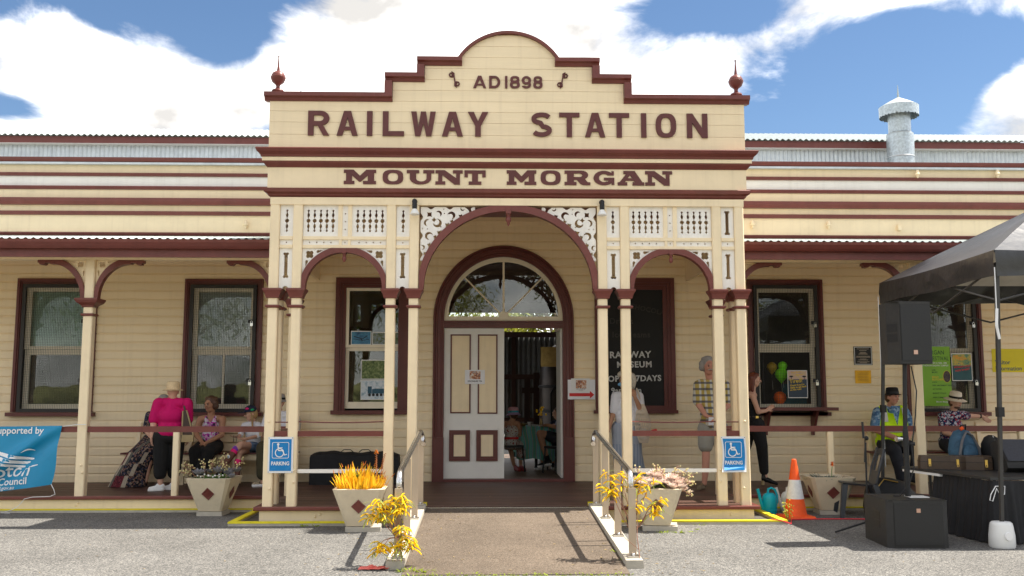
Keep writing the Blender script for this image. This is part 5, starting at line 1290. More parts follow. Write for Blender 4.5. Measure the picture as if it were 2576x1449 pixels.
for k, (a, b) in enumerate((((-hx, -hy), (hx, -hy)), ((hx, -hy), (hx, hy)), ((hx, hy), (-hx, hy)), ((-hx, hy), (-hx, -hy)))):
    m = MB(); n = 26; nx, ny = (b[1] - a[1]) / 3, -(b[0] - a[0]) / 3
    for i in range(n + 1):
        u = i / n; x, y = a[0] + (b[0] - a[0]) * u, a[1] + (b[1] - a[1]) * u; wv = .012 * math.sin(u * 22 + k) * math.sin(PI * u)
        zt = ze - .02 * math.sin(PI * u); zb = ze - .285 + .012 * math.sin(u * 9 + 2 * k)
        m.v += [(x + nx * .005, y + ny * .005, zt), (x + nx * (.02 + wv), y + ny * (.02 + wv), (zt + zb) / 2), (x + nx * (.01 - wv), y + ny * (.01 - wv), zb + .1), (x + nx * .012, y + ny * .012, zb)]
    for i in range(n):
        for j in range(3): c = 4 * i + j; m.f.append((c, c + 1, c + 5, c + 4))
    m.build('valance', 'canopy_black', MQ, True)
LEGS = [(-hx + .03, -hy + .03, -.11, .0), (hx - .03, -hy + .03, 0, 0), (hx - .03, hy - .03, 0, 0), (-hx + .03, hy - .03, -.14, -.0)]
for x, y, dx, dy in LEGS:
    m = MB(); m.hexa([(x + dx - .017, y + dy - .017, .0), (x + dx + .017, y + dy - .017, .0), (x + dx + .017, y + dy + .017, 0), (x + dx - .017, y + dy + .017, 0), (x - .02, y - .02, 2.95), (x + .02, y - .02, 2.95), (x + .02, y + .02, 2.95), (x - .02, y + .02, 2.95)])
    lg = m.build('leg', 'marquee_steel', MQ)
    k = 1.40 / 2.95; cx_, cy_ = x + dx * (1 - k), y
    MB().box(cx_ - .03, cx_ + .035, cy_ - .035, cy_ + .03, 1.33, 1.43).build('slider_lock', 'black', lg)
for (x0, y0), (x1, y1) in (((-hx, -hy), (hx, -hy)), ((-hx, hy), (hx, hy)), ((-hx, -hy), (-hx, hy)), ((hx, -hy), (hx, hy))):
    for s in range(2):
        xa, ya, xm, ym = x0 + (x1 - x0) * .5 * s, y0 + (y1 - y0) * .5 * s, x0 + (x1 - x0) * .5 * (s + 1), y0 + (y1 - y0) * .5 * (s + 1)
        for za, zb_ in ((2.92, 2.55), (2.55, 2.92)):
            MB().tube([(xa * .985, ya * .985, za), (xm * .985, ym * .985, zb_)], .013, 6).build('scissor_bar', 'marquee_steel', MQ)
for x, y in ((-hx, -hy), (hx, -hy), (hx, hy), (-hx, hy)): MB().tube([(x * .98, y * .98, 2.92), (0, 0, 3.35)], .014, 6).build('roof_strut', 'marquee_steel', MQ)
MB().tube([(0, 0, 3.25), (0, 0, 3.9)], .02, 8).build('centre_pole', 'marquee_steel', MQ)
for x, y, z0, ln in ((-hx - .02, -hy - .02, 2.80, .62), (-hx - .03, hy, 2.8, 2.2)):
    m = MB(); m.tube([(x, y, z0 + .1), (x - .005, y, z0 - ln * .5), (x, y, z0 - ln)], .006, 6)
    if ln < 1: m.tube([(x, y, z0 - ln + .28), (x - .02, y - .01, z0 - ln + .1), (x + .01, y, z0 - ln - .04)], .016, 6)
    m.build('guy_rope', 'sign_white', MQ)
t = thing('marquee_weight', 'white plastic water weight holding the front marquee leg', 'weight', (5.04, -2.08, 0), rad(8))
MB().lathe([(.12, 0), (.128, .02), (.126, .12), (.112, .22), (.105, .245), (.09, .258), (.03, .262), (.028, .24)], n=22).build('tank', 'white_plastic', t, True)
m = MB(); m.lathe([(.038, 0), (.045, .012), (.04, .022)], n=16); m.xf(Matrix.Translation((-.015, -.115, .125)) @ Matrix.Rotation(rad(90), 4, 'X')); m.build('filler_cap', 'sign_white', t, True)
# skirted stage table and what stands on it
pm('table_top_black', (.03, .03, .03), .5, .2); pm('skirt_black', (.014, .014, .016), .8, .2, 8)
T = [(4.86, -.16), (5.08, -1.84), (7.4, -1.54), (7.2, .12)]
t = thing('skirted_table', 'black topped table with pleated black skirt under the marquee', 'table', (5.9, -.9, 0))
L2 = lambda x, y, z_: (x - 5.9, y + .9, z_)
m = MB(); m.hexa([L2(*T[1], .655), L2(*T[2], .655), L2(*T[3], .655), L2(*T[0], .655), L2(*T[1], .685), L2(*T[2], .685), L2(*T[3], .685), L2(*T[0], .685)]); m.build('top', 'table_top_black', t)
m = MB(); m.hexa([L2(T[0][0] + .01, T[0][1], .625), L2(T[1][0] - .12, T[1][1] + .9, .625), L2(T[1][0] + .0, T[1][1] + .9, .625), L2(T[0][0] + .1, T[0][1], .625), L2(T[0][0] + .01, T[0][1], .653), L2(T[1][0] - .12, T[1][1] + .9, .653), L2(T[1][0] + .0, T[1][1] + .9, .653), L2(T[0][0] + .1, T[0][1], .653)]); m.build('edge_trim', 'sign_white', t)
sk = MB(); path = [(4.99, -.75), (5.03, -1.2), (5.06, -1.6), (5.09, -1.86), (5.6, -1.80), (6.3, -1.70), (7.38, -1.56)]
pp = []
for i in range(len(path) - 1):
    a, b = Vector(path[i]), Vector(path[i + 1]); n = max(2, int((b - a).length / .012))
    for k in range(n): pp.append(a.lerp(b, k / n))
pp.append(Vector(path[-1]))
for i, q in enumerate(pp):
    tdir = (pp[min(i + 1, len(pp) - 1)] - pp[max(i - 1, 0)]).normalized(); nn = Vector((tdir.y, -tdir.x))
    if nn.dot(q - Vector((6.2, -.7))) < 0: nn = -nn
    ph = math.sin(i * .95) * .5 + math.sin(i * .41 + 1) * .5
    for z_, am, fl_ in ((.652, .006, .002), (.60, .010, .006), (.40, .018, .03), (.18, .024, .05), (.012, .03, .085)):
        w2 = q + nn * (fl_ + am * ph); sk.v.append(L2(w2.x, w2.y, z_))
for i in range(len(pp) - 1):
    for j in range(4): c = 5 * i + j; sk.f.append((c, c + 1, c + 6, c + 5))
sk.build('skirt', 'skirt_black', t, True)
for x, y in ((5.1, -.4), (7.1, -.1), (7.2, -1.4), (5.25, -1.6)): MB().tube([L2(x, y, 0), L2(x, y, .655)], .018, 8).build('leg', 'marquee_steel', t)
m = MB(); m.tube([L2(5.10, -1.90, .60), L2(5.03, -1.93, .52), L2(5.01, -1.94, .46), L2(5.04, -1.94, .45), L2(5.10, -1.92, .58), L2(5.13, -1.93, .50), L2(5.18, -1.92, .52), L2(5.2, -1.9, .60), L2(5.10, -1.9, .60)], .005, 6); m.build('white_cord', 'sign_white', t)
pm('case_brown', (.07, .045, .03), .45, .15, 10, bump=.2, bscale=90)
t = thing('guitar_case', 'closed brown guitar case with brass latches lying on the table', 'case', (5.33, -.62, .687), rad(-12))
def guitar_outline(s=1.0): return [(-.52 * s, -.07 * s), (-.44 * s, -.10), (-.12 * s, -.11), (-.05, -.13 * s), (.0, -.15 * s), (.08, -.12 * s), (.16, -.15 * s), (.30 * s, -.19 * s), (.42 * s, -.17 * s), (.47 * s, -.08 * s), (.47 * s, .08 * s), (.42 * s, .17 * s), (.30 * s, .19 * s), (.16, .15 * s), (.08, .12 * s), (.0, .15 * s), (-.05, .13 * s), (-.12 * s, .11), (-.44 * s, .10), (-.52 * s, .07 * s)]
def slabz(pts, z0, z1, inset=.0):
    n = len(pts); m = MB(); m.v = [(x, y, z0) for x, y in pts] + [(x * (1 - inset), y * (1 - inset), z1) for x, y in pts]
    m.f = [tuple(range(n - 1, -1, -1)), tuple(range(n, 2 * n))] + [(i, (i + 1) % n, n + (i + 1) % n, n + i) for i in range(n)]; return m
GO = [(x * .82, y * 1.05) for x, y in guitar_outline()]
slabz(GO, 0, .085).build('bottom_shell', 'case_brown', t); slabz(GO, .09, .155, .03).build('lid', 'case_brown', t); slabz([(x * 1.005, y * 1.005) for x, y in GO], .084, .0905).build('seam', 'black', t)
for x, y in ((-.33, -.105), (-.03, -.15), (.27, -.197)):
    m = MB(); m.box(x - .014, x + .014, y - .012, y + .004, .06, .12); m.tube([(x - .01, y - .012, .06), (x - .008, y - .018, .035), (x + .008, y - .018, .035), (x + .01, y - .012, .06)], .004, 5); m.build('latch', 'gold', t)
pm('pack_blue', (.035, .09, .15), .75, .3, 14); pm('pack_grey', (.14, .14, .15), .7, .15, 9)
t = thing('backpack', 'blue and grey backpack leaning on the guitar case with an orange clip', 'backpack', (5.58, -.30, .687), rad(15))
def loft(rings, closed=True):
    m = MB(); n = len(rings[0])
    for r_ in rings: m.v += r_
    for i in range(len(rings) - 1):
        for k in range(n): m.f.append((i * n + k, i * n + (k + 1) % n, (i + 1) * n + (k + 1) % n, (i + 1) * n + k))
    m.f.append(tuple(range(n - 1, -1, -1))); m.f.append(tuple(range((len(rings) - 1) * n, len(rings) * n))); return m
def oval(cx, cy, z_, rx, ry, n=20, e=2.6, tilt=0): return [(cx + rx * math.copysign(abs(math.cos(a)) ** (2 / e), math.cos(a)), cy + ry * math.copysign(abs(math.sin(a)) ** (2 / e), math.sin(a)), z_ + tilt * math.sin(a)) for a in [2 * PI * k / n for k in range(n)]]
loft([oval(0, 0, 0, .13, .09), oval(0, 0, .05, .17, .13), oval(.0, .01, .2, .175, .135), oval(.01, .03, .34, .15, .11), oval(.02, .05, .43, .09, .07), oval(.02, .05, .45, .03, .03)]).build('main_bag', 'pack_blue', t, True)
loft([oval(-.03, -.13, .04, .09, .03), oval(-.03, -.145, .10, .11, .05), oval(-.02, -.13, .2, .10, .05), oval(-.01, -.10, .27, .06, .03)]).build('front_pocket', 'pack_blue', t, True)
m = MB(); m.tube([(-.14, -.10, .03), (-.16, -.12, .18), (-.10, -.10, .33), (0, -.05, .42), (.08, -.06, .38), (.14, -.10, .22), (.13, -.12, .05)], .012, 6, flat=1.6); m.build('trim', 'pack_grey', t, True)
m = MB(); m.tube([(-.02, .0, .44), (-.05, -.02, .50), (.02, -.03, .51), (.06, .02, .45)], .010, 6); m.build('grab_handle', 'black', t, True)
MB().tube([(-.06, -.03, .455), (-.03, -.04, .475)], .02, 8).build('orange_clip', 'cone_orange', t, True)
m = MB(); m.tube([(.10, .06, .42), (.2, .02, .3), (.24, 0, .12), (.2, 0, .0)], .022, 6, flat=.4); m.build('strap', 'black', t, True)
t = thing('instrument_bag', 'slim black instrument bag with a white zip standing behind the wedge monitor', 'bag', (5.86, -.42, .687), rad(20))
loft([oval(0, 0, 0, .05, .16), oval(0, 0, .28, .05, .14), oval(.0, .0, .36, .04, .09), oval(0, 0, .39, .015, .03)]).build('bag', 'black', t, True); MB().tube([(-.03, -.13, .02), (-.035, -.12, .28), (-.02, -.05, .385)], .004, 5).build('zip', 'sign_white', t)
pm('wedge_grille', (.055, .057, .07), .5, .15, 40)
t = thing('wedge_monitor', 'black wedge stage monitor tilted on the table edge', 'speaker', (5.98, -1.05, .687), rad(-4))
m = MB(); m.v = [(x, y, z_) for x in (-.34, .42) for y, z_ in ((-.17, .05), (-.15, .12), (.10, .36), (.24, .30), (.24, .0), (-.1, .0))]; m.f = [(5, 4, 3, 2, 1, 0), (6, 7, 8, 9, 10, 11)] + [(i, (i + 1) % 6, 6 + (i + 1) % 6, 6 + i) for i in range(6)]; m.build('cabinet', 'speaker_box', t)
m = MB(); m.v = [(-.325, -.158, .125), (.41, -.158, .125), (.41, .085, .358), (-.325, .085, .358)]; m.f = [(0, 1, 2, 3)]; m.xf(Matrix.Translation((0, -.004, .004))); m.build('grille', 'wedge_grille', t)
t = thing('mixing_desk', 'low black mixing desk with pale faders beneath the wedge monitor', 'mixer', (6.02, -1.45, .687), rad(8))
MB().hexa([(-.25, -.18, 0), (.3, -.18, 0), (.3, .16, 0), (-.25, .16, 0), (-.25, -.18, .03), (.3, -.18, .03), (.3, .16, .10), (-.25, .16, .10)]).build('body', 'black', t)
m = MB(); random.seed(8)
for i in range(26): x, v = random.uniform(-.22, .27), random.uniform(-.15, .12); m.cbox((x, v, .033 + .07 * (v + .18) / .34 + .006), (.008, .02, .012))
tag(m.build('faders', 'sign_white', t), kind='stuff')
# folding step, guitar bag
t = thing('folding_step', 'small grey folding step beneath the skirted table', 'step', (5.0, -.62, 0), rad(10))
MB().box(-.16, .16, -.11, .11, .235, .26).build('tread', 'rail_post', t)
for s in (-1, 1): MB().tube([(s * .13, .09, .235), (s * .14, -.14, .0)], .013, 6).build('leg', 'steel', t)
t = thing('guitar_bag', 'black soft guitar bag lying on the ground behind the subwoofer', 'bag', (5.12, .78, 0), rad(4))
loft([oval(0, 0, 0, .36, .2, 24), oval(0, 0, .10, .38, .22, 24), oval(-.03, .0, .28, .33, .19, 24), oval(-.08, 0, .42, .24, .13, 24), oval(-.12, 0, .47, .1, .06, 24)]).build('bag', 'black', t, True); MB().tube([(-.3, -.15, .32), (-.16, -.12, .46), (.02, -.14, .42)], .008, 5).build('zip', 'gold', t, True)
# ------------------------------------------------------------------ signs, papers, boards
def board(name, label, cat, x0, x1, z0, z1, y, mat, thick=.004, group=None):
    t = thing(name, label, cat, ((x0 + x1) / 2, y, z0), 0, group); w_ = (x1 - x0) / 2
    MB().box(-w_, w_, -thick, 0, 0, z1 - z0).build('sheet', mat, t); return t
def parking(label, x, y, rz, curl=0):
    t = thing('parking_sign', label, 'sign', (x, y, .612), rz, 'accessible parking signs')
    def sheet(w0, z0, w1, z1, off):
        m = MB(); n = 10
        for i in range(n + 1):
            for j in (0, 1):
                u = i / n; z_ = z0 + (z1 - z0) * u; xx = w0 if j == 0 else w1
                m.v.append((xx + curl * .02 * math.sin(PI * (1 - u)) * (1 if j == 0 else .6), off - curl * .35 * max(0, .22 - u) ** 1.6 * (1.6 if j == 0 else .5), z_))
        for i in range(n): m.f.append((2 * i, 2 * i + 1, 2 * i + 3, 2 * i + 2))
        return m
    b = sheet(-.154, 0, .154, .436, -.004); o = len(b.v); b.v += [(x_, y_ + .003, z_) for x_, y_, z_ in b.v]; b.f += [tuple(i + o for i in f[::-1]) for f in b.f]; b.build('plate', 'sign_white', t)
    sheet(-.132, .025, .132, .41, -.0075).build('blue_field', 'sign_blue', t)
    yo = -.0105
    # rounded outline
    def rr(cx, cz, hw, hh, r_): return [(cx + sx_ * (hw - r_) + r_ * math.cos(a), cz + sz_ * (hh - r_) + r_ * math.sin(a)) for sx_, sz_, a0_ in ((1, 1, 0), (-1, 1, 90), (-1, -1, 180), (1, -1, 270)) for a in [rad(a0_ + 22.5 * k) for k in range(5)]]
    MB().prism_holes(rr(.0, .275, .103, .098, .018), [rr(.0, .275, .097, .092, .014)], yo - .001, yo + .0005).build('outline', 'sign_white', t)
    m = MB(); cx, cz = -.012, .245
    m.prism_holes([(cx + .056 * math.cos(a), cz + .056 * math.sin(a)) for a in np.linspace(0, 2 * PI, 33)[:-1]], [[(cx + .045 * math.cos(a), cz + .045 * math.sin(a)) for a in np.linspace(0, 2 * PI, 33)[:-1]]], yo - .001, yo + .0005)
    m.build('wheel_mark', 'sign_white', t)
    m = MB(); m.prism([(-.03 + .0145 * math.cos(a), .347 + .0145 * math.sin(a)) for a in np.linspace(0, 2 * PI, 15)[:-1]], yo - .0022, yo - .001)
    m.prism(stroke([(-.03, .335), (-.028, .285), (-.024, .272), (.03, .272)], .014), yo - .0031, yo - .0023); m.prism(stroke([(-.026, .305), (.024, .305)], .010), yo - .0040, yo - .0032); m.prism(stroke([(.026, .274), (.052, .216), (.078, .227)], .013), yo - .0049, yo - .0041)
    m.build('figure_mark', 'sign_white', t)
    print_text('PARKING', .062, 'sign_white', t, (0, yo - curl * .004, .095), bold=.0018, width=.86)
    for sx_ in (-1, 1):
        for zz in (.012, .424): MB().ball((sx_ * .143, -.008, zz), .005, 6, 4).build('screw', 'ink', t)
    return t
parking('flat blue accessible parking sign screwed to the left porch posts', -2.795, -PW - .006, 0)
parking('curling blue accessible parking sign on the right porch posts', 2.795, -PW - .006, 0, 1)
# paper notices at the door
def photo_mat(name, cols, sc):
    """a small printed picture: a few blotches of colour"""
    m = bpy.data.materials.new(name); m.use_nodes = True; MATS[name] = m; nt = m.node_tree; b = nt.nodes['Principled BSDF']; b.inputs['Roughness'].default_value = .5
    geo = nt.nodes.new('ShaderNodeNewGeometry'); no = nt.nodes.new('ShaderNodeTexNoise'); no.inputs['Scale'].default_value = sc; no.inputs['Detail'].default_value = 4; no.inputs['Roughness'].default_value = .7
    cr = nt.nodes.new('ShaderNodeValToRGB'); cr.color_ramp.interpolation = 'LINEAR'
    e = cr.color_ramp.elements; n = len(cols); e[0].position = .32; e[0].color = (*cols[0], 1); e[1].position = .68; e[1].color = (*cols[-1], 1)
    for i in range(1, n - 1): q = e.new(.32 + .36 * i / (n - 1)); q.color = (*cols[i], 1)
    nt.links.new(geo.outputs['Position'], no.inputs['Vector']); nt.links.new(no.outputs['Fac'], cr.inputs[0]); nt.links.new(cr.outputs[0], b.inputs['Base Color']); return m
photo_mat('scone_print', [(.75, .74, .76), (.7, .62, .55), (.55, .2, .06), (.12, .02, .02), (.8, .78, .76)], 24)
t = board('tea_notice', 'white notice with a scone picture taped to the closed door leaf', 'notice', -.621, -.302, 1.746, 1.971, W - .02, 'paper', .003)
MB().box(-.085, .09, -.0045, -.0032, .078, .205).build('picture', 'scone_print', t); print_text('DEVONSHIRE TEA', .036, 'ink', t, (0, -.0045, .032), bold=.0006, width=.8)
t = board('arrow_notice', 'white notice with red arrow and scone picture beside the entrance', 'notice', 1.03, 1.47, 1.50, 1.815, W - .085, 'paper', .003)
MB().box(-.165, .135, -.006, -.004, .11, .335).build('inner_sheet', 'sign_white', t); MB().box(-.09, .08, -.0085, -.0065, .175, .305).build('picture', 'scone_print', t)
MB().prism([(-.195, .05), (.135, .05), (.135, .015), (.205, .075), (.135, .135), (.135, .10), (-.195, .10)], -.0085, -.0065).build('red_arrow', 'red', t)
print_text('DEVONSHIRE TEA', .018, 'ink', t, (-.01, -.0085, .158), bold=.0003); print_text('THIS WAY', .016, 'ink', t, (-.01, -.0085, .138))
# blackboard in the old window opening
pm('slate', (.010, .010, .010), .7, .3, 3); pm('chalk', (.55, .55, .54), .9, .25, 40); pm('chalk_faint', (.045, .043, .04), .9, .3, 30)
t = thing('blackboard', 'tall chalk blackboard in a maroon frame advertising the railway museum', 'blackboard', (2.13, W - .02, 1.28))
bx0, bz = 2.13, 1.28
def Bl(x, z_): return x - bx0, z_ - bz
MB().box(1.60 - bx0, 2.66 - bx0, -.015, .02, 1.33 - bz, 3.36 - bz).build('slate', 'slate', t)
fr = frame_mb(1.48 - bx0, 2.78 - bx0, 1.33 - bz, 3.466 - bz, .07, -.06, .0); q = frame_mb(1.55 - bx0, 2.71 - bx0, 1.33 - bz, 3.396 - bz, .05, -.045, .0, True, .02); q2 = frame_mb(1.60 - bx0, 2.66 - bx0, 1.35 - bz, 3.346 - bz, .07, -.03, .0, True, .025)
for u in (q, q2): fr.add(u.v, u.f)
fr.build('frame', 'maroon_dark', t); MB().box(1.45 - bx0, 2.80 - bx0, -.10, 0, 1.275 - bz, 1.33 - bz).build('ledge', 'maroon_dark', t)
for txt, x, z_, sz, sp_ in (('RAILWAY', 1.715, 2.165, .145, 1.1), ('MUSEUM', 1.83, 2.01, .135, 1.12), ('OPEN  7DAYS', 1.685, 1.785, .13, 1.1), ('9am-3pm', 1.735, 1.60, .12, 1.1)):
    u, v = Bl(x, z_); print_text(txt, sz, 'chalk', t, (u, -.017, v), rot=(0, rad(-1), 0), bold=.004, align='LEFT', space=sp_)
for txt, x, z_, sz, rot in (('CHOCOLATE', 2.05, 2.98, .11, 12), ('Drinks', 1.72, 2.72, .13, 0), ('Ice creams', 1.76, 2.50, .13, 0)):
    u, v = Bl(x, z_); print_text(txt, sz, 'chalk_faint', t, (u, -.017, v), rot=(0, rad(rot), 0), bold=.003, align='LEFT', space=1.1)
# pictures in the sash window
photo_mat('sky_photo', [(.02, .10, .22), (.06, .24, .42), (.12, .36, .52)], 8); photo_mat('town_photo', [(.05, .10, .04), (.12, .16, .08), (.25, .3, .32), (.16, .26, .34)], 22)
photo_mat('garden_photo', [(.04, .07, .02), (.12, .18, .05), (.3, .34, .14)], 26); photo_mat('snow_photo', [(.2, .35, .45), (.6, .68, .75), (.75, .78, .82)], 16)
YP = W + .05 ; YU = W - .004
def pic(label, x0, x1, z0, z1, y, mat): 
    t = board('window_picture', label, 'picture', x0, x1, z0, z1, y, 'sign_white', .002, 'pictures in the sash window'); w_ = (x1 - x0) / 2
    MB().box(-w_ + .012, w_ - .012, -.004, -.0022, .014, z1 - z0 - .014).build('print', mat, t); return t
t = pic('blue picture of a glider in flight behind the upper window pane', -2.461, -2.133, 2.372, 2.598, YU - .004, 'sky_photo')
m = MB(); m.prism(stroke([(-.12, .14), (.02, .095), (.10, .15)], .012), -.0062, -.0045); m.prism(stroke([(-.135, .095), (.02, .075), (.13, .088)], .008), -.0072, -.0063); m.prism(stroke([(.0, .1), (.02, .06)], .01), -.0082, -.0073); m.build('glider_outline', 'ink', t)
print_text('THE FLYING MACHINE', .02, 'ink', t, (.0, -.0045, .185), bold=.0005)
pic('landscape picture of a hillside town behind the upper window pane', -2.119, -1.666, 2.373, 2.58, YU - .004, 'town_photo')
pic('green garden picture in the middle of the lower window pane', -2.295, -1.77, 1.817, 2.135, YP - .006, 'garden_photo')
t = pic('snowy picture of a small steam locomotive in the lower window pane', -2.298, -1.77, 1.493, 1.808, YP - .006, 'snow_photo')
pm('loco_blue', (.03, .10, .16), .5, .2)
m = MB(); m.prism([(-.08, .10), (.17, .10), (.17, .17), (.10, .18), (-.02, .18), (-.08, .17)], -.0058, -.0045); m.prism([(.135, .19), (.155, .19), (.16, .27), (.13, .27)], -.0058, -.0045); m.prism([(-.15, .10), (-.085, .10), (-.085, .215), (-.15, .215)], -.0058, -.0045); m.build('locomotive_print', 'loco_blue', t)
m = MB()
for i in range(5): m.prism([(-.12 + i * .062 + .024 * math.cos(a), .08 + .024 * math.sin(a)) for a in np.linspace(0, 2 * PI, 11)[:-1]], -.0066, -.006)
m.build('wheel_print', 'ink', t)
# ticket window: posters and balloons
photo_mat('dusk_photo', [(.45, .28, .30), (.6, .42, .36), (.65, .5, .2)], 12)
pm('poster_navy', (.035, .055, .085), .5, .1); pm('poster_yellow', (.75, .52, .03), .5, .05); pm('poster_green', (.22, .46, .035), .5, .06, 3); pm('poster_dkgreen', (.02, .08, .02), .5, .1); pm('poster_teal', (.02, .085, .10), .5, .2, 6); pm('poster_red', (.55, .04, .03), .5, .1); pm('poster_orange', (.75, .30, .03), .5, .1)
t = board('tired_poster', 'navy road safety poster asking Tired on the ticket window mesh', 'poster', 4.587, 4.91, 1.522, 1.968, W - .09, 'sign_white', .003)
MB().box(-.152, .152, -.0048, -.0032, .012, .30).build('navy_field', 'poster_navy', t); MB().box(-.152, .152, -.0048, -.0032, .301, .435).build('sunset_print', 'dusk_photo', t)
for txt, sz, z_, mat, x in (('Tired?', .085, .235, 'poster_yellow', -.13), ("Check if you're", .038, .185, 'poster_yellow', -.125), ('ready to get back', .038, .15, 'poster_yellow', -.125), ('on the road', .038, .115, 'poster_yellow', -.125), ('Stop Revive', .036, .395, 'poster_yellow', -.10), ('Survive', .036, .36, 'poster_yellow', -.02)): print_text(txt, sz, mat, t, (x, -.0052, z_), rot=(0, rad(-6), 0), align='LEFT', bold=.001)
for cx_ in (-.1, .11): 
    m = MB(); m.prism([(cx_ + .032 * math.cos(a) * (1 + .2 * math.sin(3 * a)), .345 + .014 * math.sin(a)) for a in np.linspace(0, 2 * PI, 17)[:-1]], -.0058, -.005); m.prism([(cx_ - .004, .30), (cx_ + .004, .30), (cx_ + .004, .34), (cx_ - .004, .34)], -.0066, -.0059); m.build('tree_print', 'ink', t)
pm('balloon_lime', (.25, .9, .02), .35, .03); pm('balloon_amber', (.45, .30, .02), .4, .05); pm('balloon_orange', (.95, .16, .01), .35, .03)
for lab, x, z_, r_, mat in (('lime green balloon behind the ticket window mesh', 4.575, 1.90, .105, 'balloon_lime'), ('smaller lime balloon just above the larger one behind the ticket window', 4.60, 2.04, .078, 'balloon_lime'), ('amber balloon behind the ticket window mesh', 4.42, 2.02, .085, 'balloon_amber'), ('orange balloon low behind the ticket window mesh', 4.54, 1.52, .105, 'balloon_orange')):
    t = thing('balloon', lab, 'balloon', (x, W + .19, z_), 0, 'balloons behind the ticket window'); MB().lathe([(.004, -r_ * 1.35), (.012, -r_ * 1.22), (.4 * r_, -r_ * .95), (.85 * r_, -r_ * .4), (r_, .1 * r_), (.85 * r_, r_ * .62), (.45 * r_, r_ * .95), (.01, r_ * 1.05)], n=18).build('balloon_skin', mat, t, True); MB().tube([(0, 0, -r_ * 1.3), (.01, 0, -r_ * 1.3 - .25)], .002, 4).build('string', 'sign_white', t)
m = MB(); m.tube([(4.26, W + .12, 1.35), (4.26, W + .12, 2.35)], .014, 6); tag(m.build('window_bar', 'black'), 'thin dark upright bar behind the ticket window glass', 'bar')
m = MB(); m.box(4.6, 5.0, W + .25, W + .27, 1.36, 1.75); pm('teal_board', (.01, .09, .12), .6, .1); tag(m.build('teal_panel', 'teal_board'), 'dark teal panel standing behind the ticket window glass', 'panel')
# plaques
pm('plaque_bronze', (.025, .02, .018), .4, .2); pm('plaque_brass', (.42, .22, .02), .28, .2, 6, metal=.8)
t = board('memorial_plaque', 'dark square memorial plaque with pale border on the weatherboards', 'plaque', 5.705, 6.009, 2.055, 2.358, W - .026, 'black', .012)
frame_mb(-.143, .143, .009, .294, .008, -.0145, -.0122).build('border', 'sign_white', t)
for i, (w_, z_) in enumerate(((.2, .26), (.12, .235), (.09, .205), (.12, .19), (.15, .175), (.22, .14), (.24, .125), (.1, .095), (.16, .08), (.2, .05), (.12, .035))): MB().box(-w_ / 2, w_ / 2, -.0135, -.0122, z_, z_ + .005).build('inscription_line', 'rail_post', t)
t = board('brass_plaque', 'golden brass plaque below the dark memorial plaque', 'plaque', 5.714, 5.977, 1.757, 1.969, W - .026, 'plaque_brass', .008)
for i in range(6): MB().box(-.09, .09, -.0092, -.0082, .04 + i * .025, .044 + i * .025).build('inscription_line', 'plaque_bronze', t)
# visitor information sign
pm('sign_yellow', (.72, .60, .0), .45, .05); pm('text_navy', (.01, .06, .13), .5, .05)
t = board('visitor_sign', 'yellow visitor information sign on the wall behind the marquee leg', 'sign', 7.985, 8.72, 1.94, 2.322, W - .026, 'sign_yellow', .006)
print_text('Visitor', .098, 'text_navy', t, (-.32, -.0075, .13), align='LEFT', bold=.0012, width=.95); print_text('Information', .098, 'text_navy', t, (-.32, -.0075, .03), align='LEFT', bold=.0012, width=.95)
# festival poster and second road safety poster
t = board('festival_poster', 'tall lime green railway festival poster on the mesh window', 'poster', 6.605, 7.262, 1.393, 2.354, W - .09, 'poster_green', .003)
X0 = 6.9335
for txt, sz, x, z_, mat, b_ in (('MOUNT MORGAN', .098, 7.17, 2.225, 'poster_dkgreen', .0008), ('RAILWAY FESTIVAL', .092, 7.24, 2.13, 'poster_dkgreen', .0008), ('SEPTEMBER 12 | 9AM - 2PM', .035, 7.20, 2.075, 'sign_white', .0006), ('MOUNT MORGAN RAILWAY COMPLEX', .035, 7.23, 2.035, 'sign_white', .0006)):
    print_text(txt, sz, mat, t, (x - X0, -.0045, z_ - 1.393), align='RIGHT', bold=b_, width=.82)
for txt, sz, x, z_, mat in (('LIVE', .034, 6.95, 1.96, 'poster_dkgreen'), ('MUSIC', .034, 6.95, 1.925, 'poster_dkgreen'), ('BRAD', .042, 6.95, 1.845, 'poster_yellow'), ('BUTCHER', .042, 6.95, 1.805, 'poster_yellow'), ('& MORE', .022, 6.95, 1.77, 'poster_dkgreen'), ('FREE AMUSEMENT RIDES', .030, 6.95, 1.715, 'poster_dkgreen'), ('ACTIVITIES', .030, 6.95, 1.655, 'poster_dkgreen'), ('MARKET STALLS', .030, 6.95, 1.59, 'poster_dkgreen'), ('FREE COMMUNITY EVENT', .030, 6.95, 1.52, 'poster_dkgreen'), ('Mount Morgan', .036, 7.0, 1.45, 'sign_white')):
    print_text(txt, sz, mat, t, (x - X0, -.0045, z_ - 1.393), align='LEFT', bold=.0006)
m = MB(); m.prism([(7.195 - X0 + .066 * math.cos(a), .475 + .1 * math.sin(a) * .98) for a in np.linspace(0, 2 * PI, 25)[:-1]], -.0045, -.0032); m.build('round_print', 'poster_yellow', t)
photo_mat('dim_photo', [(.01, .008, .008), (.05, .03, .025), (.12, .06, .04)], 20)
m = MB(); m.prism([(7.195 - X0 + .06 * math.cos(a), .475 + .092 * math.sin(a)) for a in np.linspace(0, 2 * PI, 25)[:-1]], -.0056, -.0046); m.build('portrait_print', 'dim_photo', t)
m = MB(); random.seed(4)
for i in range(40): x, z_ = random.uniform(-.31, -.16), random.uniform(.05, .3); m.prism([(x, z_ - .014), (x + .01, z_), (x, z_ + .014), (x - .01, z_)], -.0045 - .00002 * i, -.0035)
m.build('leaf_print', 'poster_dkgreen', t)
t = board('revive_poster', 'dark teal stop revive survive poster beside the green festival poster', 'poster', 7.278, 7.613, 1.797, 2.244, W - .10, 'sign_white', .003)
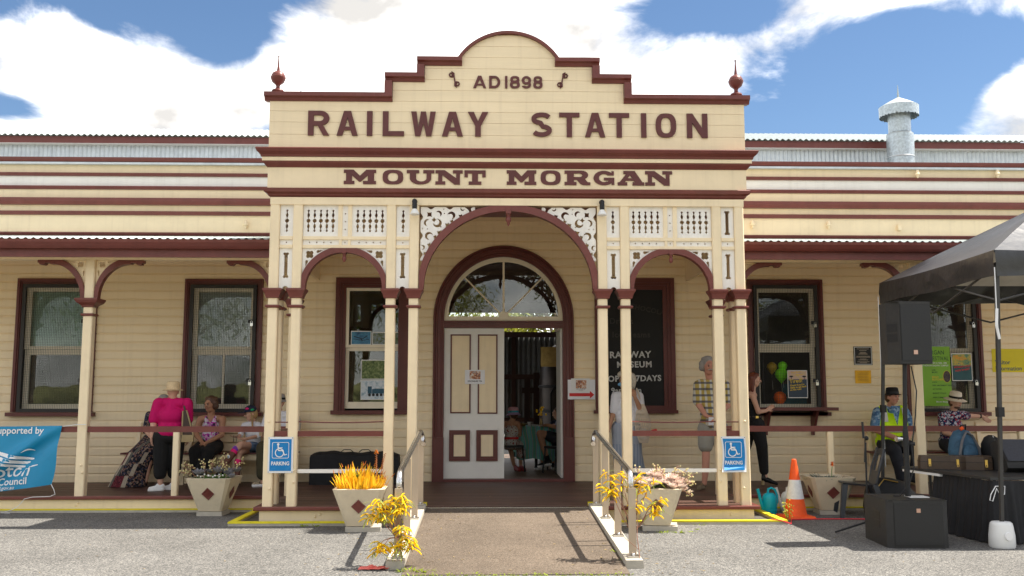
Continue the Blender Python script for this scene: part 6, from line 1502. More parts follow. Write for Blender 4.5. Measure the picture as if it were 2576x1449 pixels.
MB().box(-.157, .157, -.0048, -.0032, .012, .25).build('teal_field', 'poster_teal', t)
photo_mat('sunset_photo', [(.03, .16, .15), (.2, .3, .1), (.6, .42, .05), (.08, .2, .16)], 10); MB().box(-.157, .157, -.0048, -.0032, .251, .435).build('sunset_print', 'sunset_photo', t)
for txt, sz, x, z_, mat in (('Stop.', .045, -.14, .385, 'poster_orange'), ('Revive.', .045, -.1, .355, 'poster_orange'), ('Survive.', .045, -.05, .33, 'poster_orange'), ("Where's your", .05, -.13, .20, 'poster_red'), ('next break?', .05, -.11, .15, 'poster_red')): print_text(txt, sz, mat, t, (x, -.0055, z_), rot=(0, rad(-8), 0), align='LEFT', bold=.0015)
# banner on the left verandah rail
pm('banner_blue', (.0, .24, .45), .42, .06, 3, spec=.5)
t = thing('banner', 'sagging bright blue council banner tied to the left verandah rail', 'banner', (-7.0, 1.22, .24))
def ban(u, v):   # u 0..1 left to right, v 0..1 top to bottom
    xr = -6.02 - .11 * v - .02 * math.sin(v * 6); xl = -8.35
    x = xl + (xr - xl) * u
    zb = .235 - .02 * math.sin(u * 7) + .145 * max(0, (u - .55) / .45) ** 1.4
    z_ = 1.15 - .012 * math.sin(PI * u) + (zb - 1.15) * v
    d1 = (u - .80) * 1.6 + (v - .35) * .8                     # diagonal fold from the tied corner
    y = 1.245 - .035 * v - .11 * math.exp(-((d1 - .02) / .085) ** 2) * (.25 + v) + .085 * math.exp(-((d1 - .17) / .10) ** 2) * v + .012 * math.sin(u * 23 + v * 3) * v
    return (x + 7.0, y - 1.22, z_ - .24)
m = MB(); nu, nv = 60, 30
m.v = [ban(i / nu, j / nv) for i in range(nu + 1) for j in range(nv + 1)]; m.f = [(i * (nv + 1) + j, i * (nv + 1) + j + 1, (i + 1) * (nv + 1) + j + 1, (i + 1) * (nv + 1) + j) for i in range(nu) for j in range(nv)]
m.build('fabric', 'banner_blue', t, True)
def onban(pts):  # map flat artwork (x,z world) onto the cloth
    out = []
    for x, z_ in pts:
        v = min(1, max(0, (1.15 - z_) / .9)); xr = -6.02 - .11 * v; u = min(1, max(0, (x + 8.35) / (xr + 8.35)))
        q = ban(u, v); out.append((x + 7.0, q[1] - .009, z_ - .24))
    return out
def art(polys, mat, name):
    m = MB()
    for L_, R2 in polys:
        o = len(m.v); m.v += onban(L_) + onban(R2); n = len(L_); m.f += [(o + i, o + i + 1, o + n + i + 1, o + n + i) for i in range(n - 1)]
    m.build(name, mat, t)
def ribbon(pts, w0, w1):
    n = len(pts); return [(x, z_ + (w0 * math.sin(PI * (i + .2) / (n + .4)) + w1)) for i, (x, z_) in enumerate(pts)], [(x, z_ - (w0 * math.sin(PI * (i + .2) / (n + .4)) + w1)) for i, (x, z_) in enumerate(pts)]
art([ribbon([(-7.2 + .055 * i, .98 - .30 * (1 - math.exp(-i / 6)) - .0 * i) for i in range(17)], .022, .002), ribbon([(-7.2 + .06 * i, .85 - .20 * math.sin(min(1, i / 13) * PI / 2) + .045 * max(0, (i - 11) / 4) ** 2) for i in range(16)], .02, .003),
     ribbon([(-7.2 + .055 * i, .78 - .18 * math.sin(min(1, i / 13) * PI / 2) + .03 * max(0, (i - 12) / 4) ** 2) for i in range(17)], .016, .002), ribbon([(-6.53 + .02 * i, .79 + .045 * math.sin(i / 8 * 2.4)) for i in range(9)], .008, .001)], 'sign_white', 'wave_logo')
for txt, sz, x, z_, al, sh in (('supported by', .125, -6.27, 1.045, 'RIGHT', 0), ('Rockhampton', .24, -6.43, .47, 'RIGHT', .25), ('Regional Council', .13, -6.45, .36, 'RIGHT', 0), ('www.rrc.qld.gov.au', .065, -6.62, .29, 'RIGHT', .2)):
    me = text_mesh(txt, sz, 'lettering', bold=.002 if sz > .1 else .0005, align=al, shear=sh)
    for vv in me.vertices:
        q = onban([(x + vv.co.x, z_ + vv.co.z + (.0 if x > -6.3 else .07 * (vv.co.x / 1.0 + .25)))])[0]; vv.co = q
    me.materials.clear(); me.materials.append(M('sign_white')); link('lettering', me, t)
m = MB(); m.tube([(-6.02 + 7, .02, .9), (-5.9 + 7, .0, .915), (-5.83 + 7, -.01, .925), (-5.70 + 7, -.01, .925)], .005, 5); m.tube([(-6.13 + 7, 0, .13), (-6.08 + 7, -.02, .06), (-6.06 + 7, -.02, .0), (-6.12 + 7, -.03, -.03), (-6.35 + 7, -.04, -.035), (-6.45 + 7, -.05, -.06), (-6.52 + 7, -.055, -.15), (-6.6 + 7, -.06, -.2), (-6.72 + 7, -.1, -.235), (-6.60 + 7, -.12, -.236)], .005, 5); m.build('cord', 'sign_white', t, True)
MB().ball((-6.07 + 7, .012, .875), (.012, .006, .012), 8, 4).build('eyelet', 'steel', t)
# floodlights over the arch
pm('lamp_white', (.78, .77, .74), .35, .05)
for sx, lab in ((-1, 'small black spotlight with white lamp left of the centre arch'), (1, 'small black spotlight with white lamp right of the centre arch')):
    t = thing('spotlight', lab, 'spotlight', (sx * 1.19, -.066, 4.0), 0, 'spotlights on the porch beam')
    m = MB(); m.lathe([(.034, 0), (.034, .02), (.026, .03)], n=14); m.xf(Matrix.Translation((0, 0, 0)) @ Matrix.Rotation(rad(90), 4, 'X')); m.build('mount', 'black', t, True)
    MB().tube([(0, -.03, .01), (-sx * .0, -.07, -.0), (-sx * .005, -.085, -.05)], [.024, .026, .026], 10).build('elbow', 'black', t, True)
    MB().lathe([(.028, .0), (.031, -.005), (.031, -.06), (.028, -.07)], (-sx * .006, -.085, -.04), 14).build('housing', 'black', t, True)
    MB().lathe([(.028, .0), (.034, -.012), (.054, -.045), (.060, -.06), (.058, -.068), (.03, -.082), (.002, -.086)], (-sx * .008, -.09, -.112), 18).build('lamp', 'lamp_white', t, True)
# benches against the wall
def bench(label, x0, x1):
    t = thing('bench', label, 'bench', ((x0 + x1) / 2, 3.1, DZ), 0, 'verandah benches'); h = (x1 - x0) / 2
    MB().box(-h - .05, h + .05, -.22, .16, .46, .485).build('seat', 'maroon_dark', t)
    for i, (za, yb) in enumerate(((.86, .27), (.72, .25), (.58, .23))): MB().box(-h, h, yb - .012, yb + .012, za - .09, za + (.09 if i == 0 else .03)).build('back_slat', 'cream', t)
    for s in (-1, -.33, .33, 1):
        x = s * (h - .06)
        MB().hexa([(x - .03, -.19, 0), (x + .03, -.19, 0), (x + .03, -.13, 0), (x - .03, -.13, 0), (x - .03, -.17, .46), (x + .03, -.17, .46), (x + .03, -.11, .46), (x - .03, -.11, .46)]).build('leg', 'cream', t)
        MB().hexa([(x - .03, .06, 0), (x + .03, .06, 0), (x + .03, .12, 0), (x - .03, .12, 0), (x - .03, .24, .94), (x + .03, .24, .94), (x + .03, .285, .94), (x - .03, .285, .94)]).build('leg', 'cream', t)
    MB().box(-h, h, -.19, -.165, .37, .455).build('apron', 'cream', t)
bench('long cream bench with maroon seat where the women sit on the left verandah', -5.80, -3.25)
bench('long cream bench with maroon seat under the festival poster', 5.80, 8.6)
# long black bag on the porch
t = thing('long_bag', 'long black fabric carry bag lying against the wall in the porch', 'bag', (-2.3, 3.02, DZ))
m = MB(); n = 24
for i in range(n + 1):
    u = i / n; x = -.68 + 1.36 * u; e = 1 - (2 * u - 1) ** 8; hh = (.49 + .012 * math.sin(u * 9) + .008 * math.sin(u * 31)) * (.9 + .1 * e); d_ = .16 * (.85 + .15 * e)
    m.v += [(x, -d_, .0), (x, -d_ - .015 * math.sin(u * 14), hh * .5), (x, -d_ * .85, hh * .92), (x, -.05, hh), (x, .1, hh), (x, .16, hh * .9), (x, .16, 0)]
for i in range(n):
    for k in range(7): m.f.append((7 * i + k, 7 * i + (k + 1) % 7, 7 * i + 7 + (k + 1) % 7, 7 * i + 7 + k))
m.f += [tuple(range(6, -1, -1)), tuple(range(7 * n, 7 * n + 7))]; m.build('bag_body', 'skirt_black', t, True)
for x in (-.12, .16): MB().tube([(x - .1, -.04, .485), (x - .05, -.05, .525), (x + .05, -.05, .525), (x + .1, -.04, .485)], .014, 6, flat=.5).build('handle', 'black', t, True)
# ------------------------------------------------------------------ trees: beyond the platform, and across the yard behind the camera
pm('bark', (.20, .15, .11), .9, .3, 6, bump=.6, bscale=12, stretch=(1, 1, .25)); leafmat('gum_leaf', (.15, .19, .03), .45, .4); leafmat('gum_leaf_light', (.26, .27, .035), .4, .5)
def tree(label, loc, h, rx, seed, mat='gum_leaf', nleaf=2600, ls=.17, group=None):
    rnd = random.Random(seed); t = thing('gum_tree', label, 'tree', loc, rnd.uniform(0, 6), group)
    tr, cr = MB(), MB()
    top = Vector((rnd.uniform(-.4, .4), rnd.uniform(-.4, .4), h * .82)); tr.tube([(0, 0, -.1), (top.x * .2, top.y * .3, h * .28), (top.x * .6, top.y * .5, h * .55), tuple(top)], [h * .028, h * .022, h * .014, h * .004], 9)
    clumps = []
    for i in range(16):
        a = rnd.uniform(0, 2 * PI); zb = h * rnd.uniform(.28, .66); rr = rx * rnd.uniform(.45, 1.0); zt = min(h, zb + h * rnd.uniform(.10, .36))
        b = Vector((top.x * zb / h * .8, top.y * zb / h * .8, zb)); e = Vector((rr * math.cos(a), rr * math.sin(a), zt)); m_ = b.lerp(e, .5) + Vector((0, 0, h * .03))
        tr.tube([b, m_, e], [h * .009, h * .006, h * .002], 6); clumps += [(e, rx * rnd.uniform(.22, .4)), (m_.lerp(e, .5), rx * rnd.uniform(.16, .3))]
    clumps.append((top, rx * .4))
    wts = [r_ ** 2 for _, r_ in clumps]; tot = sum(wts)
    for (c, r_), w_ in zip(clumps, wts):
        for k in range(int(nleaf * w_ / tot)):
            d = Vector((rnd.gauss(0, 1), rnd.gauss(0, 1), rnd.gauss(0, .75))); d = d / max(.3, d.length) * r_ * rnd.uniform(.25, 1) ** .6
            p = c + d; a = rnd.uniform(0, 2 * PI); dn = Vector((math.cos(a) * .6, math.sin(a) * .6, -1 + rnd.uniform(-.2, .9))).normalized(); s = dn.orthogonal().normalized(); s = (s * math.cos(a * 3) + dn.cross(s) * math.sin(a * 3)) * ls * .16
            l_ = dn * ls * rnd.uniform(.7, 1.5); o = len(cr.v); cr.v += [tuple(p), tuple(p + l_ * .5 + s), tuple(p + l_), tuple(p + l_ * .5 - s)]; cr.f.append((o, o + 1, o + 2, o + 3))
    tr.build('trunk', 'bark', t, True); cr.build('crown', mat, t); return t
for i, (x, y, h, rx) in enumerate(((-2.6, 17, 7, 2.6), (1.6, 16, 6.4, 2.5), (4.8, 18, 7.5, 2.8), (-6.5, 19, 5.2, 2.6))):
    tree(('leafy gum tree beyond the platform showing low through the fanlight', 'bright gum tree seen through the fanlight above the open door leaf', 'tall gum tree beyond the platform at the right of the fanlight', 'low gum tree beyond the platform at the left of the fanlight')[i], (x, y, 0), h, rx, 40 + i, 'gum_leaf_light', 7000, .24, 'trees beyond the platform')
for i, (x, y, h, rx) in enumerate(((-9, -27, 9.5, 3.8), (-2.5, -31, 10.5, 4.2), (4.5, -28, 9, 3.6), (11.5, -30, 10.5, 4.0), (-17, -29, 10, 4), (18.5, -27, 9, 3.8))):
    tree('leafy gum tree across the yard, seen only as a reflection in the window panes', (x, y, 0), h, rx, 60 + i, 'gum_leaf_light' if i % 2 else 'gum_leaf', 3000, .26, 'trees reflected in the windows')
pm('grass_bank', (.24, .24, .09), .95, .3, 3)
m = MB(); m.hexa([(-30, -36, -.1), (30, -36, -.1), (30, -21, -.1), (-30, -21, -.1), (-30, -36, 2.2), (30, -36, 2.2), (30, -24, .7), (-30, -24, .7)]); tag(m.build('grass_bank', 'grass_bank'), kind='structure')
# ------------------------------------------------------------------ tea tables seen through the open door leaf
t = thing('gate', 'dark timber paling gate behind the tea table', 'gate', (1.5, 9.0, DZ))
for i in range(9): MB().box(-.95 + i * .2, -.95 + i * .2 + .13, -.015, .015, .18, 1.75 + .12 * math.sin(i * 1.7)).build('paling', 'timber_dark', t)
MB().box(-1.0, .95, -.06, -.016, 1.42, 1.54).build('rail', 'timber_dark', t); MB().box(-1.0, .95, -.06, -.016, .45, .57).build('rail', 'timber_dark', t)
m = MB(); m.hexa([(-.9, -.06, .57), (-.75, -.06, .57), (-.75, -.02, .57), (-.9, -.02, .57), (.3, -.06, 1.42), (.45, -.06, 1.42), (.45, -.02, 1.42), (.3, -.02, 1.42)]); m.build('brace', 'timber_dark', t)
t = thing('old_boiler', 'dark riveted steam boiler standing behind the tea tables', 'boiler', (1.45, 8.1, DZ))
m = MB(); m.lathe([(.62, 0), (.62, 1.55), (.60, 1.9), (.48, 2.25), (.30, 2.42), (.22, 2.45), (.22, 2.6)], n=28); m.build('shell', 'boiler', t, True)
for z_ in (1.05, 1.55): MB().lathe([(.62, z_ - .03), (.64, z_ - .02), (.64, z_ + .02), (.62, z_ + .03)], n=28).build('hoop', 'black', t, True)
pm('brass_dull', (.35, .24, .10), .3, .3, 8, metal=.8); m = MB(); m.box(-.62, -.22, -.66, -.60, 1.95, 2.35); m.build('brass_plate', 'brass_dull', t)
m = MB(); m.tube([(-.40, -.64, .4), (-.42, -.66, 1.4), (-.36, -.66, 1.52), (-.05, -.66, 1.52), (.02, -.66, 1.4), (.02, -.66, .4)], .025, 8); m.build('pipe', 'black', t, True)
pm('cloth_stripe', (.2, .4, .4), .8, .1)
mt = MATS['cloth_stripe']; nt = mt.node_tree; geo = nt.nodes.new('ShaderNodeNewGeometry'); wv = nt.nodes.new('ShaderNodeTexWave'); wv.inputs['Scale'].default_value = 2.1; wv.inputs['Distortion'].default_value = 3.5; wv.inputs['Detail'].default_value = .5; wv.inputs['Detail Scale'].default_value = .8
cr = nt.nodes.new('ShaderNodeValToRGB'); cr.color_ramp.interpolation = 'CONSTANT'; e = cr.color_ramp.elements; e[0].color = (.10, .30, .22, 1); e[1].position = .3; e[1].color = (.40, .33, .16, 1); q = e.new(.5); q.color = (.12, .28, .46, 1); q = e.new(.78); q.color = (.16, .42, .34, 1)
nt.links.new(geo.outputs['Position'], wv.inputs['Vector']); nt.links.new(wv.outputs['Fac'], cr.inputs[0]); nt.links.new(cr.outputs[0], nt.nodes['Principled BSDF'].inputs['Base Color'])
t = thing('tea_table', 'round tea table with wavy striped blue green cloth inside the doorway', 'table', (.66, 6.1, DZ))
MB().lathe([(.40, .76), (.41, .765), (.41, .785), (.40, .79)], n=28).build('top', 'timber_dark', t)
cl = MB(); n = 64
for i in range(n):
    a = 2 * PI * i / n; f_ = math.sin(5 * a + .6); cl.v += [(.0, 0, .796), (.415 * math.cos(a), .415 * math.sin(a), .795), ((.44 + .03 * f_) * math.cos(a), (.44 + .03 * f_) * math.sin(a), .6), ((.46 + .06 * f_) * math.cos(a), (.46 + .06 * f_) * math.sin(a), .30 - .12 * abs(math.cos(a - 4.9)) - .03 * f_)]
for i in range(n):
    for k in range(3): c, d = 4 * i + k, 4 * ((i + 1) % n) + k; cl.f.append((c, d, d + 1, c + 1))
cl.build('cloth', 'cloth_stripe', t, True)
MB().tube([(0, 0, 0), (0, 0, .76)], .03, 8).build('leg', 'black', t)
pm('crockery', (.5, .5, .5), .3, .05)
for lab, x, y, r_, h_, mat in (('white cup beside the cakes on the tea table', .52, 5.82, .04, .08, 'crockery'), ('white bowl in the middle of the tea table', .62, 5.76, .07, .035, 'crockery'), ('pale plate on the near edge of the tea table', .80, 5.80, .09, .02, 'crockery'), ('plate of cakes by the girl on the tea table', .40, 5.86, .08, .05, 'brass_dull')):
    t = thing('dish', lab, 'dish', (x, y, DZ + .798), 0, 'dishes on the tea table'); MB().lathe([(r_ * .6, 0), (r_ * .75, h_ * .4), (r_, h_), (r_ * .92, h_), (r_ * .6, h_ * .3)], n=16).build('body', mat, t, True)
t = thing('flower_vase', 'small vase of bright yellow flowers on the tea table', 'vase', (.75, 6.0, DZ + .798)); MB().lathe([(.025, 0), (.03, .05), (.018, .12), (.022, .14)], n=12).build('vase', 'brass_dull', t, True)
m = MB(); random.seed(9)
for i in range(26): a = random.uniform(0, 2 * PI); q = .09 * random.random(); m.ball((q * math.cos(a), q * math.sin(a) * .6, .26 + random.uniform(-.07, .1)), .018, 6, 4)
m.build('blossom', 'wattle_yellow', t)
def cafe_chair(label, x, y, rz):
    t = thing('cafe_chair', label, 'chair', (x, y, DZ), rz, 'dark chairs at the tea table')
    MB().box(-.2, .2, -.2, .2, .43, .47).build('seat', 'black', t)
    for a, b in ((-.18, -.18), (.18, -.18), (-.18, .18), (.18, .18)): MB().tube([(a * 1.2, b * 1.2, 0), (a, b, .44)], .016, 6).build('leg', 'black', t)
    MB().box(-.19, .19, .18, .21, .55, .92).build('backrest', 'black', t)
cafe_chair('dark chair under the girl in the pastel hat', .17, 5.55, rad(100)); cafe_chair('dark chair under the man beside the tea table', 1.12, 5.75, rad(-75)); cafe_chair('dark chair nearest the door jamb', 1.02, 5.05, rad(-60))
pm('bag_lilac', (.35, .30, .42), .8, .25, 14)
t = thing('shopping_bag', 'pale lilac shopping bag on the floor beside the door jamb', 'bag', (1.1, 5.5, DZ)); loft([oval(0, 0, 0, .11, .08, 16), oval(0, 0, .25, .12, .08, 16), oval(0, 0, .33, .10, .05, 16)]).build('body', 'bag_lilac', t, True)
# dry leaves and loose stones strewn over the yard
random.seed(21); m = MB()
for i in range(420):
    x, y = random.uniform(-6, 6), random.uniform(-3.5, 1.0)
    if random.random() < .55: x, y = random.choice((-1.1, 1.1)) + random.gauss(0, .35), random.uniform(-3.6, -.3)
    if -1.2 < x < 1.2 and y > -3.5: z_ = ramp_z(y) + .003 if -1.0 < x < .98 else None
    else: z_ = .003
    if z_ is None or y > .9 or (1.1 < abs(x) < 3.4 and y > -.3): continue
    a = random.uniform(0, 2 * PI); s = random.uniform(.006, .016); m.v += [(x + s * 1.6 * math.cos(a), y + s * 1.6 * math.sin(a), z_), (x - s * .5 * math.sin(a), y + s * .5 * math.cos(a), z_ + .004), (x - s * 1.6 * math.cos(a), y - s * 1.6 * math.sin(a), z_ + .001), (x + s * .5 * math.sin(a), y - s * .5 * math.cos(a), z_ + .003)]; o = len(m.v) - 4; m.f.append((o, o + 1, o + 2, o + 3))
leafmat('dry_leaf', (.30, .22, .10), .6, .1); tag(m.build('leaf_litter', 'dry_leaf'), 'dry leaves strewn over the gravel and ramp', 'leaves', kind='stuff')
# ------------------------------------------------------------------ people
def solid(name, shapes, mat, parent, vox=.011, it=3):
    """one continuous skin over tapered limbs ('c') and rounded masses ('e')"""
    m = MB()
    for s in shapes:
        if s[0] == 'c':
            _, a, ra, b, rb = s[:5]; a, b = Vector(a), Vector(b); n = 12; L_ = (b - a).length
            if L_ < 1e-4: m.ball(tuple(a), max(ra, rb), 12, 8); continue
            ax = (b - a) / L_; pts, rs = [], []
            for k in range(4): th = PI / 2 * k / 4; pts.append(a - ax * ra * math.cos(th)); rs.append(max(1e-3, ra * math.sin(th)))
            for k in range(4): pts.append(a.lerp(b, k / 3)); rs.append(ra + (rb - ra) * k / 3)
            for k in range(1, 5): th = PI / 2 * k / 4; pts.append(b + ax * rb * math.sin(th)); rs.append(max(1e-3, rb * math.cos(th)))
            m.tube(pts, rs, n)
        else:
            _, c, r_ = s[:3]; q = MB(); q.ball((0, 0, 0), r_, 16, 10)
            if len(s) > 3: q.xf(s[3])
            q.xf(Matrix.Translation(Vector(c))); m.add(q.v, q.f)
    me = m.mesh('tmp', None); ob = bpy.data.objects.new('tmp', me); COL.objects.link(ob)
    md = ob.modifiers.new('r', 'REMESH'); md.mode = 'VOXEL'; md.voxel_size = vox; md.use_smooth_shade = True
    sm = ob.modifiers.new('s', 'SMOOTH'); sm.factor = .5; sm.iterations = it
    dg = bpy.context.evaluated_depsgraph_get(); out = bpy.data.meshes.new_from_object(ob.evaluated_get(dg))
    bpy.data.objects.remove(ob); bpy.data.meshes.remove(me); out.name = name
    out.materials.clear(); out.materials.append(M(mat)); out.polygons.foreach_set('use_smooth', [True] * len(out.polygons))
    return link(name, out, parent)
def skin(name, col): return pm(name, col, .55, .06, 8, spec=.3)
skin('skin_fair', (.62, .36, .26)); skin('skin_tan', (.44, .23, .14)); skin('skin_pink', (.58, .28, .20))
pm('eye_dark', (.03, .02, .018), .3); pm('lips', (.36, .12, .10), .5)
class Person:
    def __init__(s, label, base, skinm):
        s.t = thing('person', label, 'person', base); s.b = Vector(base); s.sk = []; s.skin = skinm
    def L(s, p): return Vector(p) - s.b
    def limb(s, *pr):   # (point, radius) pairs
        out = []
        for (a, ra), (b, rb) in zip(pr[:-1], pr[1:]): out.append(('c', s.L(a), ra, s.L(b), rb))
        return out
    def head(s, c, yaw, pitch=0, k=1.0, neck=None, hair=None, hairstyle='short', brow=None):
        c = s.L(c); s.hc = c; s.k = k
        R_ = Matrix.Rotation(rad(yaw), 4, 'Z') @ Matrix.Rotation(rad(pitch), 4, 'X')   # yaw 0 faces the camera (-y)
        s.R = R_; F = lambda x, y, z_: c + (R_ @ Vector((x, y, z_))) * k
        s.F = F; E = lambda x, y, z_, r_: ('e', F(x, y, z_), tuple(q * k for q in r_), R_)
        s.sk += [E(0, .008, .02, (.074, .092, .098)), E(0, -.022, -.052, (.056, .058, .062)), E(0, -.035, -.088, (.03, .03, .024)), E(0, -.03, .0, (.064, .064, .06)),
                 ('c', F(0, -.092, .012), .009 * k, F(0, -.108, -.022), .0135 * k), E(.076, .012, -.008, (.010, .02, .03)), E(-.076, .012, -.008, (.010, .02, .03)),
                 E(.034, -.068, -.022, (.022, .02, .02)), E(-.034, -.068, -.022, (.022, .02, .02)), ('c', F(-.035, -.085, .036), .011 * k, F(.035, -.085, .036), .011 * k)]
        if neck is not None: s.sk += [('c', F(0, .02, -.06), .05 * k, s.L(neck), .056 * k)]
        e = MB()
        for sx in (-1, 1): q = MB().ball((0, 0, 0), (.0135 * k, .007 * k, .0075 * k), 8, 5); q.xf(Matrix.Translation(F(sx * .031, -.0905, .012)) @ R_); e.add(q.v, q.f)
        e.build('eyes', 'eye_dark', s.t, True)
        e = MB().ball((0, 0, 0), (.024 * k, .006 * k, .0065 * k), 8, 5); e.xf(Matrix.Translation(F(0, -.0835, -.052)) @ R_); e.build('mouth', 'lips', s.t, True)
        if hair:
            sh = [E(0, .02, .038, (.083, .092, .092)), E(0, .045, .0, (.082, .075, .095))]
            if hairstyle == 'long': sh += [('c', F(sx * .075, .02, .02), .03 * k, F(sx * .085, .02, -.16), .026 * k) for sx in (-1, 1)] + [E(0, .06, -.06, (.085, .05, .11))]
            if hairstyle == 'bob': sh += [E(sx * .075, .03, -.04, (.036, .06, .085)) for sx in (-1, 1)] + [E(0, .07, -.04, (.09, .05, .09)), E(0, -.03, .085, (.07, .05, .035))]
            if hairstyle == 'curly': sh += [E(sx * .078, .03, -.02 + j, (.045, .055, .05)) for sx in (-1, 1) for j in (0, .05)] + [E(0, .02, .09, (.08, .08, .055)), E(0, .08, .0, (.08, .05, .09))] + [E(.07 * math.sin(i * 2.1), .04 + .04 * math.cos(i * 1.3), .05 + .05 * math.sin(i), (.04, .04, .035)) for i in range(7)]
            if hairstyle == 'flow': sh += [('c', F(-.05, .05, .03), .06 * k, F(-.03, .09, -.14), .05 * k), ('c', F(.06, .03, .04), .035 * k, F(.075, .04, -.17), .03 * k), ('c', F(-.07, .02, .04), .03 * k, F(-.08, .03, -.17), .026 * k), E(0, -.02, .085, (.07, .06, .03))]
            if hairstyle == 'tails': sh += [('c', F(sx * .07, .0, -.02), .022 * k, F(sx * .088, -.02, -.24), .016 * k) for sx in (-1, 1)]
            solid('hair', sh, hair, s.t, .010, 2)
            e = MB()
            for sx in (-1, 1): e.tube([F(sx * .016, -.0945, .034), F(sx * .046, -.088, .036)], .0045 * k, 5)
            e.build('eyebrows', brow or hair, s.t)
    def hand(s, w, d, side, size=1.0, curl=.5, pn=(0, -1, 0)):
        """palm, four unequal bent fingers and a thumb leaving the side of the palm; d: direction of the hand, pn: palm normal"""
        w = s.L(w); d = Vector(d).normalized(); n = Vector(pn); n = (n - d * n.dot(d)).normalized(); u = d.cross(n) * side
        z = size
        s.sk += [('c', w, .024 * z, w + d * .03 * z, .026 * z), ('c', w + d * .035 * z + u * .018 * z, .018 * z, w + d * .085 * z + u * .026 * z, .015 * z), ('c', w + d * .035 * z - u * .018 * z, .018 * z, w + d * .08 * z - u * .026 * z, .014 * z), ('c', w + d * .03 * z, .02 * z, w + d * .085 * z, .017 * z)]
        for i, (o, ln) in enumerate(((.029, .066), (.010, .075), (-.010, .07), (-.028, .054))):
            a = w + d * .085 * z + u * o * z; d1 = (d + n * curl * .5 + u * o * 2.5).normalized(); b = a + d1 * ln * .5 * z; d2 = (d + n * curl * 1.6).normalized(); c = b + d2 * ln * .5 * z
            s.sk += [('c', a, .0095 * z, b, .0088 * z), ('c', b, .0088 * z, c, .0072 * z)]
        a = w + d * .03 * z + u * .024 * z; b = a + (d * .6 + u * .9 + n * .3).normalized() * .038 * z; c = b + (d * .9 + u * .25 + n * .5).normalized() * .034 * z
        s.sk += [('c', a, .0125 * z, b, .011 * z), ('c', b, .011 * z, c, .0085 * z)]
    def torso(s, pel, chest, neck, shw, wid=.15, dep=.10, belly=0, ax=(1, 0, 0)):
        """shoulder girdle, chest, belly, hips as rounded masses along the spine"""
        pel, chest, neck = (s.L(q) for q in (pel, chest, neck)); ax = Vector(ax).normalized(); fw = Vector((0, 0, 1)).cross(ax) * -1   # forward for ax=+x is -y
        fw = Vector((ax.y, -ax.x, 0)); mid = pel.lerp(chest, .45) + fw * belly * .5
        Rm = Matrix(((ax.x, -fw.x, 0, 0), (ax.y, -fw.y, 0, 0), (0, 0, 1, 0), (0, 0, 0, 1)))
        hgt = (neck - pel).length
        S = [('e', chest, (wid, dep, hgt * .27), Rm), ('e', mid, (wid * (.92 + belly), dep * (.95 + belly * 2.2), hgt * .27), Rm), ('e', pel + Vector((0, 0, .02)), (wid * 1.02, dep * 1.05, hgt * .22), Rm),
             ('c', neck - ax * (shw - .055) - Vector((0, 0, .045)), .055, neck + ax * (shw - .055) - Vector((0, 0, .045)), .055), ('c', neck - Vector((0, 0, .02)), .06, chest, dep * .9)]
        return S
    def done(s): return solid('body', s.sk, s.skin, s.t, .0095, 2)
    def wear(s, name, shapes, mat, vox=.011, it=3): return solid(name, shapes, mat, s.t, vox, it)
def grow(S, d):
    out = []
    for q in S:
        if q[0] == 'c': out.append(('c', q[1], q[2] + d, q[3], q[4] + d))
        else: out.append(('e', q[1], tuple(x + d for x in q[2]), *q[3:]))
    return out
def shoe(P, heel, toe, mat, sole='sign_white', h=.055, up=True):
    a, b = P.L(heel), P.L(toe); m_ = a.lerp(b, .55)
    solid('shoe', [('c', a + Vector((0, 0, .028)), .036, b + Vector((0, 0, .012)), .03)] + ([('c', a + Vector((0, 0, .04)), .036, a.lerp(b, .35) + Vector((0, 0, .05)), .032)] if up else []), mat, P.t, .008, 2)
    solid('shoe_sole', [('c', a + Vector((0, 0, -.004)), .036, b + Vector((0, 0, -.006)), .034)], sole, P.t, .009, 1)
def hat(P, F, brim, crown_r, crown_h, mat, band=None, z0=.055, tilt=0, droop=.2, pinch=False):
    R_ = P.R @ Matrix.Rotation(rad(tilt), 4, 'X'); c = F(0, .005, z0)
    prof = [(crown_r * 1.02, -.012)] + [(crown_r, .01), (crown_r * .99, crown_h * .5), (crown_r * .9, crown_h * .88), (crown_r * .6, crown_h), (.005, crown_h * (.9 if pinch else 1.0))]
    m = MB(); n = 30; o = 0
    ring = [(brim, -droop * brim * .5), (brim * .85, -droop * brim * .28), (crown_r * 1.05, -.008), (crown_r * 1.0, .005)] + prof[1:]
    m.lathe([(r_, z_) for r_, z_ in ring], n=n); m.f = m.f[:-2]
    m2 = MB(); m2.lathe([(brim, -droop * brim * .5 - .003), (brim * .85, -droop * brim * .28 - .003), (crown_r * 1.0, -.013)], n=n); m2.f = [f[::-1] for f in m2.f[:-2]]; m.add(m2.v, m2.f)
    m.v = [(x * .95, y * 1.08, z_) for x, y, z_ in m.v]
    m.xf(Matrix.Translation(c) @ R_); h_ = m.build('hat', mat, P.t, True)
    if band:
        m = MB(); m.lathe([(crown_r * 1.03, .0), (crown_r * 1.025, crown_h * .32)], n=n); m.f = m.f[:-2]; m.v = [(x * .955, y * 1.085, z_) for x, y, z_ in m.v]; m.xf(Matrix.Translation(c) @ R_); m.build('hat_band', band, h_, True)
    return h_
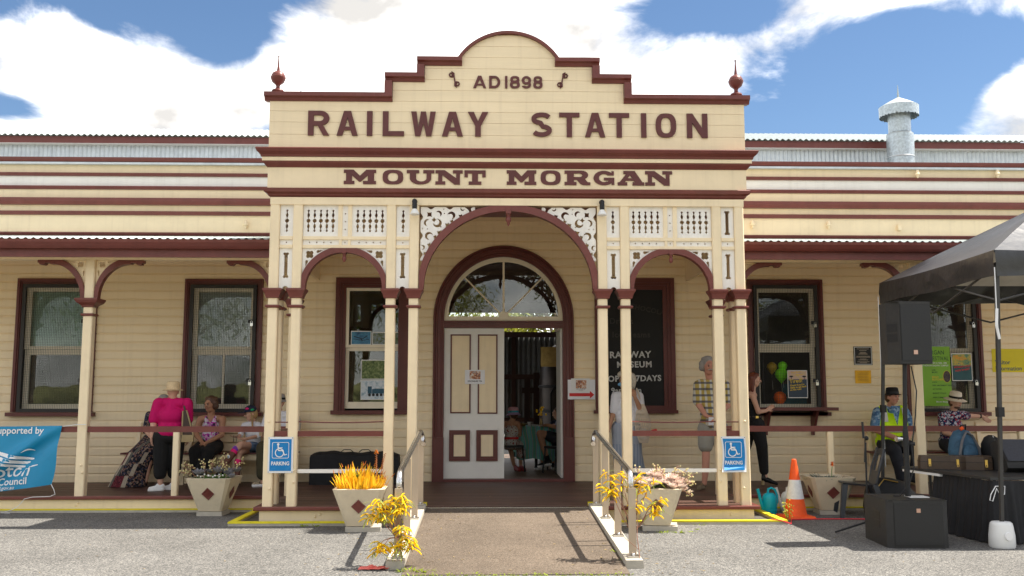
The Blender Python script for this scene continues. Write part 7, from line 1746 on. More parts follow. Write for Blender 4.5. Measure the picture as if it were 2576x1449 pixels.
def print_mat(name, base, cols, scale, rough=.8, kind='dots'):
    m = bpy.data.materials.new(name); m.use_nodes = True; MATS[name] = m; nt = m.node_tree; b = nt.nodes['Principled BSDF']; b.inputs['Roughness'].default_value = rough; b.inputs['Specular IOR Level'].default_value = .2
    geo = nt.nodes.new('ShaderNodeNewGeometry'); vo = nt.nodes.new('ShaderNodeTexVoronoi'); vo.inputs['Scale'].default_value = scale; no = nt.nodes.new('ShaderNodeTexNoise'); no.inputs['Scale'].default_value = scale * .5; no.inputs['Detail'].default_value = 2
    va = nt.nodes.new('ShaderNodeVectorMath'); va.operation = 'MULTIPLY_ADD'; va.inputs[1].default_value = (.03, .03, .03); nt.links.new(no.outputs['Color'], va.inputs[0]); nt.links.new(geo.outputs['Position'], va.inputs[2]); nt.links.new(geo.outputs['Position'], no.inputs['Vector']); nt.links.new(va.outputs[0], vo.inputs['Vector'])
    sp_ = nt.nodes.new('ShaderNodeSeparateColor'); nt.links.new(vo.outputs['Color'], sp_.inputs[0]); cr = nt.nodes.new('ShaderNodeValToRGB'); cr.color_ramp.interpolation = 'CONSTANT'; e = cr.color_ramp.elements
    allc = [base] + cols; e[0].color = (*allc[0], 1); e[1].position = .4; e[1].color = (*allc[1], 1)
    for i, c in enumerate(allc[2:]): q = e.new(.4 + .6 * (i + 1) / (len(allc) - 1)); q.color = (*c, 1)
    nt.links.new(sp_.outputs[0], cr.inputs[0]); nt.links.new(cr.outputs[0], b.inputs['Base Color']); return m
def plaid_mat(name, c0, c1, c2, sx=11, sz=11):
    m = bpy.data.materials.new(name); m.use_nodes = True; MATS[name] = m; nt = m.node_tree; b = nt.nodes['Principled BSDF']; b.inputs['Roughness'].default_value = .85
    geo = nt.nodes.new('ShaderNodeNewGeometry'); sp_ = nt.nodes.new('ShaderNodeSeparateXYZ'); nt.links.new(geo.outputs['Position'], sp_.inputs[0])
    def band(sock, sc, lo):
        a = nt.nodes.new('ShaderNodeMath'); a.operation = 'MULTIPLY'; a.inputs[1].default_value = sc; nt.links.new(sock, a.inputs[0]); f = nt.nodes.new('ShaderNodeMath'); f.operation = 'FRACT'; nt.links.new(a.outputs[0], f.inputs[0]); g_ = nt.nodes.new('ShaderNodeMath'); g_.operation = 'LESS_THAN'; g_.inputs[1].default_value = lo; nt.links.new(f.outputs[0], g_.inputs[0]); return g_.outputs[0]
    m1 = nt.nodes.new('ShaderNodeMix'); m1.data_type = 'RGBA'; m1.inputs['A'].default_value = (*c0, 1); m1.inputs['B'].default_value = (*c1, 1); nt.links.new(band(sp_.outputs['X'], sx, .38), m1.inputs['Factor'])
    m2 = nt.nodes.new('ShaderNodeMix'); m2.data_type = 'RGBA'; m2.inputs['B'].default_value = (*c2, 1); nt.links.new(m1.outputs['Result'], m2.inputs['A']); fz = nt.nodes.new('ShaderNodeMath'); fz.operation = 'MULTIPLY'; fz.inputs[1].default_value = .75; nt.links.new(band(sp_.outputs['Z'], sz, .36), fz.inputs[0]); nt.links.new(fz.outputs[0], m2.inputs['Factor'])
    nt.links.new(m2.outputs['Result'], b.inputs['Base Color']); return m
pm('tee_pink', (.55, .0, .12), .85, .08, 6, bump=.7, bscale=11); pm('cloth_black', (.012, .012, .013), .9, .2, 6, bump=.7, bscale=11); pm('tee_white', (.72, .72, .76), .85, .05, 6, bump=.7, bscale=11); pm('straw', (.66, .50, .30), .8, .15, 60, bump=.3, bscale=120); pm('straw_pale', (.74, .66, .54), .7, .06, 40)
pm('felt_black', (.012, .011, .011), .9, .2); pm('denim_dark', (.02, .022, .03), .85, .2, 9, bump=.7, bscale=11); pm('hivis', (.62, .95, .0), .6, .04, bump=.7, bscale=11); pm('reflect_tape', (.62, .60, .58), .35, .05); pm('olive', (.055, .048, .025), .9, .15, bump=.7, bscale=11); pm('khaki_short', (.34, .33, .29), .85, .1, bump=.7, bscale=11)
pm('hair_grey', (.30, .28, .26), .6, .2, 20); pm('hair_white', (.56, .51, .43), .6, .15, 20); pm('hair_brown', (.10, .05, .03), .5, .2, 20); pm('hair_blond', (.36, .22, .09), .5, .2, 20); pm('hair_auburn', (.14, .035, .018), .45, .2, 20)
print_mat('floral_top', (.62, .60, .66), [(.55, .05, .40), (.30, .03, .28), (.05, .04, .08), (.7, .35, .6)], 34); print_mat('boho_print', (.012, .014, .022), [(.02, .02, .03), (.20, .10, .08), (.05, .05, .09), (.28, .20, .15)], 48); print_mat('boho_orange', (.50, .11, .01), [(.35, .06, .01), (.08, .01, .01), (.6, .2, .02)], 55); print_mat('boho_wine', (.12, .015, .025), [(.2, .04, .05), (.05, .01, .02)], 70); pm('boho_band', (.10, .10, .085), .9, .2, 30); pm('boho_cream', (.45, .38, .30), .9, .2, 60)
print_mat('navy_print', (.012, .018, .06), [(.5, .5, .56), (.02, .03, .1), (.35, .03, .05), (.45, .45, .52)], 55); print_mat('blue_hawaii', (.12, .24, .40), [(.3, .42, .55), (.06, .13, .26)], 30); print_mat('dress_dots', (.55, .52, .48), [(.58, .55, .5), (.5, .48, .46), (.25, .03, .02)], 60)
plaid_mat('plaid', (.50, .38, .10), (.62, .60, .52), (.025, .035, .09), 12, 11); plaid_mat('stripe_trouser', (.33, .37, .44), (.22, .27, .36), (.36, .39, .45), 22, 1.2); print_mat('leopard', (.45, .36, .24), [(.45, .36, .24), (.05, .03, .02)], 90)
pm('bag_tan', (.42, .32, .17), .8, .1); pm('bag_edge', (.07, .045, .035), .7, .1)

# 1 woman in pink, standing, seen from behind
P = Person('person in magenta T-shirt, black cropped trousers and straw hat standing at the left rail', (-4.86, 2.0, DZ), 'skin_fair')
pel, ch, nk = (-4.83, 2.0, 1.02), (-4.81, 2.0, 1.27), (-4.80, 2.0, 1.50)
T_ = P.torso(pel, ch, nk, .20, .185, .15, .12, (-1, .25, 0)); P.sk += T_
P.head((-4.80, 1.985, 1.615), 215, 0, 1.0, nk)
aL = P.limb(((-5.0, 2.0, 1.44), .068), ((-5.05, 1.98, 1.22), .058)); P.sk += aL + P.limb(((-5.05, 1.98, 1.22), .055), ((-5.055, 1.93, 1.0), .033)); P.hand((-5.055, 1.93, .99), (.02, -.12, -1), 1, 1, .5, (1, 0, 0))
aR = P.limb(((-4.60, 2.0, 1.44), .066), ((-4.585, 2.03, 1.22), .055)); P.sk += aR + P.limb(((-4.585, 2.03, 1.22), .052), ((-4.60, 2.12, 1.0), .033)); P.hand((-4.60, 2.12, .99), (0, .1, -1), -1, 1, .5, (-1, 0, 0))
lg = [P.limb(((-4.93, 1.98, .98), .115), ((-4.93, 1.98, .62), .088), ((-4.935, 1.985, .45), .075)), P.limb(((-4.74, 2.03, .98), .115), ((-4.77, 2.1, .62), .088), ((-4.79, 2.14, .45), .075))]
P.sk += lg[0] + lg[1] + P.limb(((-4.935, 1.985, .45), .055), ((-4.925, 1.99, .28), .036), ((-4.98, 1.975, .235), .03)) + P.limb(((-4.79, 2.14, .45), .055), ((-4.79, 2.15, .28), .036), ((-4.83, 2.14, .235), .03)); P.done()
P.wear('shirt', grow(T_, .018) + grow(aL, .022) + grow(aR, .022), 'tee_pink'); P.wear('trousers', grow(lg[0] + lg[1], .018) + [('e', P.L((-4.83, 2.0, .97)), (.195, .165, .12))], 'cloth_black')
shoe(P, (-4.90, 1.99, .235), (-5.06, 1.96, .225), 'sign_white'); shoe(P, (-4.77, 2.15, .235), (-4.90, 2.13, .225), 'sign_white')
hat(P, P.F, .155, .098, .105, 'straw', None, .045, 0, .35)
t = thing('shoulder_bag', 'tan and dark brown shoulder bag hanging on the magenta shirt wearer', 'bag', (-4.56, 1.90, .90), rad(8))
MB().hexa([(-.06, -.045, 0), (.10, -.045, .0), (.10, .045, 0), (-.06, .045, 0), (-.055, -.045, .10), (.105, -.045, .10), (.105, .045, .10), (-.055, .045, .10)]).build('base', 'bag_tan', t)
MB().prism([(-.05, .101), (.10, .101), (.06, .26), (.0, .44), (-.045, .44)], -.04, .04).build('panel', 'bag_edge', t)
m = MB(); m.tube([(-.052, -.042, .1), (-.052, -.042, .44), (.0, -.042, .445), (.102, -.042, .1)], .010, 6); m.build('piping', 'bag_tan', t, True); m = MB(); m.tube([(-.03, .0, .43), (-.05, .03, .52), (-.075, .08, .60), (-.09, .12, .62)], .013, 6, flat=.4); m.build('strap', 'bag_edge', t, True)

# 2 woman in the long patterned dress, seated behind
P = Person('person in a long dark patchwork dress seated at the left bench end', (-5.45, 2.85, DZ), 'skin_fair')
pel, ch, nk = (-5.33, 3.0, .80), (-5.33, 2.98, 1.10), (-5.29, 2.97, 1.31)
T_ = P.torso(pel, ch, nk, .18, .155, .115, .06); P.sk += T_; P.head((-5.225, 2.93, 1.455), 80, 0, 1, nk, 'hair_grey', 'long')
aL = P.limb(((-5.46, 2.96, 1.26), .05), ((-5.47, 2.86, 1.03), .042)); P.sk += aL + P.limb(((-5.47, 2.86, 1.03), .04), ((-5.33, 2.72, .93), .028)); P.hand((-5.33, 2.72, .93), (1, -.2, -.1), 1, .95, .4, (0, 0, -1))
aR = P.limb(((-5.14, 2.96, 1.26), .05), ((-5.1, 2.86, 1.03), .042)); P.sk += aR + P.limb(((-5.1, 2.86, 1.03), .04), ((-5.2, 2.72, .92), .028)); P.hand((-5.2, 2.72, .92), (-1, -.2, -.1), -1, .95, .4, (0, 0, -1))
P.sk += P.limb(((-5.40, 2.95, .78), .08), ((-5.50, 2.62, .72), .06), ((-5.55, 2.62, .30), .035)) + P.limb(((-5.26, 2.95, .78), .08), ((-5.30, 2.6, .72), .06), ((-5.35, 2.6, .30), .035)); P.done()
P.wear('bodice', grow(T_, .014) + grow(aL[:1], .014) + grow(aR[:1], .014), 'boho_print')
# the skirt sweeps down and out to the left in broad printed bands
def ring(c, rx, ry, n=26, tx=0): return [tuple(P.L((c[0] + rx * math.cos(2 * PI * k / n), c[1] + ry * math.sin(2 * PI * k / n) + .012 * math.sin(5 * 2 * PI * k / n), c[2] + tx * math.cos(2 * PI * k / n)))) for k in range(n)]
SK = [ring((-5.33, 2.93, .96), .17, .14), ring((-5.36, 2.82, .84), .20, .22), ring((-5.42, 2.72, .72), .23, .26), ring((-5.50, 2.66, .55), .235, .22, tx=.02), ring((-5.57, 2.63, .38), .245, .20), ring((-5.62, 2.62, .215), .275, .19)]
m = loft(SK); sk_ = m.mesh('skirt', ['boho_print', 'boho_orange', 'boho_wine', 'boho_band', 'boho_cream'], True)
for pg in sk_.polygons:
    c = pg.center; k = pg.index
    if pg.index < 26 * 5:
        rrow, kk = divmod(pg.index, 26); q = (kk + rrow) % 26
        pg.material_index = 3 if q in (19, 12) else 4 if (q in (18, 23) and rrow > 1) else 1 if (rrow == 4 and q in (13, 14, 16)) or (rrow == 3 and q in (14, 15)) else 2 if (rrow == 4 and q in (20, 21, 22)) or (rrow == 2 and q in (16, 17)) else 0
link('skirt', sk_, P.t)
# 3 seated woman in floral top
P = Person('person in pink floral sleeveless top and black trousers seated on the left bench', (-4.53, 2.85, DZ), 'skin_tan')
pel, ch, nk = (-4.53, 3.05, .80), (-4.53, 3.04, 1.05), (-4.535, 3.03, 1.25)
T_ = P.torso(pel, ch, nk, .175, .145, .105, .05); P.sk += T_; P.head((-4.545, 2.99, 1.415), -25, 4, 1.0, nk, 'hair_brown', 'curly')
for sx, sh_, el, wr, hd in ((-1, (-4.70, 3.03, 1.20), (-4.74, 2.95, .97), (-4.58, 2.74, .86), (.7, -.5, -.5)), (1, (-4.36, 3.03, 1.20), (-4.335, 2.93, .96), (-4.52, 2.72, .84), (-.85, -.2, -.35))):
    P.sk += P.limb((sh_, .052), (el, .042), (wr, .028)); P.hand(wr, hd, sx, .98, .35, (0, -.3, -1))
lg = P.limb(((-4.62, 3.0, .78), .10), ((-4.64, 2.62, .72), .078), ((-4.60, 2.60, .45), .062), ((-4.59, 2.60, .27), .05)) + P.limb(((-4.44, 3.0, .78), .10), ((-4.42, 2.60, .73), .078), ((-4.52, 2.55, .45), .064), ((-4.54, 2.55, .27), .05))
P.sk += grow(lg, -.01); P.done(); P.wear('top', grow(T_[:3], .013) + [('c', P.L((-4.60, 2.99, 1.23)), .022, P.L((-4.58, 2.96, 1.12)), .05), ('c', P.L((-4.46, 2.99, 1.23)), .022, P.L((-4.48, 2.96, 1.12)), .05)], 'floral_top'); P.wear('trousers', grow(lg, .022) + [('e', P.L((-4.53, 2.78, .74)), (.17, .22, .075))], 'cloth_black')
shoe(P, (-4.59, 2.62, .24), (-4.61, 2.48, .235), 'cloth_black', 'cloth_black'); shoe(P, (-4.54, 2.57, .24), (-4.50, 2.43, .235), 'cloth_black', 'cloth_black')
# 4 girl in cap
P = Person('child in navy cap, white top and bright long socks seated with crossed legs', (-3.9, 2.85, DZ), 'skin_fair')
pel, ch, nk = (-3.87, 3.05, .78), (-3.885, 3.03, .98), (-3.90, 3.02, 1.14)
T_ = P.torso(pel, ch, nk, .135, .11, .085, .02); P.sk += T_; P.head((-3.915, 2.98, 1.275), -62, 8, .93, nk, 'hair_blond', 'tails')
a_ = P.limb(((-4.02, 3.01, 1.10), .038), ((-4.05, 2.92, .96), .033)) + P.limb(((-3.78, 3.01, 1.10), .038), ((-3.78, 2.92, .94), .033)); P.sk += a_ + P.limb(((-4.05, 2.92, .96), .03), ((-4.06, 2.78, .93), .022)) + P.limb(((-3.78, 2.92, .94), .03), ((-3.95, 2.76, .90), .022)); P.hand((-4.06, 2.78, .93), (-.8, -.5, .15), -1, .8, .3, (0, 0, 1)); P.hand((-3.95, 2.76, .90), (-.9, -.3, .1), 1, .8, .5, (0, 0, 1))
th = P.limb(((-3.82, 3.0, .77), .07), ((-3.98, 2.66, .82), .055)) + P.limb(((-3.92, 3.0, .76), .07), ((-4.0, 2.68, .70), .055)); cal = P.limb(((-3.98, 2.66, .82), .05), ((-4.12, 2.56, .62), .044), ((-4.20, 2.5, .48), .03)) + P.limb(((-4.0, 2.68, .70), .05), ((-4.01, 2.66, .50), .044), ((-4.01, 2.66, .30), .03)); P.sk += th + cal; P.done()
P.wear('top', grow(T_, .012) + grow(a_, .010), 'tee_white'); pm('denim_blue', (.10, .16, .26), .85, .1); P.wear('shorts', [('e', P.L((-3.87, 2.98, .76)), (.135, .14, .075))] + grow([('c', P.L((-3.83, 2.97, .77)), .07, P.L((-3.87, 2.87, .79)), .062)], .012), 'denim_blue')
pm('sock_pink', (.85, .02, .20), .8, .05); pm('sock_brown', (.16, .07, .05), .8, .3, 40); pm('sock_purple', (.22, .05, .45), .8, .05)
P.wear('sock', P.limb(((-4.07, 2.60, .70), .056), ((-4.12, 2.56, .62), .052), ((-4.20, 2.5, .48), .036)), 'sock_brown', .008, 1); P.wear('sock', P.limb(((-4.01, 2.66, .55), .051), ((-4.01, 2.66, .32), .036)), 'sock_brown', .008, 1)
P.wear('sock_band', P.limb(((-4.050, 2.617, .735), .056), ((-4.065, 2.605, .71), .057)), 'sock_pink', .007, 1); P.wear('sock_band', P.limb(((-4.036, 2.628, .758), .057), ((-4.04, 2.624, .752), .057)), 'sock_purple', .007, 1); P.wear('sock_band', P.limb(((-4.01, 2.66, .575), .053), ((-4.01, 2.66, .56), .054)), 'sock_pink', .007, 1)
m = MB(); m.ball(tuple(P.L((-4.115, 2.505, .655))), (.028, .012, .03), 12, 8); m.build('eye_patch', 'sign_white', P.t, True); m = MB(); m.ball(tuple(P.L((-4.118, 2.493, .65))), (.014, .006, .015), 10, 6); m.build('eye_patch', 'sign_blue', P.t, True)
shoe(P, (-4.19, 2.51, .44), (-4.27, 2.44, .36), 'cloth_black', 'cloth_black'); shoe(P, (-4.01, 2.67, .25), (-4.04, 2.53, .235), 'cloth_black', 'cloth_black')
pm('cap_navy', (.012, .016, .045), .8, .1); q = MB(); q.lathe([(.088, .0), (.09, .03), (.082, .065), (.05, .092), (.004, .1)], n=22); q.v = [(x * .96, y * 1.06, z_) for x, y, z_ in q.v]; q.hexa([(-.06, -.19, -.012), (.06, -.19, -.012), (.082, -.06, .0), (-.082, -.06, .0), (-.06, -.19, -.006), (.06, -.19, -.006), (.082, -.06, .012), (-.082, -.06, .012)]); q.xf(Matrix.Translation(P.F(0, .0, .04)) @ P.R @ Matrix.Rotation(rad(-4), 4, 'X')); cp_ = q.build('cap', 'cap_navy', P.t, True)
q = MB(); q.ball((.05, -.06, .055), (.03, .028, .02), 8, 5); q.xf(Matrix.Translation(P.F(0, 0, .04)) @ P.R); q.build('cap_badge', 'sock_pink', cp_, True); pm('badge_green', (.01, .4, .15), .6); q = MB(); q.ball((.087, .01, .03), (.008, .03, .016), 8, 5); q.xf(Matrix.Translation(P.F(0, 0, .04)) @ P.R); q.build('cap_badge', 'badge_green', cp_, True)
# 5 person in olive trousers, mostly behind the porch corner post
P = Person('person in olive wide trousers, white top and pale hat seated behind the left porch corner', (-3.5, 2.85, DZ), 'skin_fair')
pel, ch, nk = (-3.49, 3.05, .80), (-3.49, 3.03, 1.08), (-3.49, 3.02, 1.30)
T_ = P.torso(pel, ch, nk, .18, .15, .11, .05); P.sk += T_; P.head((-3.49, 2.98, 1.45), 20, 0, 1, nk, 'hair_brown', 'short')
a_ = P.limb(((-3.66, 3.02, 1.25), .05), ((-3.70, 2.9, 1.03), .042)) + P.limb(((-3.32, 3.02, 1.25), .05), ((-3.30, 2.9, 1.03), .042)); P.sk += a_ + P.limb(((-3.70, 2.9, 1.03), .04), ((-3.62, 2.7, .95), .028)) + P.limb(((-3.30, 2.9, 1.03), .04), ((-3.36, 2.7, .92), .028)); P.hand((-3.62, 2.7, .95), (-.3, -.8, .2), 1, .95, .6, (1, 0, 0)); P.hand((-3.36, 2.7, .92), (-.6, -.6, -.2), -1, .95, .4, (0, 0, -1))
lg = P.limb(((-3.57, 3.0, .79), .10), ((-3.62, 2.58, .78), .085), ((-3.60, 2.52, .40), .075)) + P.limb(((-3.42, 3.0, .79), .10), ((-3.44, 2.58, .74), .085), ((-3.46, 2.6, .36), .075)); P.sk += grow(lg, -.03) + P.limb(((-3.60, 2.52, .40), .04), ((-3.60, 2.53, .28), .032)) + P.limb(((-3.46, 2.6, .4), .04), ((-3.46, 2.6, .28), .032)); P.done()
P.wear('top', grow(T_, .014) + grow(a_, .014), 'tee_white'); P.wear('trousers', grow(lg, .02) + [('e', P.L((-3.53, 2.72, .78)), (.17, .2, .11))], 'olive'); shoe(P, (-3.56, 2.57, .24), (-3.73, 2.54, .235), 'leopard'); shoe(P, (-3.44, 2.62, .24), (-3.58, 2.6, .235), 'leopard')
pm('felt_grey', (.36, .34, .33), .9, .05); hat(P, P.F, .165, .10, .09, 'felt_grey', 'cloth_black', .05, 0, .4)
pm('pack_stone', (.55, .50, .44), .8, .05)
t = thing('small_backpack', 'pale stone backpack with dark straps behind the left porch posts', 'backpack', (-3.27, 3.1, 1.02), rad(-10)); loft([oval(0, 0, 0, .10, .07, 18), oval(0, 0, .12, .11, .08, 18), oval(0, 0, .22, .085, .06, 18), oval(0, 0, .27, .04, .03, 18)]).build('body', 'pack_stone', t, True); m = MB(); m.tube([(-.1, -.07, .20), (.0, -.09, .26), (.09, -.07, .2)], .011, 6); m.tube([(-.1, -.08, .1), (.1, -.09, .12)], .008, 6); m.build('strap', 'bag_edge', t, True)
t = thing('coffee_cup', 'paper coffee cup with black lid held beside the left porch post', 'cup', (-3.66, 2.62, .955)); MB().lathe([(.03, 0), (.038, .10)], n=16).build('cup', 'bag_tan', t, True); MB().lathe([(.041, .10), (.041, .112), (.036, .125), (.034, .126)], n=16).build('lid', 'black', t, True)
t = thing('drink_glass', 'clear plastic drink cup held by the child in the cap', 'cup', (-4.07, 2.70, .86)); MB().lathe([(.025, 0), (.034, .10)], n=14).build('cup', 'clear_plastic', t, True)
# 6 woman in white T-shirt
P = Person('person with white hair, white T-shirt and grey striped trousers walking before the blackboard', (1.86, 2.6, DZ), 'skin_tan')
pel, ch, nk = (1.85, 2.62, 1.10), (1.86, 2.62, 1.37), (1.87, 2.62, 1.60)
T_ = P.torso(pel, ch, nk, .195, .165, .125, .08, (1, .15, 0)); P.sk += T_; P.head((1.85, 2.57, 1.80), -50, -10, 1.06, nk, 'hair_white', 'bob')
solid('hair', [('e', P.L((1.945, 2.60, 1.79)), (.075, .09, .12)), ('e', P.L((1.90, 2.66, 1.80)), (.11, .09, .12)), ('e', P.L((1.955, 2.6, 1.72)), (.05, .07, .07)), ('e', P.L((1.80, 2.60, 1.88)), (.075, .08, .055))], 'hair_white', P.t, .012, 2)
aL = P.limb(((1.70, 2.6, 1.545), .056), ((1.665, 2.58, 1.33), .046)); P.sk += aL + P.limb(((1.665, 2.58, 1.33), .043), ((1.585, 2.52, 1.08), .03)); P.hand((1.585, 2.52, 1.08), (-.3, -.1, -1), 1, 1, .3, (1, 0, 0))
aR = P.limb(((2.05, 2.6, 1.54), .056), ((2.06, 2.52, 1.36), .048)); P.sk += aR + P.limb(((2.06, 2.5, 1.34), .045), ((1.965, 2.42, 1.53), .03)); P.hand((1.965, 2.42, 1.53), (-.2, .1, 1), 1, 1, .9, (-.2, 1, 0))
lg = P.limb(((1.76, 2.6, 1.06), .12), ((1.76, 2.58, .66), .10), ((1.77, 2.6, .30), .085)) + P.limb(((1.95, 2.64, 1.06), .12), ((1.98, 2.66, .66), .105), ((2.07, 2.74, .32), .09)); P.sk += grow(lg, -.04) + P.limb(((1.77, 2.6, .3), .04), ((1.77, 2.6, .25), .034)) + P.limb(((2.07, 2.74, .32), .04), ((2.08, 2.76, .27), .034)); P.done()
P.wear('shirt', grow(T_, .016) + grow(aL, .02) + grow(aR[:1], .022), 'tee_white'); P.wear('trousers', grow(lg, .018) + [('e', P.L((1.855, 2.62, 1.04)), (.175, .14, .12))], 'stripe_trouser'); shoe(P, (1.77, 2.63, .24), (1.75, 2.47, .235), 'red'); shoe(P, (2.08, 2.77, .25), (2.06, 2.62, .24), 'red')
m = MB(); m.tube([P.F(-.066, -.06, .01), P.F(-.05, -.093, .012), P.F(-.012, -.10, .01), P.F(.012, -.10, .01), P.F(.05, -.093, .012), P.F(.066, -.06, .01)], .0045, 5); m.build('spectacles', 'bag_edge', P.t)
m = MB(); m.ball(tuple(P.F(-.01, -.085, -.085)), (.045, .02, .028), 10, 6); pm('mask_blue', (.16, .38, .62), .8); m.build('face_mask', 'mask_blue', P.t, True)
pm('string_net', (.62, .53, .42), .8, .1)
t = thing('string_bag', 'cream string bag of shopping slung from the white haired walker', 'bag', (2.10, 2.50, .83))
m = MB()
def bagp(u, v): r_ = .115 * (math.sin(PI * min(1, .12 + v * .62)) ** .7 if v < .6 else 1 - (v - .6) * 1.65); a = 2 * PI * u; return (r_ * 1.05 * math.cos(a) - .03 * v, r_ * .75 * math.sin(a), .02 + .58 * v)
for i in range(26):
    for s in (-1, 1): m.tube([bagp(i / 26 + s * .16 * k / 8, k / 8) for k in range(9)], .006, 4, caps=False)
m.build('net', 'string_net', t); m = MB(); m.tube([(-.03, 0, .60), (-.06, .03, .75), (-.085, .08, .84)], .012, 6); m.build('strap', 'string_net', t, True); m = MB(); m.ball((.0, 0, .14), (.088, .065, .10), 12, 8); m.build('contents', 'tee_white', t, True)
t = thing('red_wrapper', 'small red packet poking from the string bag', 'packet', (2.24, 2.5, 1.03)); MB().tube([(-.02, 0, .0), (.06, 0, .015)], .016, 8).build('packet', 'red', t, True)
# 7 man in plaid shirt
P = Person('person with grey moustache and curly hair, yellow plaid shirt and shorts behind the right posts', (3.02, 2.05, DZ), 'skin_pink')
pel, ch, nk = (3.05, 2.05, 1.13), (3.04, 2.05, 1.47), (3.03, 2.05, 1.77)
T_ = P.torso(pel, ch, nk, .215, .175, .125, .07); P.sk += T_; P.head((2.985, 1.98, 1.985), 8, 6, 1.08, nk, 'hair_grey', 'curly')
m = MB(); m.tube([P.F(-.036, -.088, -.04), P.F(0, -.108, -.03), P.F(.036, -.088, -.04)], [.006, .012, .006], 6); m.build('moustache', 'hair_white', P.t, True)
aL = P.limb(((2.85, 2.03, 1.70), .062), ((2.825, 2.0, 1.48), .054)); P.sk += aL + P.limb(((2.825, 2.0, 1.48), .05), ((2.83, 1.97, 1.42), .046), ((2.90, 1.85, 1.27), .032)); P.hand((2.90, 1.85, 1.27), (.75, -.3, -.35), 1, 1.05, .6, (0, .3, -1))
aR = P.limb(((3.23, 2.03, 1.70), .062), ((3.26, 2.0, 1.48), .054)); P.sk += aR + P.limb(((3.26, 2.0, 1.48), .05), ((3.26, 1.97, 1.42), .046), ((3.06, 1.83, 1.26), .032)); P.hand((3.06, 1.83, 1.26), (-.75, -.3, -.35), -1, 1.05, .6, (0, .3, -1))
lg = P.limb(((2.95, 2.05, 1.08), .11), ((2.93, 2.03, .84), .092)) + P.limb(((3.15, 2.07, 1.08), .11), ((3.18, 2.1, .84), .092)); P.sk += lg + P.limb(((2.93, 2.03, .84), .062), ((2.93, 2.02, .72), .058), ((2.92, 2.02, .5), .055), ((2.90, 2.03, .29), .036)) + P.limb(((3.18, 2.1, .84), .062), ((3.19, 2.12, .72), .058), ((3.2, 2.14, .5), .055), ((3.21, 2.16, .29), .036)); P.done()
P.wear('shirt', grow(T_, .02) + grow(aL, .026) + grow(aR, .026) + [('e', P.L((3.05, 2.05, 1.12)), (.195, .15, .1))], 'plaid'); P.wear('shorts', grow(lg, .022) + [('e', P.L((3.05, 2.05, 1.06)), (.185, .14, .1))], 'khaki_short')
pm('croc', (.20, .15, .09), .6, .1); shoe(P, (2.89, 2.06, .24), (2.79, 1.92, .232), 'croc', 'croc', up=False); shoe(P, (3.21, 2.2, .24), (3.25, 2.05, .232), 'croc', 'croc', up=False)
t = thing('folded_paper', 'folded white paper held in the hands of the plaid shirt wearer', 'paper', (2.97, 1.78, 1.13)); MB().hexa([(-.05, 0, 0), (.06, 0, .01), (.06, .01, .01), (-.05, .01, 0), (-.045, -.01, .12), (.055, -.01, .12), (.055, .0, .12), (-.045, 0, .12)]).build('sheet', 'paper', t)
# 8 woman in black
P = Person('person with auburn hair and glasses all in black stepping past the right porch corner', (3.92, 2.7, DZ), 'skin_fair')
pel, ch, nk = (3.84, 2.72, 1.16), (3.83, 2.73, 1.42), (3.83, 2.73, 1.61)
T_ = P.torso(pel, ch, nk, .165, .125, .095, .0, (.45, .9, 0)); P.sk += T_; P.head((3.865, 2.72, 1.80), 78, 2, .97, nk, 'hair_auburn', 'flow')
m = MB(); m.tube([P.F(.07, .0, .012), P.F(.055, -.09, .012), P.F(.012, -.104, .01), P.F(-.012, -.104, .01), P.F(-.055, -.09, .012)], .004, 5); m.build('spectacles', 'bag_edge', P.t)
P.sk += P.limb(((3.80, 2.6, 1.56), .046), ((3.86, 2.52, 1.31), .038), ((3.985, 2.52, 1.33), .026)); P.hand((3.985, 2.52, 1.335), (.75, 0, .5), 1, .92, .6, (0, -1, .2))
P.sk += P.limb(((3.84, 2.86, 1.56), .046), ((3.80, 2.88, 1.28), .038), ((3.80, 2.84, 1.05), .026)); P.hand((3.80, 2.84, 1.05), (.05, -.1, -1), -1, .92, .4, (0, -1, 0))
lg = P.limb(((3.87, 2.66, 1.12), .105), ((3.93, 2.64, .80), .076), ((3.965, 2.68, .42), .055)) + P.limb(((3.80, 2.80, 1.12), .105), ((3.74, 2.84, .80), .076), ((3.64, 2.92, .42), .055)); P.sk += grow(lg, -.012) + P.limb(((3.965, 2.68, .42), .036), ((3.985, 2.68, .33), .034)) + P.limb(((3.64, 2.92, .42), .036), ((3.62, 2.93, .33), .034)); P.done()
P.wear('top', grow(T_[:3], .012) + [('c', P.L((3.80, 2.62, 1.58)), .014, P.L((3.82, 2.6, 1.46)), .03)], 'cloth_black'); P.wear('trousers', grow(lg, .016) + [('e', P.L((3.84, 2.72, 1.10)), (.13, .12, .12))], 'cloth_black')
m = MB(); m.lathe([(.13, -.02), (.134, 0), (.13, .02)], n=20); m.v = [(x * .95, y * .9, z_) for x, y, z_ in m.v]; m.f = m.f[:-2]; m.xf(Matrix.Translation(P.L((3.84, 2.72, 1.23)))); m.build('belt', 'bag_edge', P.t); MB().box(*[q for a, w_ in zip(P.L((3.86, 2.60, 1.23)), (.02, .006, .02)) for q in (a - w_, a + w_)]).build('buckle', 'gold', P.t)
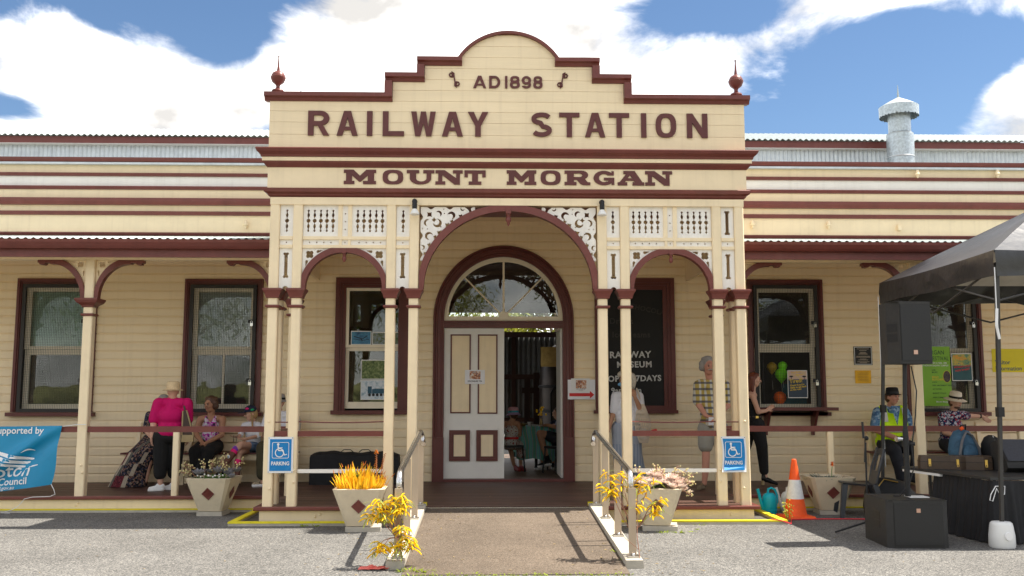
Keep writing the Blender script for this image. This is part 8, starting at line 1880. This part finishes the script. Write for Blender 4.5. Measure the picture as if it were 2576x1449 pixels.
for hx_, hy_, tx_, ty_, hz in ((3.965, 2.69, 4.15, 2.66, .0), (3.61, 2.94, 3.75, 2.9, .0)):
    solid('boot', [('c', P.L((hx_ + .01, hy_, .40)), .042, P.L((hx_, hy_, .30)), .045), ('c', P.L((hx_, hy_, .30)), .045, P.L((hx_ + (tx_ - hx_) * .5, hy_ + (ty_ - hy_) * .5, .265)), .036), ('c', P.L((hx_ + (tx_ - hx_) * .5, hy_ + (ty_ - hy_) * .5, .26)), .036, P.L((tx_, ty_, .228)), .022)], 'black_gloss', P.t, .008, 2); MB().tube([P.L((hx_ - .02, hy_, .27)), P.L((hx_ - .02, hy_, .207))], [.03, .024], 10).build('boot_heel', 'bag_tan', P.t)
# 9 man in hi-vis vest
P = Person('person in black hat and lime hi-vis vest seated on the right bench', (6.1, 2.85, DZ), 'skin_pink')
pel, ch, nk = (6.09, 3.06, .82), (6.10, 3.05, 1.13), (6.11, 3.03, 1.37)
T_ = P.torso(pel, ch, nk, .225, .19, .135, .12); P.sk += T_; P.head((6.12, 2.97, 1.535), 28, 4, 1.06, nk, 'hair_brown', 'short')
aL = P.limb(((5.90, 3.02, 1.30), .066), ((5.82, 2.96, 1.10), .058)); aR = P.limb(((6.32, 3.02, 1.30), .066), ((6.37, 2.96, 1.10), .058)); P.sk += aL + aR + P.limb(((5.82, 2.96, 1.10), .052), ((5.83, 2.92, 1.02), .05), ((6.06, 2.70, .90), .034)) + P.limb(((6.37, 2.96, 1.10), .052), ((6.36, 2.92, 1.02), .05), ((6.21, 2.70, .89), .034)); P.hand((6.06, 2.70, .90), (.9, -.3, -.1), 1, 1.05, .7, (0, .2, 1)); P.hand((6.21, 2.70, .89), (-.9, -.3, -.1), -1, 1.05, .7, (0, .2, 1))
lg = P.limb(((5.98, 3.0, .80), .115), ((5.96, 2.60, .72), .09), ((6.01, 2.57, .48), .075), ((6.04, 2.60, .30), .06)) + P.limb(((6.22, 3.0, .80), .115), ((6.33, 2.62, .72), .09), ((6.29, 2.62, .48), .075), ((6.22, 2.68, .30), .06)); P.sk += grow(lg, -.012); P.done()
P.wear('shirt', grow(T_, .014) + grow(aL, .018) + grow(aR, .018) + [('e', P.L((6.09, 3.0, .86)), (.20, .17, .09))], 'blue_hawaii'); P.wear('trousers', grow(lg, .014) + [('e', P.L((6.10, 2.95, .79)), (.2, .2, .1))], 'denim_dark')
V_ = P.wear('vest', grow(T_[:3], .042) + [('c', P.L((5.965, 3.0, 1.345)), .07, P.L((5.97, 2.98, 1.1)), .11), ('c', P.L((6.255, 3.0, 1.345)), .07, P.L((6.25, 2.98, 1.1)), .11), ('e', P.L((6.09, 2.99, .88)), (.225, .19, .10))], 'hivis')
m = MB(); m.prism([(-.075, 0), (.075, 0), (.0, -.30)], -.004, .004); m.xf(Matrix.Translation(P.L((6.115, 2.86, 1.40))) @ Matrix.Rotation(rad(-8), 4, 'X')); m.build('shirt_front', 'blue_hawaii', P.t)
for x in (5.965, 6.265):
    m = MB(); m.box(-.028, .028, -.006, .004, -.12, .1); m.xf(Matrix.Translation(P.L((x, 2.895, 1.27))) @ Matrix.Rotation(rad(-14), 4, 'X')); m.build('reflective_strip', 'reflect_tape', P.t)
m = MB(); m.tube([P.L((6.10 + .23 * math.sin(a), 3.0 - .215 * math.cos(a), 1.0)) for a in np.linspace(-1.3, 1.3, 13)], .026, 6, flat=.3); m.build('reflective_strip', 'reflect_tape', P.t)
shoe(P, (6.04, 2.62, .245), (6.03, 2.46, .235), 'cloth_black', 'bag_tan'); shoe(P, (6.22, 2.70, .245), (6.24, 2.54, .235), 'cloth_black', 'bag_tan'); hat(P, P.F, .135, .095, .10, 'felt_black', 'black', .055, -4, .3, True)
t = thing('camera_case', 'small black camera held in the lap of the hi-vis vest wearer', 'camera', (6.14, 2.64, .87)); m = MB(); m.box(-.05, .05, -.03, .03, 0, .07); m.build('body', 'black', t); m = MB(); m.lathe([(.025, 0), (.025, .03)], n=14); m.xf(Matrix.Translation((0, -.03, .035)) @ Matrix.Rotation(rad(90), 4, 'X')); m.build('lens', 'black_gloss', t, True)
# 10 man in panama hat
P = Person('person in cream panama hat and navy patterned shirt seated on the right bench', (7.1, 2.85, DZ), 'skin_fair')
pel, ch, nk = (7.05, 3.06, .82), (7.08, 3.06, 1.08), (7.11, 3.04, 1.30)
T_ = P.torso(pel, ch, nk, .205, .165, .115, .05); P.sk += T_; P.head((7.13, 2.98, 1.465), 18, 4, 1.02, nk, 'hair_brown', 'short')
solid('beard', [('e', P.F(0, -.03, -.078), (.052, .05, .034), P.R)], 'hair_brown', P.t, .009, 2)
aL = P.limb(((6.93, 3.02, 1.24), .058), ((6.89, 2.94, 1.05), .05)); aR = P.limb(((7.27, 3.05, 1.25), .056), ((7.36, 3.12, 1.24), .05)); P.sk += aL + aR + P.limb(((6.89, 2.94, 1.05), .045), ((6.9, 2.9, .98), .044), ((7.08, 2.7, .92), .03)) + P.limb(((7.36, 3.12, 1.24), .046), ((7.45, 3.2, 1.235), .042), ((7.68, 3.24, 1.23), .028)); P.hand((7.08, 2.7, .92), (.9, -.2, 0), 1, 1, .5, (0, 0, -1)); P.hand((7.68, 3.24, 1.23), (.75, .0, -.6), -1, 1, .5, (0, -1, 0))
lg = P.limb(((6.96, 3.0, .80), .105), ((6.90, 2.6, .72), .085), ((6.92, 2.58, .48), .066), ((6.93, 2.6, .28), .055)) + P.limb(((7.16, 3.0, .80), .105), ((7.20, 2.6, .72), .085), ((7.2, 2.58, .48), .066), ((7.2, 2.6, .28), .055)); P.sk += grow(lg, -.012); P.done()
P.wear('shirt', grow(T_, .017) + grow(aL, .02) + grow(aR[:1], .02) + [('e', P.L((7.05, 3.0, .88)), (.185, .15, .09))], 'navy_print'); P.wear('trousers', grow(lg, .014) + [('e', P.L((7.06, 2.95, .79)), (.19, .2, .1))], 'denim_dark'); hat(P, P.F, .17, .092, .105, 'straw_pale', 'felt_black', .058, 8, .35, True)
MB().tube([P.L((7.625, 3.232, 1.232)), P.L((7.65, 3.236, 1.231))], .036, 10).build('wristwatch', 'black', P.t, True); shoe(P, (6.93, 2.62, .245), (6.92, 2.46, .235), 'cloth_black', 'cloth_black'); shoe(P, (7.2, 2.62, .245), (7.2, 2.46, .235), 'cloth_black', 'cloth_black')
# 11 girl with pastel hat at the tea table, seen from behind
P = Person('child in pastel striped hat and dotted dress seated at the tea table inside', (.18, 5.5, DZ), 'skin_tan')
pel, ch, nk = (.17, 5.5, .70), (.175, 5.5, .92), (.185, 5.52, 1.10)
T_ = P.torso(pel, ch, nk, .15, .125, .095, 0, (-1, .2, 0)); P.sk += T_; P.head((.215, 5.55, 1.225), 200, 4, .95, nk, 'hair_brown', 'short')
P.sk += P.limb(((.04, 5.5, 1.06), .042), ((.0, 5.58, .86), .036), ((.1, 5.78, .92), .024)) + P.limb(((.305, 5.48, 1.06), .042), ((.33, 5.53, .85), .036), ((.36, 5.74, .98), .024)); P.hand((.1, 5.78, .92), (.3, .8, .1), -1, .85, .5, (0, 0, -1)); P.hand((.36, 5.74, .98), (.0, .8, .3), 1, .85, .5, (0, 0, -1))
P.sk += P.limb(((.10, 5.55, .68), .07), ((.16, 5.86, .64), .055), ((.22, 5.70, .34), .035), ((.26, 5.66, .25), .03)) + P.limb(((.24, 5.55, .68), .07), ((.34, 5.86, .64), .055), ((.36, 5.72, .34), .035), ((.36, 5.66, .25), .03)); P.done()
P.wear('dress', grow(T_[:3], .014) + [('c', P.L((.1, 5.56, .68)), .10, P.L((.18, 5.80, .66)), .085), ('c', P.L((.24, 5.56, .68)), .10, P.L((.35, 5.78, .64)), .09), ('c', P.L((.34, 5.74, .64)), .08, P.L((.37, 5.70, .50)), .085)], 'dress_dots'); m = MB(); m.lathe([(.138, -.02), (.142, 0), (.138, .02)], n=20); m.f = m.f[:-2]; m.v = [(x, y * .8, z_) for x, y, z_ in m.v]; m.xf(Matrix.Translation(P.L((.172, 5.5, .80)))); m.build('sash', 'red', P.t, True)
pm('hat_lilac', (.42, .30, .50), .8, .1); pm('hat_rose', (.62, .32, .36), .8, .1); pm('hat_teal', (.08, .42, .52), .8, .1); h_ = hat(P, P.F, .145, .098, .10, 'hat_lilac', 'hat_teal', .03, 0, .6); q = MB(); q.lathe([(.101, .038), (.099, .06), (.09, .09), (.06, .103), (.004, .105)], n=24); q.v = [(x * .96, y * 1.09, z_) for x, y, z_ in q.v]; q.xf(Matrix.Translation(P.F(0, .005, .03)) @ P.R); q.build('hat_crown', 'hat_rose', h_, True)
pm('shoe_red', (.30, .03, .03), .6); shoe(P, (.26, 5.66, .24), (.33, 5.52, .23), 'shoe_red', 'shoe_red', up=False); shoe(P, (.36, 5.66, .24), (.42, 5.52, .23), 'shoe_red', 'shoe_red', up=False)
# 12 man at the tea table, legs and shirt visible past the door jamb
P = Person('person in lavender shirt and dark shorts seated side on at the tea table', (1.05, 5.75, DZ), 'skin_tan')
pel, ch, nk = (1.14, 5.75, .74), (1.18, 5.76, 1.02), (1.17, 5.77, 1.24)
T_ = P.torso(pel, ch, nk, .19, .16, .115, .06, (0, -1, 0)); P.sk += T_; P.head((1.14, 5.77, 1.40), -80, 6, 1.0, nk, 'hair_brown', 'short')
a_ = P.limb(((1.14, 5.58, 1.18), .056), ((1.05, 5.55, .98), .048)) + P.limb(((1.14, 5.94, 1.18), .056), ((1.05, 5.96, .98), .048)); P.sk += a_ + P.limb(((1.05, 5.55, .98), .042), ((.86, 5.62, 1.02), .03)) + P.limb(((1.05, 5.96, .98), .042), ((.85, 5.95, 1.02), .03)); P.hand((.86, 5.62, 1.02), (-1, .2, .0), -1, 1, .4, (0, 0, -1)); P.hand((.85, 5.95, 1.02), (-1, -.1, .0), 1, 1, .4, (0, 0, -1))
lg = P.limb(((1.10, 5.64, .74), .10), ((.86, 5.58, .84), .075)) + P.limb(((1.10, 5.85, .74), .10), ((.80, 5.86, .74), .075)); P.sk += lg + P.limb(((.86, 5.58, .84), .075), ((.70, 5.56, .88), .065), ((.77, 5.56, .62), .058), ((.84, 5.55, .40), .036)) + P.limb(((.80, 5.86, .74), .07), ((.70, 5.86, .72), .06), ((.76, 5.86, .45), .05), ((.78, 5.86, .27), .035)); P.done()
pm('shirt_lavender', (.42, .40, .50), .85, .08); P.wear('shirt', grow(T_, .015) + grow(a_, .018), 'shirt_lavender'); P.wear('shorts', grow(lg, .018) + [('e', P.L((1.12, 5.75, .72)), (.14, .18, .1))], 'denim_dark'); P.wear('sock', P.limb(((.82, 5.555, .46), .05), ((.85, 5.55, .36), .042)), 'cloth_black', .008, 1); shoe(P, (.88, 5.55, .335), (.68, 5.54, .295), 'cloth_black', 'sign_white'); shoe(P, (.80, 5.86, .24), (.64, 5.86, .232), 'cloth_black', 'sign_white')
# 13 boy at the far side
P = Person('child with short brown hair and navy shirt at the far side of the tea table', (1.06, 6.25, DZ), 'skin_fair')
pel, ch, nk = (1.10, 6.3, .68), (1.10, 6.28, .90), (1.09, 6.26, 1.08)
T_ = P.torso(pel, ch, nk, .14, .115, .085); P.sk += T_; P.head((1.07, 6.22, 1.225), -70, 10, .95, nk, 'hair_brown', 'short'); a_ = P.limb(((.98, 6.22, 1.04), .04), ((.93, 6.12, .92), .034)) + P.limb(((1.2, 6.24, 1.04), .04), ((1.16, 6.1, .92), .034)); P.sk += a_ + P.limb(((.93, 6.12, .92), .03), ((.82, 6.08, 1.02), .022)) + P.limb(((1.16, 6.1, .92), .03), ((1.0, 6.02, 1.02), .022)); P.hand((.82, 6.08, 1.02), (-1, -.2, 0), -1, .85, .4, (0, 0, -1)); P.hand((1.0, 6.02, 1.02), (-.8, -.3, 0), 1, .85, .4, (0, 0, -1)); P.sk += P.limb(((1.05, 6.28, .66), .06), ((.95, 6.08, .62), .05), ((.97, 6.1, .28), .03)) + P.limb(((1.16, 6.28, .66), .06), ((1.1, 6.06, .62), .05), ((1.1, 6.1, .28), .03)); P.done(); pm('navy_cloth', (.02, .03, .06), .85, .1); P.wear('shirt', grow(T_, .014) + grow(a_, .014), 'navy_cloth'); shoe(P, (.97, 6.12, .24), (.96, 6.0, .232), 'cloth_black'); shoe(P, (1.1, 6.12, .24), (1.1, 6.0, .232), 'cloth_black')
